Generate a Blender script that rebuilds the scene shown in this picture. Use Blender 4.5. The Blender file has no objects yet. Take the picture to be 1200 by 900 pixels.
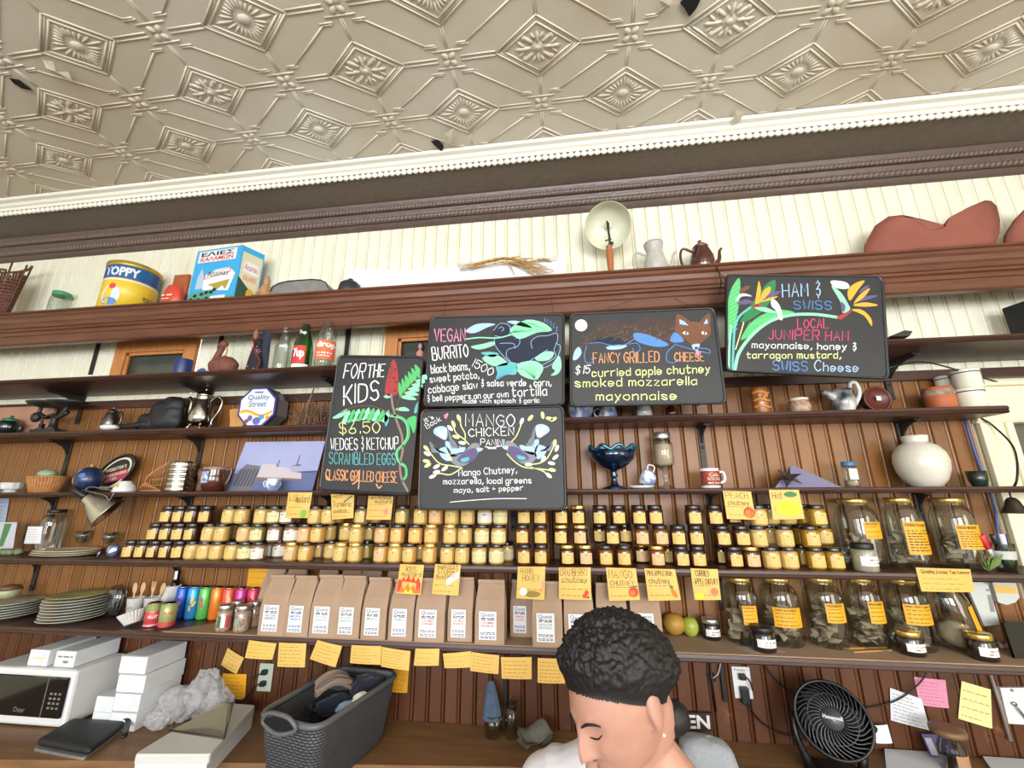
import bpy, bmesh, math, random
from mathutils import Vector, Matrix, noise
random.seed(7)
SC = bpy.context.scene
COL = SC.collection
PI = math.pi
# ------------------------------------------------------------------ camera, light, exposure
CAMY, CAMZ, FPX = -2.1, 1.85, 480.0
def _rot(yaw, pit, rol):
    y, p, r = (math.radians(a) for a in (yaw, pit, rol))
    fwd = Vector((math.sin(y)*math.cos(p), math.cos(y)*math.cos(p), math.sin(p)))
    right = Vector((math.cos(y), -math.sin(y), 0))
    up = right.cross(fwd)
    return right*math.cos(r)+up*math.sin(r), up*math.cos(r)-right*math.sin(r), fwd
CR, CU, CF = _rot(-7.24, 15.09, -0.28)
cam = bpy.data.cameras.new('camera'); co = bpy.data.objects.new('camera', cam); COL.objects.link(co)
cam.sensor_width = 36; cam.lens = 36*FPX/1200; cam.clip_start = .02
m = Matrix((CR, CU, -CF)).transposed().to_4x4(); m.translation = (0, CAMY, CAMZ); co.matrix_world = m
SC.camera = co
SC.view_settings.view_transform = 'Standard'; SC.view_settings.look = 'None'
SC.view_settings.gamma = 1; SC.view_settings.use_curve_mapping = False
SC.view_settings.exposure = 0.0
w = bpy.data.worlds.new('daylight'); SC.world = w; w.use_nodes = True
w.node_tree.nodes['Background'].inputs[0].default_value = (.78, .88, 1, 1)
w.node_tree.nodes['Background'].inputs[1].default_value = 3.0
CEIL = CAMZ+1.79
FRONT = -6.2
XL, XR = -5.4, 3.3
WINDOWS = [(-4.6, -3.0), (-2.5, -.3), (.3, 2.5)]      # openings in the shop front, z .5 to 3.2
def area(name, loc, sx, sy, power, rot, col=(1, 1, 1)):
    l = bpy.data.lights.new(name, 'AREA'); l.shape = 'RECTANGLE'; l.size = sx; l.size_y = sy; l.energy = power; l.color = col
    o = bpy.data.objects.new(name, l); COL.objects.link(o); o.location = loc; o.rotation_euler = rot
    return o
for i, ((a, b), pw) in enumerate(zip(WINDOWS, (24, 140, 222))):
    area('window_daylight', ((a+b)/2, FRONT+.1, 2.3), b-a-.1, 1.7, pw, (PI/2, 0, 0), (.95, .97, 1))
area('window_daylight', (XR-.1, -3.4, 1.9), 1.9, 2.2, 60, (0, PI/2, 0), (1, .98, .94))  # area lamp just inside the right wall, which has no opening

# ------------------------------------------------------------------ picture <-> place helpers
def ray(px, py): return CR*((px-600)/FPX) - CU*((py-450)/FPX) + CF
def W(px, py, y):                       # point of the plane y=const seen at a photo pixel
    d = ray(px, py); t = (y-CAMY)/d.y
    return Vector((d.x*t, y, CAMZ+d.z*t))
def Wz(px, py, z):                      # point of the plane z=const
    d = ray(px, py); t = (z-CAMZ)/d.z
    return Vector((d.x*t, CAMY+d.y*t, z))
def WX(px, y, z):                       # x of a point at (y, z) in photo column px
    q = Vector((0, y-CAMY, z-CAMZ)); k = (px-600)/FPX
    return -(CR.dot(q)-k*CF.dot(q))/(CR.x-k*CF.x)
def proj(p):
    q = Vector(p)-Vector((0, CAMY, CAMZ)); c = CF.dot(q)
    return 600+FPX*CR.dot(q)/c, 450-FPX*CU.dot(q)/c
def turn(r): r.rotation_euler.z = math.atan(-r.location.x/(r.location.y-CAMY))   # face the middle of the room
def fit(x0, x1, yt, y, z, rnd=1):              # x, width and height of a thing standing at depth y on height z
    xm = (x0+x1)/2; X = WX(xm, y, z); by = proj((X, y, z))[1]; my = (by+yt)/2
    a, b = W(x0, my, y), W(x1, my, y)
    return (a.x+b.x)/2, (b.x-a.x)*(math.cos(math.atan(abs(a.x+b.x)/2/(y-CAMY))) if rnd else 1), W(xm, yt, y).z-z

# ------------------------------------------------------------------ materials
def lin(h):
    h = h.lstrip('#'); c = [int(h[i:i+2], 16)/255 for i in (0, 2, 4)]
    return tuple(((v+.055)/1.055)**2.4 if v > .04045 else v/12.92 for v in c)+(1,)
MATS = {}
def mat(key, col='#808080', rough=.5, metal=0, var=0, scale=30, stretch=(1, 1, 1), col2=None, bump=0, bscale=80, coat=0, trans=0, emis=0, detail=4, sheen=0, alpha=1, spec=.5):
    if key in MATS: return MATS[key]
    m = bpy.data.materials.new(key); m.use_nodes = True; MATS[key] = m
    N, L = m.node_tree.nodes, m.node_tree.links; b = N['Principled BSDF']
    b.inputs['Base Color'].default_value = lin(col); b.inputs['Roughness'].default_value = rough; b.inputs['Metallic'].default_value = metal
    b.inputs['Coat Weight'].default_value = coat; b.inputs['Transmission Weight'].default_value = trans
    b.inputs['Sheen Weight'].default_value = sheen; b.inputs['Alpha'].default_value = alpha
    b.inputs['Specular IOR Level'].default_value = spec
    tc = None
    def coord(st):
        nonlocal tc
        tc = tc or N.new('ShaderNodeTexCoord'); mp = N.new('ShaderNodeMapping'); mp.inputs['Scale'].default_value = st
        L.new(tc.outputs['Object'], mp.inputs[0]); return mp.outputs[0]
    if col2:
        nt = N.new('ShaderNodeTexNoise'); nt.inputs['Scale'].default_value = scale; nt.inputs['Detail'].default_value = detail
        L.new(coord(stretch), nt.inputs['Vector'])
        cr = N.new('ShaderNodeValToRGB'); cr.color_ramp.elements[0].position = .5-var/2; cr.color_ramp.elements[1].position = .5+var/2
        cr.color_ramp.elements[0].color = lin(col); cr.color_ramp.elements[1].color = lin(col2)
        L.new(nt.outputs['Fac'], cr.inputs[0]); L.new(cr.outputs[0], b.inputs['Base Color'])
    if bump:
        nb = N.new('ShaderNodeTexNoise'); nb.inputs['Scale'].default_value = bscale; nb.inputs['Detail'].default_value = 3
        L.new(coord(stretch), nb.inputs['Vector'])
        bp = N.new('ShaderNodeBump'); bp.inputs['Strength'].default_value = bump; bp.inputs['Distance'].default_value = .004
        L.new(nb.outputs['Fac'], bp.inputs['Height']); L.new(bp.outputs[0], b.inputs['Normal'])
    return m
def filmmat(key, col='#e8e8e6', a=.5, rough=.3):       # thin cloudy plastic
    m = bpy.data.materials.new(key); m.use_nodes = True; MATS[key] = m
    N, L = m.node_tree.nodes, m.node_tree.links; b = N['Principled BSDF']; b.inputs['Base Color'].default_value = lin(col); b.inputs['Roughness'].default_value = rough
    t = N.new('ShaderNodeBsdfTransparent'); mx = N.new('ShaderNodeMixShader'); lw = N.new('ShaderNodeLayerWeight'); lw.inputs['Blend'].default_value = .4
    ma = N.new('ShaderNodeMath'); ma.operation = 'MULTIPLY_ADD'; ma.inputs[1].default_value = .5; ma.inputs[2].default_value = a*.6; L.new(lw.outputs['Facing'], ma.inputs[0])
    L.new(ma.outputs[0], mx.inputs[0]); L.new(t.outputs[0], mx.inputs[1]); L.new(b.outputs[0], mx.inputs[2]); L.new(mx.outputs[0], N['Material Output'].inputs[0]); return m
def glassmat(key, tint='#ffffff', rough=.03, refl=.06):
    if key in MATS: return MATS[key]
    m = bpy.data.materials.new(key); m.use_nodes = True; MATS[key] = m
    N, L = m.node_tree.nodes, m.node_tree.links; N.remove(N['Principled BSDF'])
    t = N.new('ShaderNodeBsdfTransparent'); t.inputs[0].default_value = lin(tint)
    g = N.new('ShaderNodeBsdfGlossy'); g.inputs['Roughness'].default_value = rough
    lw = N.new('ShaderNodeLayerWeight'); lw.inputs['Blend'].default_value = .35
    ma = N.new('ShaderNodeMath'); ma.operation = 'MULTIPLY_ADD'; ma.inputs[1].default_value = .55; ma.inputs[2].default_value = refl
    L.new(lw.outputs['Facing'], ma.inputs[0])
    mx = N.new('ShaderNodeMixShader'); L.new(ma.outputs[0], mx.inputs[0]); L.new(t.outputs[0], mx.inputs[1]); L.new(g.outputs[0], mx.inputs[2])
    L.new(mx.outputs[0], N['Material Output'].inputs[0])
    return m

# ------------------------------------------------------------------ mesh builder
class MB:
    def __init__(s): s.v = []; s.f = []; s.m = []; s.sm = []; s.ch = []
    def add(s, vs, fs, smooth=False, mi=0):
        o = len(s.v); s.v += [Vector(v) for v in vs]; s.ch.append((o, len(s.f)))
        for f in fs: s.f.append([i+o for i in f]); s.m.append(mi); s.sm.append(smooth)
        return s
    def box(s, cx, cy, cz, sx, sy, sz, rz=0, mi=0, bev=0):
        x, y, z = sx/2, sy/2, sz/2
        if bev:
            b = min(bev, x*.9, y*.9, z*.9); vs = []; fs = []
            bm = bmesh.new(); bmesh.ops.create_cube(bm, size=1)
            for v in bm.verts: v.co = (v.co.x*sx, v.co.y*sy, v.co.z*sz)
            bmesh.ops.bevel(bm, geom=bm.edges[:], offset=b, segments=2, affect='EDGES', profile=.5)
            bm.verts.index_update(); vs = [v.co.copy() for v in bm.verts]; fs = [[v.index for v in f.verts] for f in bm.faces]; bm.free()
        else:
            vs = [Vector((a, b, c)) for c in (-z, z) for b in (-y, y) for a in (-x, x)]
            fs = [(0, 2, 3, 1), (4, 5, 7, 6), (0, 1, 5, 4), (2, 6, 7, 3), (0, 4, 6, 2), (1, 3, 7, 5)]
        c, n = math.cos(rz), math.sin(rz)
        return s.add([(cx+v.x*c-v.y*n, cy+v.x*n+v.y*c, cz+v.z) for v in vs], fs, False, mi)
    def lathe(s, prof, n=24, at=(0, 0, 0), M=None, smooth=True, mi=0, sx=1, sy=1, cap=True, a0=0, a1=2*PI):
        full = abs(a1-a0-2*PI) < 1e-6; k = n if full else n+1; vs = []; fs = []
        for r, z in prof:
            for i in range(k):
                a = a0+(a1-a0)*i/n; vs.append(Vector((r*math.cos(a)*sx, r*math.sin(a)*sy, z)))
        for j in range(len(prof)-1):
            for i in range(n):
                p, q = j*k+i, j*k+(i+1) % k; fs.append((p, q, q+k, p+k))
        if cap and full:
            if prof[0][0] > 1e-5: fs.append(tuple(range(k))[::-1])
            if prof[-1][0] > 1e-5: fs.append(tuple(range((len(prof)-1)*k, len(prof)*k)))
        if M: vs = [M @ v for v in vs]
        A = Vector(at)
        return s.add([v+A for v in vs], fs, smooth, mi)
    def tube(s, pts, r, n=8, closed=False, smooth=True, mi=0, sub=0, flat=1):
        P = [Vector(p) for p in pts]
        if sub: P = catmull(P, sub, closed)
        R = r if isinstance(r, (list, tuple)) else [r]*len(P)
        if len(R) != len(P): R = [R[min(int(i*(len(R)-1)/max(len(P)-1, 1)), len(R)-2)]*(1-(i*(len(R)-1)/max(len(P)-1, 1)) % 1)+R[min(int(i*(len(R)-1)/max(len(P)-1, 1))+1, len(R)-1)]*((i*(len(R)-1)/max(len(P)-1, 1)) % 1) if i < len(P)-1 else R[-1] for i in range(len(P))]
        vs = []; fs = []; up = None; N = len(P)
        for i, p in enumerate(P):
            if closed: t = P[(i+1) % N]-P[i-1]
            else: t = P[min(i+1, N-1)]-P[max(i-1, 0)]
            t = t.normalized() if t.length > 1e-9 else Vector((0, 0, 1))
            if up is None: up = Vector((0, 0, 1)) if abs(t.z) < .9 else Vector((1, 0, 0))
            u = (up-t*up.dot(t)); u = u.normalized() if u.length > 1e-6 else t.orthogonal().normalized(); up = u; v = t.cross(u)
            for k in range(n):
                a = 2*PI*k/n; vs.append(p+(u*math.cos(a)*flat+v*math.sin(a))*R[i])
        for i in range(N if closed else N-1):
            for k in range(n):
                a, b = i*n+k, i*n+(k+1) % n; c = ((i+1) % N)*n
                fs.append((a, b, c+(k+1) % n, c+k))
        if not closed: fs += [tuple(range(n))[::-1], tuple(range((N-1)*n, N*n))]
        return s.add(vs, fs, smooth, mi)
    def ball(s, c, rx, ry=None, rz=None, n=16, m=10, M=None, mi=0, fn=None):
        ry = ry or rx; rz = rz or rx; vs = []; fs = []
        for j in range(m+1):
            t = PI*j/m
            for i in range(n):
                a = 2*PI*i/n; d = Vector((math.sin(t)*math.cos(a), math.sin(t)*math.sin(a), -math.cos(t)))
                k = fn(d) if fn else 1
                vs.append(Vector((d.x*rx*k, d.y*ry*k, d.z*rz*k)))
        for j in range(m):
            for i in range(n):
                a, b = j*n+i, j*n+(i+1) % n; fs.append((a, b, b+n, a+n))
        if M: vs = [M @ v for v in vs]
        A = Vector(c); return s.add([v+A for v in vs], fs, True, mi)
    def prism(s, poly, d, mi=0, smooth=False):       # poly: list of Vector (planar), d: extrusion vector
        P = [Vector(p) for p in poly]; d = Vector(d); n = len(P)
        return s.add(P+[p+d for p in P], [tuple(range(n))[::-1], tuple(range(n, 2*n))]+[(i, (i+1) % n, n+(i+1) % n, n+i) for i in range(n)], smooth, mi)
    def extr(s, prof, x0, x1, smooth=False, mi=0):   # profile of (y,z) swept along x
        n = len(prof)
        return s.add([(x0, y, z) for y, z in prof]+[(x1, y, z) for y, z in prof], [(i, i+1, n+i+1, n+i) for i in range(n-1)], smooth, mi)
    def sheet(s, fn, nu, nv, mi=0, smooth=True):
        vs = [fn(i/nu, j/nv) for j in range(nv+1) for i in range(nu+1)]
        return s.add(vs, [(j*(nu+1)+i, j*(nu+1)+i+1, (j+1)*(nu+1)+i+1, (j+1)*(nu+1)+i) for j in range(nv) for i in range(nu)], smooth, mi)
    def xf(s, M):
        s.v = [M @ v for v in s.v]; return s
    def build(s, name, mats, parent=None, origin=None, fix=True):
        me = bpy.data.meshes.new(name); O = Vector(origin) if origin is not None else Vector((0, 0, 0))
        me.from_pydata([tuple(v-O) for v in s.v], [], s.f)
        for p, k, sm in zip(me.polygons, s.m, s.sm): p.material_index = k; p.use_smooth = sm
        for q in (mats if isinstance(mats, (list, tuple)) else [mats]): me.materials.append(q)
        if fix:
            bm = bmesh.new(); bm.from_mesh(me); bmesh.ops.recalc_face_normals(bm, faces=bm.faces[:]); bm.to_mesh(me); bm.free()
        o = bpy.data.objects.new(name, me); COL.objects.link(o)
        if parent: o.parent = parent
        elif origin is not None: o.location = O
        return o
def catmull(P, sub, closed=False):
    n = len(P); out = []
    for i in range(n if closed else n-1):
        p0 = P[i-1] if (closed or i > 0) else P[0]*2-P[1]
        p1, p2 = P[i], P[(i+1) % n]
        p3 = P[(i+2) % n] if (closed or i+2 < n) else P[-1]*2-P[-2]
        for k in range(sub):
            t = k/sub; out.append(.5*((2*p1)+(p2-p0)*t+(2*p0-5*p1+4*p2-p3)*t*t+(3*p1-p0-3*p2+p3)*t**3))
    if not closed: out.append(P[-1].copy())
    return out
def clusters(mb, gap=.018):             # the separate pieces of a drawing, each its own mesh
    E = mb.ch[1:]+[(len(mb.v), len(mb.f))]; B = []
    for (v0, f0), (v1, f1) in zip(mb.ch, E):
        q = mb.v[v0:v1]; B.append(([min(p[i] for p in q) for i in range(3)], [max(p[i] for p in q) for i in range(3)]))
    par = list(range(len(B)))
    def fd(i):
        while par[i] != i: par[i] = par[par[i]]; i = par[i]
        return i
    for i in range(len(B)):
        for j in range(i):
            if fd(i) != fd(j) and sum(max(0, B[i][0][k]-B[j][1][k], B[j][0][k]-B[i][1][k])**2 for k in range(3)) <= gap*gap: par[fd(i)] = fd(j)
    out = {}
    for i, ((v0, f0), (v1, f1)) in enumerate(zip(mb.ch, E)):
        t = out.setdefault(fd(i), MB()); t.add(mb.v[v0:v1], [[a-v0 for a in f] for f in mb.f[f0:f1]])
    return list(out.values())
def tag(o, label, cat, group=None):
    o['label'] = label; o['category'] = cat
    if group: o['group'] = group
    return o
def struct(o): o['kind'] = 'structure'; return o
def root(name, label, cat, loc, rz=0, group=None):
    o = bpy.data.objects.new(name, None); COL.objects.link(o); o.location = loc; o.rotation_euler = (0, 0, rz); o.empty_display_size = .02
    return tag(o, label, cat, group)
def dup(o, loc, label, group=None, rz=0):           # copy of a thing with its parts and their sub-parts
    r = o.copy(); COL.objects.link(r); r.location = loc; r.rotation_euler = (0, 0, rz); r['label'] = label
    if group: r['group'] = group
    for ch in o.children:
        c = ch.copy(); COL.objects.link(c); c.parent = r
        for g in ch.children:
            d = g.copy(); COL.objects.link(d); d.parent = c
    return r
def one(name, label, cat, mb, m, group=None, loc=None, rz=0):   # a thing that is a single mesh; loc: where its local shape goes
    if loc is None:
        lo = [min(v[i] for v in mb.v) for i in range(3)]; hi = [max(v[i] for v in mb.v) for i in range(3)]
        o = mb.build(name, m, None, ((lo[0]+hi[0])/2, (lo[1]+hi[1])/2, lo[2]))
    else:
        o = mb.build(name, m); o.location = loc; o.rotation_euler = (0, 0, rz)
    return tag(o, label, cat, group)

# ------------------------------------------------------------------ handwriting and printed letters
G = dict(A='002640|1232', B='0006|~06363303|~03434000', C='~452604022041', D='0006|~06454100', E='46060040|0333', F='460600|0333', G='~452604022041|414323', H='0006|4046|0343',
 I='0006', J='~3633312001', K='0006|4602|1340', L='060040', M='0006224640', N='00064046', O='~26040220424426', P='0006|~06464303', Q='~26040220424426|3140', R='0006|~06464303|2340',
 S='~4526051333412001', T='0646|2620', U='~0602204246', V='062046', W='0610233046', X='0640|4600', Y='062346|2320', Z='06460040',
 a='~332403011031|3430', b='0600|~0324322001', c='~331403011031', d='3630|~331403011031', e='~0232331403011031', f='~36261510|0434', g='~331403011031|~34313a1a0b', h='0600|~03243330',
 i='0400|0506', j='~242a0a|2526', k='0600|3401|1230', l='0600', m='0400|~03142320|~23344340', n='0400|~03243330', o='~24030120313324', p='040a|~0324322001', q='~331403011031|343a',
 r='0400|~032434', s='~331403312001', t='~16112031|0434', u='~0401102031|3430', v='041034', w='0410233044', x='0430|3400', y='0420|340a', z='04340030')
G.update({'0': '~26040220424426', '1': '2620', '2': '~0526453300|0040', '3': '~0526453323412001', '4': '360242|3630', '5': '460603|~0324422001', '6': '~36130120413302', '7': '064610', '8': '~2305264523012041 23', '9': '~4326043443|4320',
 '$': '~4526051333412001|272b', '&': '~163624133331201 1|2726|202b', ',': '110b', '.': '1011', "'": '1615', '-': '0333', '+': '0333|1512', '!': '1612|1011'})
def gl(c):
    out = []
    for st in G.get(c, '').replace(' ', '').split('|'):
        if not st: continue
        sm = st[0] == '~'; st = st.lstrip('~')
        pts = [Vector((int(st[i]), {'a': -2, 'b': -1}.get(st[i+1], 0) if st[i+1] in 'ab' else int(st[i+1]), 0)) for i in range(0, len(st)-1, 2)]
        if sm and len(pts) > 2: pts = catmull(pts, 4)
        out.append(pts)
    return out
def ribbon(mb, P, w, d, mi=0):          # flat stroke on a plane facing -y, d = how far proud
    if len(P) < 2: return
    L = []
    for i, p in enumerate(P):
        t = P[min(i+1, len(P)-1)]-P[max(i-1, 0)]; t.y = 0
        t = t.normalized() if t.length > 1e-9 else Vector((1, 0, 0)); L.append(Vector((-t.z, 0, t.x)))
    e0 = (P[0]-P[1]).normalized()*w*.4; e1 = (P[-1]-P[-2]).normalized()*w*.4
    Q = [P[0]+e0]+list(P)+[P[-1]+e1]; L = [L[0]*.5]+L+[L[-1]*.5]
    vs = []
    for q, l in zip(Q, L):
        for sgn in (-1, 1): vs.append((q.x+l.x*w/2*sgn, q.y-d, q.z+l.z*w/2*sgn))
    mb.add(vs, [(2*i, 2*i+1, 2*i+3, 2*i+2) for i in range(len(Q)-1)], False, mi)
def ptext(mb, s, p0, p1, h, y, w=.0035, d=.0012, lean=0, mi=0, jit=.13, capk=1.0):
    """hand lettering between two photo points, cap height h (photo pixels), on the plane y"""
    a, b = Vector((p0[0], p0[1], 0)), Vector((p1[0], p1[1], 0)); u = b-a; U = u.normalized(); V = Vector((U.y, -U.x, 0)); V = (V+U*lean)
    adv = []; x = 0
    for c in s:
        if c == ' ': adv.append((x, 0)); x += 2.6; continue
        g = gl(c); wd = max([p.x for st in g for p in st] or [1]); adv.append((x, wd)); x += wd+1.7
    k = u.length/max(x-1.7, 1)
    for c, (x0, wd) in zip(s, adv):
        if c == ' ': continue
        kk = random.uniform(.94, 1.06)*(capk if c.isupper() else 1); dy = random.uniform(-.3, .3)*jit*2
        for st in gl(c):
            P = []
            for q in st:
                px = a+U*((q.x+x0)*k)+V*((q.y*kk+dy)*h/6); P.append(W(px.x, px.y, y))
            ribbon(mb, P, w*random.uniform(.85, 1.15), d, mi)
def pline(mb, pts, w, y, d=.001, sub=4, mi=0, closed=False):
    P = [W(p[0], p[1], y) for p in pts]
    if sub and len(P) > 2: P = catmull(P, sub, closed)
    if closed: P.append(P[0])
    ribbon(mb, P, w, d, mi)
def ppoly(mb, pts, y, d=.0008, sub=3, mi=0):
    P = [W(p[0], p[1], y) for p in pts]
    if sub and len(P) > 2: P = catmull(P, sub, True)
    c = sum(P, Vector())/len(P); n = len(P)
    mb.add([(p.x, p.y-d, p.z) for p in P], [tuple(range(n))], False, mi)
def pell(mb, cx, cy, rx, ry, rot, y, d=.0008, mi=0, n=14):
    c, s = math.cos(rot), math.sin(rot)
    ppoly(mb, [(cx+rx*math.cos(2*PI*i/n)*c-ry*math.sin(2*PI*i/n)*s, cy+rx*math.cos(2*PI*i/n)*s+ry*math.sin(2*PI*i/n)*c) for i in range(n)], y, d, 0, mi)
_fc = {}
def ftext(s, bold=0.0):
    if (s, bold) in _fc: return _fc[(s, bold)]
    cu = bpy.data.curves.new('t', 'FONT'); cu.body = s; cu.resolution_u = 2; cu.offset = bold
    o = bpy.data.objects.new('t', cu); COL.objects.link(o); bpy.context.view_layer.update()
    me = bpy.data.meshes.new_from_object(o.evaluated_get(bpy.context.evaluated_depsgraph_get()))
    vs = [v.co.copy() for v in me.vertices]; fs = [tuple(p.vertices) for p in me.polygons]
    bpy.data.objects.remove(o); bpy.data.curves.remove(cu); bpy.data.meshes.remove(me)
    if vs:
        x0, x1 = min(v.x for v in vs), max(v.x for v in vs); y0, y1 = min(v.y for v in vs), max(v.y for v in vs)
    else: x0, x1, y0, y1 = 0, 1, 0, 1
    _fc[(s, bold)] = ([((v.x-x0)/max(x1-x0, 1e-6), (v.y-y0)/max(y1-y0, 1e-6)) for v in vs], fs, (x1-x0)/max(y1-y0, 1e-6))
    return _fc[(s, bold)]
def fput(mb, s, mp, u0, u1, v0, v1, mi=0, bold=0.0):   # printed text into the box u0..u1, v0..v1 of a surface map mp(u,v)
    uv, fs, _ = ftext(s, bold)
    mb.add([mp(u0+(u1-u0)*u, v0+(v1-v0)*v) for u, v in uv], fs, False, mi)
def bars(mb, mp, u0, u1, v, hgt, mi=0, words=4):         # a line of print too small to read
    n = words; x = u0
    ws = [random.uniform(.5, 1.5) for _ in range(n)]; t = sum(ws)+.35*(n-1)
    for q in ws:
        a, b = x, x+(u1-u0)*q/t
        mb.add([mp(a, v), mp(b, v), mp(b, v+hgt), mp(a, v+hgt)], [(0, 1, 2, 3)], False, mi); x = b+(u1-u0)*.35/t
def qmap(TL, TR, BR, BL, d=.0008, bow=0):
    n = (TR-TL).cross(BL-TL).normalized()
    if n.y > 0: n = -n
    return lambda u, v: BL*(1-u)*(1-v)+BR*u*(1-v)+TR*u*v+TL*(1-u)*v+n*(d+bow*4*u*(1-u))
def cmap(r, a0, a1, z0, z1, c=(0, 0, 0), d=.0005, sx=1, sy=1):   # cylinder patch, u along angle left to right as seen from -y
    C = Vector(c)
    return lambda u, v: C+Vector(((r+d)*math.cos(a0+(a1-a0)*u)*sx, (r+d)*math.sin(a0+(a1-a0)*u)*sy, z0+(z1-z0)*v))
# ------------------------------------------------------------------ room shell
def nodes_board(key, c1, c2, dark, rough, wear=None, bw=.0727, off=0.0):
    m = bpy.data.materials.new(key); m.use_nodes = True; MATS[key] = m
    N, L = m.node_tree.nodes, m.node_tree.links; b = N['Principled BSDF']; b.inputs['Roughness'].default_value = rough
    tc = N.new('ShaderNodeTexCoord'); sp = N.new('ShaderNodeSeparateXYZ'); L.new(tc.outputs['Object'], sp.inputs[0])
    dv = N.new('ShaderNodeMath'); dv.operation = 'DIVIDE'; dv.inputs[1].default_value = bw; L.new(sp.outputs[0], dv.inputs[0])
    fl = N.new('ShaderNodeMath'); fl.operation = 'FLOOR'; L.new(dv.outputs[0], fl.inputs[0])
    wn = N.new('ShaderNodeTexWhiteNoise'); wn.noise_dimensions = '1D'; L.new(fl.outputs[0], wn.inputs['W'])
    mp = N.new('ShaderNodeMapping'); mp.inputs['Scale'].default_value = (60, 60, 3); L.new(tc.outputs['Object'], mp.inputs[0])
    gr = N.new('ShaderNodeTexNoise'); gr.inputs['Scale'].default_value = 1; gr.inputs['Detail'].default_value = 5; L.new(mp.outputs[0], gr.inputs['Vector'])
    mx = N.new('ShaderNodeMix'); mx.data_type = 'RGBA'; mx.inputs[6].default_value = lin(c1); mx.inputs[7].default_value = lin(c2)
    ad = N.new('ShaderNodeMath'); ad.operation = 'MULTIPLY_ADD'; ad.inputs[1].default_value = .6; L.new(wn.outputs[0], ad.inputs[0])
    m2 = N.new('ShaderNodeMath'); m2.operation = 'MULTIPLY'; m2.inputs[1].default_value = .4; L.new(gr.outputs[0], m2.inputs[0]); L.new(m2.outputs[0], ad.inputs[2])
    L.new(ad.outputs[0], mx.inputs[0]); out = mx.outputs[2]
    nz = N.new('ShaderNodeTexNoise'); nz.inputs['Scale'].default_value = 9 if wear else 4; nz.inputs['Detail'].default_value = 8; nz.inputs['Roughness'].default_value = .75
    L.new(tc.outputs['Object'], nz.inputs['Vector'])
    cr = N.new('ShaderNodeValToRGB'); cr.color_ramp.elements[0].position = .58 if wear else .45; cr.color_ramp.elements[1].position = .68 if wear else .75
    L.new(nz.outputs[0], cr.inputs[0])
    m3 = N.new('ShaderNodeMix'); m3.data_type = 'RGBA'; m3.inputs[7].default_value = lin(wear or dark)
    k = N.new('ShaderNodeMath'); k.operation = 'MULTIPLY'; k.inputs[1].default_value = .5; L.new(cr.outputs[0], k.inputs[0]); L.new(k.outputs[0], m3.inputs[0])
    L.new(out, m3.inputs[6]); L.new(m3.outputs[2], b.inputs['Base Color'])
    return m
M_cream = nodes_board('cream_board', '#e6e2cb', '#edead7', '#d5cfb4', .5)
M_bead = nodes_board('varnished_board', '#74491f', '#905f30', '#4f3016', .4)
M_worn_dimmed = nodes_board('worn_dimmed_board', '#482712', '#63381c', '#63381c', .42, wear='#9a683c')  # darker base colour carries the dimmer light low down; scratches are real wear
M_creamflat = mat('cream_paint', '#e6e0be', .5)
M_plaster = mat('plaster', '#cfc9b8', .8)
M_shelf = mat('shelf_wood', '#36201a', .38, var=.5, scale=6, stretch=(1, 9, 9), col2='#4b2e24')
M_corn = mat('cornice_wood', '#53301f', .36, var=.5, scale=5, stretch=(1, 12, 12), col2='#6e4432')
M_crown = mat('crown_brown', '#55453f', .32, var=.6, scale=20, col2='#63524b', bump=.5, bscale=60)
M_soffit = mat('soffit_brown', '#564a40', .45, var=.6, scale=30, col2='#65584d', bump=1, bscale=70)
M_white = mat('white_moulding', '#e9e6d8', .5)
M_tin = mat('pressed_tin', '#c8bca6', .42, var=.34, scale=1.5, col2='#d8d2c3', detail=6, bump=.06, bscale=18)
M_iron = mat('black_iron', '#1b1917', .5, var=.4, scale=40, col2='#2a2623')
M_dark = mat('void_dark', '#12100e', .8)

def shell(name, cx, cy, cz, sx, sy, sz, m):
    return struct(MB().box(cx, cy, cz, sx, sy, sz).build(name, m))
M_floor = mat('floor_boards', '#5b4230', .5, var=.6, scale=3, stretch=(12, 1, 1), col2='#6e523c')
shell('floor', (XL+XR)/2, FRONT/2, -.05, XR-XL, -FRONT+.4, .1, M_floor)
shell('wall_left', XL-.1, FRONT/2, CEIL/2, .2, -FRONT+.4, CEIL, M_creamflat)
shell('wall_right', XR+.1, FRONT/2, CEIL/2, .2, -FRONT+.4, CEIL, M_creamflat)
mb = MB(); xs = [XL]+[v for ab in WINDOWS for v in ab]+[XR]
for i in range(0, len(xs), 2): mb.box((xs[i]+xs[i+1])/2, FRONT-.1, CEIL/2, xs[i+1]-xs[i], .2, CEIL)
for a, b in WINDOWS:
    mb.box((a+b)/2, FRONT-.1, .25, b-a, .2, .5); mb.box((a+b)/2, FRONT-.1, (3.2+CEIL)/2, b-a, .2, CEIL-3.2)
struct(mb.build('wall_front', M_creamflat))
for i, (a, b) in enumerate(WINDOWS):
    mb = MB()
    for x in (a+.03, (a+b)/2, b-.03): mb.box(x, FRONT-.1, 1.85, .06, .08, 2.7)
    for z in (.53, 2.45, 3.17): mb.box((a+b)/2, FRONT-.1, z, b-a, .08, .06)
    struct(mb.build('window_%d' % (i+4), mat('dark_paint', '#3a332c', .5)))

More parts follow.
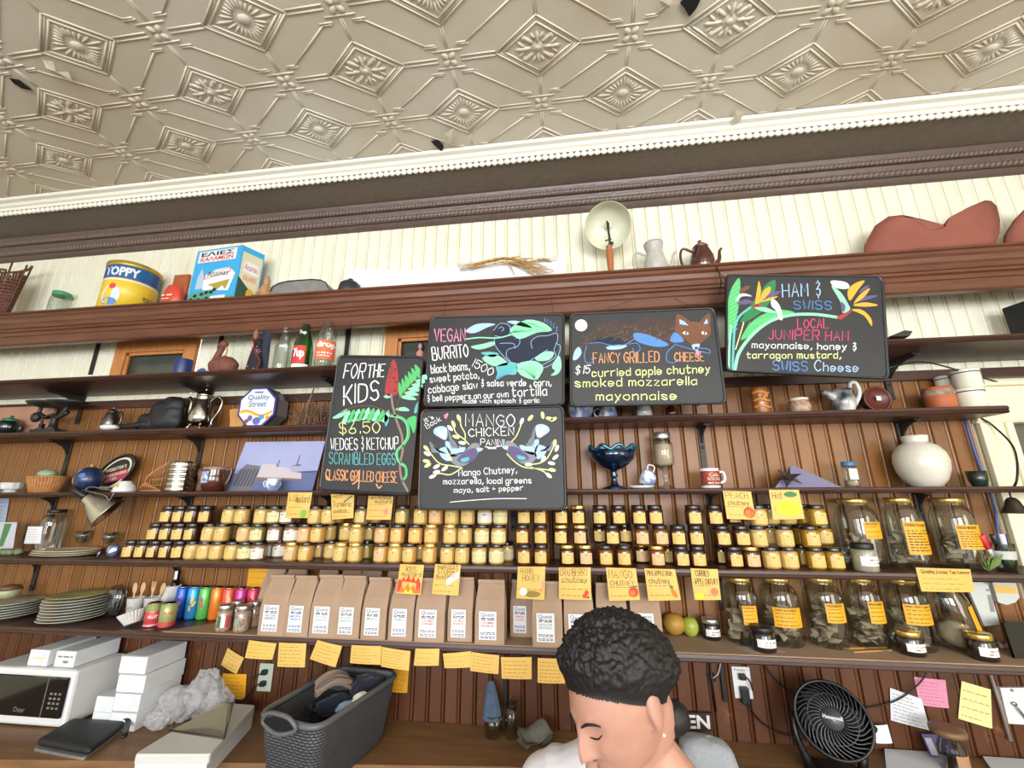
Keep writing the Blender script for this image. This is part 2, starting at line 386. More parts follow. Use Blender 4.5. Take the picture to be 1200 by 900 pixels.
# back wall with beadboard facing
ZR = 2.375                                  # rail between painted and varnished boards
BWID = .0727
WINL = (W(137, 420, 0).x, W(230, 420, 0).x); WINRT = (W(453, 400, 0).x, W(453, 400, 0).x+.62)
WZ0, WZ1 = 2.44, 2.787
XE = 1.845                                  # the varnished boarding stops here
X3 = 1.985                                  # opening of the window at the end of the shelves
def beads(mb, x0, x1, z0, z1, holes=()):
    i0 = math.floor(x0/BWID); x = i0*BWID
    while x < x1-1e-6:
        a, b = max(x, x0), min(x+BWID, x1); spans = [(z0, z1)]
        for hx0, hx1, hz0, hz1 in holes:
            if b > hx0+.004 and a < hx1-.004: spans = [q for s in spans for q in ((s[0], min(hz0, s[1])), (max(hz1, s[0]), s[1])) if q[1]-q[0] > .001]
        for s0, s1 in spans:
            p = [(a, .012), (a+.003, .004), (a+.005, 0), (b-.017, 0), (b-.015, .005), (b-.0125, .0005), (b-.008, -.0015), (b-.0035, .0005), (b-.0015, .006), (b, .012)]
            n = len(p); mb.add([(u, v, s0) for u, v in p]+[(u, v, s1) for u, v in p], [(i, i+1, n+i+1, n+i) for i in range(n-1)])
        x += BWID
holes = [(WINL[0], WINL[1], WZ0, WZ1), (WINRT[0], WINRT[1], WZ0, WZ1)]
mb = MB(); beads(mb, XL, XR, ZR, 3.62, holes); struct(mb.build('wall_back', M_cream, fix=False))
mb = MB(); beads(mb, XL, XE, 1.26, ZR); mb.box((XL+XE)/2, .03, 1.8, XE-XL, .02, 1.2); struct(mb.build('wall_back_boarding', M_bead, fix=False))
mb = MB(); beads(mb, XL, XR, .8, 1.26); struct(mb.build('wall_back_lower_boarding', M_worn_dimmed, fix=False))
mb = MB()
for x0, x1, z0, z1 in ((XL, WINL[0], 0, CEIL), (WINL[1], WINRT[0], 0, CEIL), (WINRT[1], X3, 0, CEIL), (X3+1.0, XR, 0, CEIL), (X3, X3+1.0, 0, 1.0), (X3, X3+1.0, 2.15, CEIL)):
    mb.box((x0+x1)/2, .09, (z0+z1)/2, x1-x0, .15, z1-z0)
for h in holes:
    mb.box((h[0]+h[1])/2, .09, h[2]/2, h[1]-h[0], .15, h[2]); mb.box((h[0]+h[1])/2, .09, (h[3]+CEIL)/2, h[1]-h[0], .15, CEIL-h[3])
struct(mb.build('wall_back_core', M_creamflat))
shell('trim_1', (XL+XR)/2, -.012, ZR+.008, XR-XL, .024, .045, M_shelf)
M_pane = mat('dim_pane', '#3c3f3b', .12, var=.4, scale=3, col2='#50534c')
M_pine = mat('pine_frame', '#b0703c', .45, var=.5, scale=8, stretch=(6, 6, 1), col2='#c98a50')
for i, (a, b) in enumerate((WINL, WINRT)):
    mb = MB(); fw = .075
    for x in (a+fw/2, b-fw/2): mb.box(x, -.006, (WZ0+WZ1)/2, fw, .03, WZ1-WZ0, bev=.003)
    mb.box((a+b)/2, -.006, WZ1-fw/2, b-a-2*fw, .029, fw, bev=.003); mb.box((a+b)/2, -.006, WZ0+.02, b-a-2*fw, .029, .04)
    for x in (a+fw+.009, b-fw-.009): mb.box(x, -.002, (WZ0+WZ1)/2, .018, .012, WZ1-WZ0-2*fw+.02, bev=.002)
    mb.box((a+b)/2, -.002, WZ1-fw-.009, b-a-2*fw, .012, .018, bev=.002)
    f = struct(mb.build('window_%d' % (i+1), M_pine))
    MB().box((a+b)/2, .03, (WZ0+WZ1)/2, b-a-2*fw+.02, .01, WZ1-WZ0-.06).build('pane', M_pane, f)
# window at the end of the shelves: cream casing, dim glass
mb = MB()
mb.box((XE+X3)/2+.005, -.012, 1.62, X3-XE-.01, .025, 1.06, bev=.004); mb.box(X3-.025, -.028, 1.62, .03, .02, 1.06, bev=.006)
mb.box((XE+XR)/2, -.012, 2.235, XR-XE, .025, .17, bev=.004); mb.box((XE+XR)/2, -.03, 2.325, XR-XE, .05, .02, bev=.006); mb.box((XE+XR)/2, -.022, 2.17, XR-XE, .02, .03, bev=.006)
mb.box(X3+1.06, -.012, 1.62, .12, .025, 1.06)
f = struct(mb.build('window_3', M_creamflat))
MB().box(X3+.5, .06, 1.6, 1.0, .01, 1.2).build('pane', mat('dim_glass', '#5a5648', .15, var=.3, scale=1, col2='#6b675a'), f)
MB().box(X3+.5, .04, 2.02, 1.0, .03, .03).build('sash', mat('dim_sash', '#4e493e', .5), f)

# ------------------------------------------------------------------ pressed tin ceiling
mb = MB(); mb.box((XL+XR)/2, FRONT/2, CEIL+.05, XR-XL, -FRONT, .1)
AX, AY = .21*1.79, .141*1.79; LX, LY = -1.287*1.79, .715*1.79+CAMY
def rib(a, b, w=.011, h=.006):
    h *= .55; w *= .9
    a, b = Vector((a[0], a[1], CEIL)), Vector((b[0], b[1], CEIL)); t = (b-a).normalized(); n = Vector((-t.y, t.x, 0))*w/2; d = Vector((0, 0, -h))
    mb.add([a+n, a+n*.45+d, a-n*.45+d, a-n, b+n, b+n*.45+d, b-n*.45+d, b-n], [(0, 1, 5, 4), (1, 2, 6, 5), (2, 3, 7, 6), (0, 3, 2, 1), (4, 5, 6, 7)], True)
def bump(cx, cy, rx, ry, rot, h=.01, n=8):
    h *= .6
    c, s = math.cos(rot), math.sin(rot)
    def P(r, z): return [(cx+rx*r*math.cos(2*PI*i/n)*c-ry*r*math.sin(2*PI*i/n)*s, cy+rx*r*math.cos(2*PI*i/n)*s+ry*r*math.sin(2*PI*i/n)*c, CEIL-z) for i in range(n)]
    mb.add(P(1, 0)+P(.7, h*.75)+P(.25, h), [(i, (i+1) % n, n+(i+1) % n, n+i) for i in range(n)]+[(n+i, n+(i+1) % n, 2*n+(i+1) % n, 2*n+i) for i in range(n)]+[tuple(range(2*n, 3*n))], True)
for j in range(-4, 3):
    for i in range(-8, 15):
        X, Y = LX+AX*i, LY+AY*j
        if not (XL+.4 < X < XR-.4) or Y > -.28: continue
        if (i+j) % 2 == 0:                       # diamond panel
            for k in (.47, .43, .375):
                V = [(X-AX*k, Y), (X, Y+AY*k*1.02), (X+AX*k, Y), (X, Y-AY*k*1.02)]
                for q in range(4): rib(V[q], V[(q+1) % 4], .008 if k != .43 else .006, .007 if k != .43 else .003)
            if j % 2:                            # sunburst
                bump(X, Y, .026, .02, 0, .014, 10)
                for q in range(24):
                    a = 2*PI*q/24; ca, sa = math.cos(a), math.sin(a); rm = .355/(abs(ca)/AX+abs(sa)/AY)
                    r0 = .034; r1 = rm*.95
                    if r1 > r0+.01: bump(X+ca*(r0+r1)/2, Y+sa*(r0+r1)/2, (r1-r0)/2, .0055, a, .008, 6)
            else:                                # fleur-de-lis medallion
                bump(X, Y, .03, .024, 0, .008, 12); bump(X, Y, .018, .014, 0, .015, 8)
                for dx, dy in ((1, 0), (-1, 0), (0, 1), (0, -1)):
                    L = .25*(AX if dx else AY); a = math.atan2(dy, dx)
                    bump(X+dx*L*.62, Y+dy*L*.62, L*.42, .008, a, .012, 8)
                    for s in (-1, 1): bump(X+dx*L*.72-dy*s*.018, Y+dy*L*.72+dx*s*.018, L*.25, .006, a+s*.7, .009, 6)
                for q in range(4):
                    a = PI/4+q*PI/2; bump(X+.3*AX*.5*math.cos(a), Y+.3*AY*.62*math.sin(a), .03, .008, math.atan2(math.sin(a)*AY, math.cos(a)*AX), .01, 8)
                    bump(X+.42*AX*.5*math.cos(a), Y+.42*AY*.55*math.sin(a), .012, .012, 0, .009, 8)
        else:                                    # knot between the panels and its linking bands
            for q in range(4): a = PI/4+q*PI/2; bump(X+.022*math.cos(a), Y+.02*math.sin(a), .018, .012, a, .012, 8)
            for s in (-1, 1):
                for o in (-.008, .008):
                    rib((X+s*.05, Y+o), (X+s*AX*.53, Y+o), .007); rib((X+o*.6, Y+s*.045), (X+o*.6, Y+s*AY*.53), .005, .004)
                rib((X-.062, Y+s*.036), (X+.062, Y+s*.036), .007)
                for t in (-1, 1): rib((X+t*.04, Y+s*.055), (X+t*.095, Y+s*.055), .007)
        # thin stepped line across each hexagonal field
        K1, K2 = ((X+AX, Y), (X, Y+AY)) if (i+j) % 2 == 0 else ((X, Y), (X+AX, Y+AY))
        sx = (K2[0]-K1[0])/AX; a1, b1 = (K1[0]+sx*.085, K1[1]+.062), (K2[0]-sx*.085, K2[1]-.062)
        rib(a1, b1, .007); rib(a1, (a1[0]-sx*.04, a1[1]), .007); rib(b1, (b1[0]+sx*.04, b1[1]), .007)
ceil_o = struct(mb.build('ceiling', M_tin, fix=False))
def chip(pts, m, nm, dz=.009):
    P = [Wz(px, py, CEIL-dz) for px, py in pts]
    mb = MB(); mb.prism(P, (0, 0, .003)); return mb.build(nm, m, ceil_o)
chip([(11, 92), (22, 94), (38, 106), (26, 104), (16, 98)], M_dark, 'torn_hole')
chip([(505, 166), (513, 164), (520, 171), (518, 178), (511, 172)], M_dark, 'torn_hole')
chip([(796, 4), (808, -6), (823, -4), (816, 10), (808, 20), (801, 8)], M_dark, 'torn_hole')
M_flake = mat('paint_flake', '#d8d0bd', .55, var=.5, scale=30, col2='#c4b79f')
for pts in ([(50, 70), (62, 72), (80, 84), (84, 94), (66, 88), (54, 80)], [(772, 0), (790, -4), (798, 4), (786, 10), (776, 8)], [(520, 157), (532, 150), (536, 160), (526, 168)], [(862, 128), (872, 132), (866, 144), (858, 146)]):
    P = [Wz(px, py, CEIL-.012-.012*(k % 2)) for k, (px, py) in enumerate(pts)]; c = sum(P, Vector())/len(P); c.z -= .012
    MB().add(P+[c], [(k, (k+1) % len(P), len(P)) for k in range(len(P))]).build('paint_flake', M_flake, ceil_o, fix=False)

# crown: white beaded strip, textured soffit, roped mouldings
mb = MB(); yf = -.31
mb.extr([(yf-.06, CEIL-.002), (yf-.052, CEIL-.014), (yf-.03, CEIL-.018), (yf-.02, CEIL-.03), (yf-.006, CEIL-.034), (yf-.004, CEIL-.046), (yf+.004, CEIL-.05), (yf+.03, CEIL-.05), (yf+.03, CEIL-.002)], XL, XR)
n = int((XR-XL)/.034)
for i in range(n): mb.ball((XL+.034*(i+.5), yf+.008, CEIL-.062), .019, .013, .016, 8, 5)
struct(mb.build('trim_2', M_white, fix=False))
mb = MB(); mb.extr([(-.305, CEIL-.078), (-.29, CEIL-.07), (-.1, CEIL-.086), (-.1, CEIL-.07), (-.31, CEIL-.05)], XL, XR); struct(mb.build('trim_3', M_soffit, fix=False))
mb = MB()
prof = [(-.1, CEIL-.08)]
def rope(yc, zc, r): return [(yc-r*math.cos(a), zc-r*math.sin(a)) for a in [PI*k/6-.5 for k in range(7)]]
mb.extr([(-.115, CEIL-.08), (-.118, CEIL-.092), (-.1, CEIL-.1)]+rope(-.088, CEIL-.112, .013)+[(-.07, CEIL-.126), (-.066, CEIL-.138), (-.058, CEIL-.145)]+rope(-.046, CEIL-.155, .015)+[(-.03, CEIL-.168), (-.024, CEIL-.172), (-.018, CEIL-.192), (0, CEIL-.195)], XL, XR, True)
cr = struct(mb.build('trim_4', M_crown, fix=False))
ROPE = Matrix.Rotation(.55, 4, 'Y')
for nm, yc, zc, r, st in (('rope', -.088, CEIL-.112, .0145, .022), ('rope', -.046, CEIL-.155, .017, .026)):
    mb = MB(); n = int((XR-XL)/st)
    for i in range(n):
        x = XL+st*i
        mb.ball((x, yc-r*.25, zc), st*.42, r*.85, r*1.15, 8, 5, M=ROPE)
    mb.build(nm, mat('rope_sheen', '#75625b', .22), cr, fix=False)

# ------------------------------------------------------------------ shelves, brackets, counter
def zrel(r, Y): return CAMZ+r*Y
S1F, S2F, S3F, S4F, S5F, S6F = (y+CAMY for y in (1.84, 1.785, 1.91, 1.90, 1.87, 1.85))
S1, S2, S3, S4, S5, S6 = zrel(.575, 1.84), CAMZ+.617, CAMZ+.348, CAMZ+.022, CAMZ-.294, CAMZ-.588
CT = CAMZ-.98
def shelf(nm, label, x0, x1, f, top, th):
    r = root(nm, label, 'shelf', ((x0+x1)/2, f/2, top-th))
    mb = MB(); mb.box((x0+x1)/2, f/2-.001, top-th/2, x1-x0, -f-.004, th, bev=.004); mb.build('board', M_shelf, r, r.location)
    mb = MB(); mb.extr([(f+.004, top-.001), (f-.004, top-.003), (f-.006, top-th*.45), (f-.001, top-th*.55), (f-.005, top-th*.8), (f+.004, top-th)], x0, x1); mb.build('edge_moulding', M_shelf, r, r.location, fix=False)
    return r
r1 = root('cornice_shelf', 'long top shelf with a deep moulded brown cornice front', 'shelf', (0, S1F/2, S1-.19))
MB().box((XL+XR)/2, S1F/2+.01, S1-.012, XR-XL-.02, -S1F-.02, .022).build('board', M_shelf, r1, r1.location)
pr = [(0, 0), (-.004, -.012), (.006, -.016), (.006, -.03), (.016, -.04), (.02, -.062), (.028, -.07), (.028, -.092), (.036, -.096), (.036, -.108), (.046, -.114), (.046, -.134), (.052, -.138), (.052, -.182), (.06, -.19), (.09, -.19), (.09, -.01)]
MB().extr([(S1F+a, S1+b) for a, b in pr], XL+.01, XR-.01).build('cornice', M_corn, r1, r1.location, fix=False)
X3E = WX(1180, S3F, S3)
shelf('wall_shelf', 'dark wooden shelf just below the cornice, holding the soda bottles', XL+.01, XR-.01, S2F, S2, .026)
shelf('wall_shelf', 'dark wooden shelf holding the silver coffee pot and the octagonal tin', XL+.01, X3E, S3F, S3, .033)
shelf('wall_shelf', 'thin wooden shelf holding the blue glass compote and round white vase', XL+.01, XR-.01, S4F, S4, .024)
shelf('wall_shelf', 'dark wooden shelf holding the long rows of small preserve jars', XL+.01, XR-.01, S5F, S5, .03)
shelf('wall_shelf', 'deep bottom shelf carrying the brown coffee bags', XL+.01, XR-.01, S6F, S6, .032)
mb = MB(); xa = WX(190, S6F, S6)
mb.add([(xa, S6F+.002, S6+.0012), (XR-.02, S6F+.002, S6+.0012), (XR-.02, -.02, S6+.0012), (xa+.22, -.02, S6+.0012)], [(0, 1, 2, 3)])
mb.add([(xa, S6F+.002, S6+.0012), (XR-.02, S6F+.002, S6+.0012), (XR-.02, S6F-.003, S6-.006), (xa, S6F-.003, S6-.006)], [(0, 1, 2, 3)])
M_kraftliner = mat('shelf_paper', '#927860', .8, var=.5, scale=4, col2='#a2876d')
one('shelf_liner', 'brown paper liner laid under the coffee bags on the bottom shelf', 'paper', mb, M_kraftliner)
BX = [W(82, 530, 0).x, W(236, 525, 0).x, W(409, 390, 0).x, W(602, 620, 0).x, W(822, 520, 0).x, W(1045, 470, 0).x]
def make_bracket(depth, drop):
    mb = MB(); d = depth*.62
    mb.prism([(-.004, -.003, -.001), (-.004, -d, -.001), (-.004, -d, -.012), (-.004, -d*.7, -.016), (-.004, -d*.42, -.03), (-.004, -d*.25, -.05), (-.004, -.016, -.08), (-.004, -.003, -.08)], (.008, 0, 0))
    mb.box(0, -d/2, -.004, .03, d, .006); mb.box(0, -.006, -drop/2, .026, .008, drop, bev=.002); mb.ball((0, -.011, -drop+.02), .008, .004, .008, 8, 5); mb.ball((0, -.011, -.1), .008, .004, .008, 8, 5)
    return mb
shn = [('top', S1-.025, S1F, .3), ('bottle', S2-.026, S2F, .17), ('coffee pot', S3-.033, S3F, .24), ('compote', S4-.024, S4F, .17), ('jar', S5-.03, S5F, .17)]
ordn = ['first', 'second', 'third', 'fourth', 'fifth', 'sixth']
for nm, z, fr, dr in shn:
    pb = None
    for k, bx in enumerate(BX):
        lab = 'black iron bracket under the %s shelf, %s one along from the left' % (nm, ordn[k])
        if pb is None: pb = one('shelf_bracket', lab, 'bracket', make_bracket(-fr*(.6 if nm in ('jar', 'compote') else 1), dr), M_iron, 'iron shelf brackets', (bx, 0, z))
        else: dup(pb, (bx, 0, z), lab)
mb = MB(); CF0, CF1 = -.46, -.27; cy = lambda x: CF0+(CF1-CF0)*(min(max(x, -2.2), -.24)+2.2)/1.96
P = [(XL+.01, -.002), (XL+.01, cy(-3)), (-2.2, CF0), (-.24, CF1), (XR-.01, CF1), (XR-.01, -.002)]
M_ctr = mat('counter_wood', '#6b4b2f', .5, var=.55, scale=5, stretch=(1, 7, 7), col2='#8c673f')
c = root('counter', 'worn brown wooden back counter below the shelves', 'counter', (-1, -.2, 0))
mb.prism([(x, y, CT-.04) for x, y in P], (0, 0, .04)); mb.build('worktop', M_ctr, c, c.location)
MB().prism([(x, y*.9, 0) for x, y in P], (0, 0, CT-.041)).build('cabinet', M_shelf, c, c.location)
# ------------------------------------------------------------------ chalk boards (painted black trays)
M_board = mat('chalkboard_black', '#1d1d1f', .55, var=.5, scale=5, col2='#29292b', detail=7)
M_rim = mat('tray_rim', '#18181a', .4)
def chalk(key, col): return mat('chalk_'+key, col, .9)
CH = {k: chalk(k, v) for k, v in dict(white='#e8e6e6', pink='#e58fb4', rose='#c9466f', mint='#8fdcb0', green='#56b56c', dkgreen='#2f7a4a', teal='#5fb0b0', blue='#5586c4', ltblue='#a3bfe4', yellow='#e4ea9a', orange='#eaa06c', gold='#d9a23c', brown='#483a35', rust='#6f4a38', red='#a33b3f', grey='#7f8590', violet='#5f557c', navy='#262c3c', tan='#8b7a68', cream='#efe9d2').items()}
def rrect(q, r, n=4):                 # rounded corners of a planar quad
    out = []
    for i in range(4):
        p, a, b = q[i], q[i-1], q[(i+1) % 4]; u = (a-p).normalized()*r; v = (b-p).normalized()*r
        for k in range(n+1):
            t = k/n; out.append(p+u*(1-t)**2+v*t**2)
    return out
def board(px, y, label, hang=None):
    q = [W(a, b, y) for a, b in px]; cx = sum(p.x for p in q)/4; zb = min(p.z for p in q)
    r = root('chalkboard_menu', label, 'menu board', (cx, y, zb))
    P = rrect(q, .025); back = [p+Vector((0, .012, 0)) for p in P]
    c = sum(q, Vector())/4
    inn = [c+(p-c)*.965+Vector((0, .004, 0)) for p in P]
    MB().prism([p+Vector((0, 0, 0)) for p in inn], (0, .004, 0)).build('panel', M_board, r, r.location)
    mb = MB(); n = len(P); mid = [c+(p-c)*.985+Vector((0, -.004, 0)) for p in P]
    mb.add(inn+mid+P+back, [(k*n+i, k*n+(i+1) % n, (k+1)*n+(i+1) % n, (k+1)*n+i) for k in range(3) for i in range(n)], True); mb.build('rim', M_rim, r, r.location)
    if hang:
        for a, b in hang: MB().tube([a, b], .0012, 5).build('hanging_wire', M_iron, r, r.location)
    return r, y+.004
def put(r, name, d):                   # one child per chalk colour
    for k, mb in d.items():
        for q in (clusters(mb) if mb.v else []): q.build(name, CH[k], r, r.location, fix=False)
from collections import defaultdict
def cv(ox, oy, s): return lambda *p: [(ox+p[i]/s, oy+p[i+1]/s) for i in range(0, len(p), 2)]
corn_y = S1F+.05
# --- vegan burrito
bv = [(504, 371), (662, 367), (662, 475), (495, 477)]
r, y = board(bv, -.345, 'chalk menu board headed vegan burrito with a drawn hare and green leaves', [(W(520, 371, -.345), W(522, 352, S1F-.003)), (W(648, 368, -.345), W(646, 346, S1F-.003))])
c = cv(490, 365, 6.667); T = defaultdict(MB)
def txt(col, s, a, b, h, w=.0055, **k): ptext(T[col], s, c(*a)[0], c(*b)[0], h, y, w*.72, **k)
txt('pink', 'VEGAN', (130, 235), (368, 232), 15, .007, capk=1.0)
txt('white', 'BURRITO', (115, 380), (395, 352), 14.5, .007)
txt('white', 'black beans,', (105, 485), (405, 455), 9.5); txt('white', '1500', (405, 420), (570, 508), 10, .005)
txt('white', 'sweet potato,', (95, 557), (478, 522), 8.5); txt('white', '& salsa verde , corn,', (490, 585), (1040, 580), 7.5)
txt('white', 'cabbage slaw', (85, 640), (465, 600), 8.5); txt('white', '& bell peppers on our own', (70, 705), (705, 668), 7, .0045)
txt('white', 'tortilla', (735, 668), (1005, 655), 11, .006); txt('white', 'made with spinach & garlic', (350, 718), (948, 712), 5, .004)
put(r, 'lettering', T); D = defaultdict(MB)
def L(col, w, *p, **k): pline(D[col], c(*p), w, y, **k)
def F(col, *p, **k): ppoly(D[col], c(*p), y, **k)
F('mint', 725, 130, 850, 65, 980, 90, 1045, 150, 930, 165, 800, 215, 740, 180); F('mint', 770, 415, 900, 385, 975, 430, 960, 490, 915, 535, 800, 495); F('teal', 690, 400, 765, 410, 765, 490, 690, 495, 610, 535, 620, 480, 610, 430)
F('mint', 500, 365, 600, 335, 690, 390, 690, 420, 580, 425); F('mint', 410, 275, 500, 255, 590, 235, 590, 265, 480, 298); F('teal', 490, 325, 560, 315, 630, 330, 580, 358); F('mint', 915, 365, 985, 315, 1060, 320, 1030, 375, 950, 388)
F('mint', 1100, 345, 1120, 430, 1090, 490, 1035, 500, 1070, 465, 1045, 430); F('navy', 590, 150, 640, 95, 710, 110, 720, 180, 800, 220, 900, 200, 1000, 160, 1085, 190, 1080, 300, 960, 350, 860, 400, 740, 400, 650, 340, 600, 270, d=.0006)
F('ltblue', 370, 155, 440, 105, 520, 92, 605, 100, 540, 125, 440, 170); F('ltblue', 695, 80, 760, 72, 840, 95, 890, 130, 800, 115, 730, 95)
for p in ((590, 150, 640, 95, 710, 110, 715, 175, 660, 200, 600, 190), (715, 180, 790, 215, 780, 270, 700, 300, 690, 350, 720, 390), (890, 290, 885, 230, 940, 195, 1010, 190, 1080, 170, 1090, 220, 1060, 300), (600, 200, 600, 260, 650, 330, 720, 395, 830, 405, 930, 350, 1010, 300), (1060, 300, 1070, 360, 970, 420, 985, 440, 1060, 400, 1100, 330, 1110, 270, 1075, 250), (630, 135, 650, 120, 670, 140, 650, 155), (640, 250, 740, 250, 760, 290)): L('ltblue', .0022, *p, d=.0012)
for k in range(7): L('mint', .0015, 760+k*25, 215-k*8, 800+k*30, 130+k*3, d=.0013)
for k in range(9): L('dkgreen', .0012, 735, 165, 790+k*28, 85+k*8, 900+k*16, 95+k*7, d=.0013); L('dkgreen', .0012, 780+k*20, 430+5*abs(k-4), 830+k*11, 460, 914, 530, d=.0013)
for k in range(7): L('blue', .0012, 620+k*22, 425, 640+k*15, 470, 615, 530, d=.0013)
L('mint', .006, 372, 217, 480, 205, 620, 208, 735, 180, d=.0016); L('blue', .004, 992, 55, 985, 85, 1015, 62, 1010, 95, 1040, 75, 1035, 112, 1065, 92, 1055, 130, 1088, 118, 1080, 158, sub=0)
put(r, 'chalk_drawing', D)
# --- for the kids
bk = [(396, 416), (496.6, 417), (481, 581), (373, 576)]
r, y = board(bk, -.36, 'chalk menu board headed for the kids with a red sumac plume and fern leaves', [(W(410, 416, -.36), W(412, 376, S1F-.003))])
c = cv(365, 405, 4.864); T = defaultdict(MB); LN = dict(lean=Vector((.17, 0, 0)))
txt('white', 'FOR', (182, 185), (298, 188), 18, .008, **LN); txt('white', 'THE', (318, 182), (412, 178), 15, .008, **LN); txt('white', 'KIDS', (185, 338), (382, 308), 22, .009, **LN)
txt('yellow', '$6.50', (160, 503), (392, 498), 13, .006); txt('white', 'WEDGES & KETCHUP', (112, 595), (495, 590), 13.5, .005); txt('teal', 'SCRAMBLED EGGS', (102, 675), (478, 680), 13.5, .005); txt('orange', 'CLASSIC GRILLED CHEESE', (82, 765), (488, 782), 12.5, .005)
L2 = lambda *p, **k: pline(T['orange'], c(*p), .005, y, **k)
L2(235, 790, 270, 770, 268, 815); L2(370, 790, 385, 812, 400, 800); L2(85, 740, 100, 768); put(r, 'lettering', T); D = defaultdict(MB)
F('red', 470, 80, 490, 130, 495, 260, 470, 285, 420, 275, 430, 190, 450, 110)
for k in range(40):
    t = random.random(); a = random.uniform(-1, 1); pell(D['rust'], *c(462+a*(12+t*22), 100+t*165)[0], .9, .9, 0, y, .0013, n=6)
L('tan', .010, 455, 280, 465, 350, 490, 440, 515, 510, 520, 600, 505, 680, 515, 760, 555, 840); L('rust', .004, 500, 400, 490, 330, 520, 280, 570, 220, 630, 170); L('rust', .004, 165, 385, 250, 348, 340, 345, 420, 370, 480, 400)
for k in range(6):
    x, yy = 505+k*20, 295-k*23
    F('green', x, yy, x-10-k, yy-50, x-5-k*2, yy-88+k*3, x+14, yy-45, x+12, yy-10); F('mint', x+5, yy, x+45, yy-15, x+95-k*8, yy+12-k*3, x+50, yy+14)
for k in range(9):
    x, yy = 215+k*28, 352+abs(k-4)*4; F('green' if k % 2 else 'mint', x, yy, x+6, yy+30, x-15, yy+68, x-40, yy+78-k*2, x-28, yy+35)
F('mint', 120, 412, 160, 385, 205, 360, 190, 395, 150, 415); F('teal', 420, 390, 442, 420, 425, 462, 415, 430); F('mint', 412, 288, 445, 276, 450, 296, 425, 300); F('teal', 585, 385, 595, 340, 613, 320, 605, 375); F('mint', 478, 362, 530, 350, 560, 372, 505, 372)
L('green', .011, 450, 400, 500, 405, 545, 440, 555, 510, 530, 560, 490, 600, 495, 655, 535, 690, 540, 740, 520, 770); L('mint', .003, 450, 405, 500, 412, 538, 445, 546, 510, 522, 560, 484, 600, 490, 655, 528, 690, d=.0016)
F('green', 545, 420, 590, 400, 600, 430, 585, 500, 565, 460); put(r, 'chalk_drawing', D)
# --- mango chicken panini
bm_ = [(492.7, 480), (661, 475), (664.5, 598), (488.7, 598)]
r, y = board(bm_, -.37, 'chalk menu board headed mango chicken panini with two drawn pigeons', [(W(500, 480, -.366), W(501, 474, -.353)), (W(655, 475, -.366), W(655, 472, -.353))])
c = cv(480, 470, 6.316); T = defaultdict(MB)
txt('white', 'MANGO', (415, 185), (778, 188), 14, .005); txt('white', 'CHICKEN', (440, 264), (772, 252), 9.3, .005); txt('white', 'PANINI', (525, 325), (697, 331), 7.2, .004); txt('white', "It's", (120, 160), (180, 130), 5, .0035); txt('white', 'Back', (128, 205), (235, 145), 6, .0035)
L3 = lambda col, w, *p: pline(T[col], c(*p), w, y)
L3('white', .004, 560, 338, 610, 345, 680, 330); L3('white', .003, 580, 352, 610, 352, 640, 352); L3('white', .003, 300, 748, 450, 735, 650, 722, 865, 722); L3('pink', .009, 262, 105, 268, 125, 280, 95)
txt('white', 'Mango Chutney,', (365, 555), (795, 530), 7.5, .0045); txt('white', 'mozzarella, local greens', (250, 615), (900, 608), 6.8, .0045); txt('white', 'mayo, salt + pepper', (330, 680), (840, 660), 6, .004); put(r, 'lettering', T); D = defaultdict(MB)
def bird(f):
    m = lambda p: [f(p[i], p[i+1]) for i in range(0, len(p), 2)]
    P_ = lambda col, *p, **k: ppoly(D[col], m(p), y, **k); L_ = lambda col, w, *p, **k: pline(D[col], m(p), w, y, **k)
    P_('grey', 300, 400, 400, 375, 455, 320, 500, 310, 520, 340, 500, 400, 440, 460, 370, 485, 310, 450); P_('violet', 400, 380, 460, 350, 500, 360, 490, 420, 430, 460, 350, 440, d=.001)
    P_('ltblue', 262, 310, 290, 300, 330, 350, 410, 340, 400, 375, 340, 410, 300, 400); P_('ltblue', 215, 360, 280, 340, 310, 400, 290, 445, 240, 420); P_('ltblue', 240, 280, 180, 240, 185, 205, 230, 185, 275, 200, 280, 260, 265, 290)
    for k in range(7): L_('white', .002, 262, 300, 190+k*14, 215-6*abs(k-3)**.5, d=.0014, sub=0)
    for k in range(6): L_('grey', .005, 225+k*8, 375+k*2, 150+k*3, 305+k*14, sub=0)
    for k in range(5): L_('grey', .004, 310+k*12, 350, 285+k*8, 210+k*16, sub=0)
    for k in range(28): pell(D['white'], *f(280+random.random()*120, 330+random.random()*70), .45, .45, 0, y, .0014, n=5)
    P_('teal', 380, 430, 440, 415, 430, 445, 390, 450, d=.0012); pell(D['gold'], *f(472, 340), 1.6, 1.3, 0, y, .0014); pell(D['brown'], *f(472, 340), .8, .8, 0, y, .0016); P_('ltblue', 500, 345, 545, 352, 520, 375, 500, 368, d=.0014)
bird(lambda a, b: c(a, b)[0]); bird(lambda a, b: c(1222-a-(310-b)*.12, b-15)[0])
for p in ((440, 320, 400, 280, 340, 230, 320, 150), (412, 300, 410, 240, 380, 180, 375, 120), (390, 495, 320, 480, 220, 460, 150, 380, 120, 340), (380, 500, 300, 545, 220, 535, 170, 560), (755, 300, 790, 260, 820, 190, 835, 140), (720, 390, 780, 450, 850, 490, 950, 500, 1060, 515), (860, 470, 960, 460, 1020, 420, 1070, 330), (900, 490, 990, 520, 1030, 565)): L('yellow', .0045, *p)
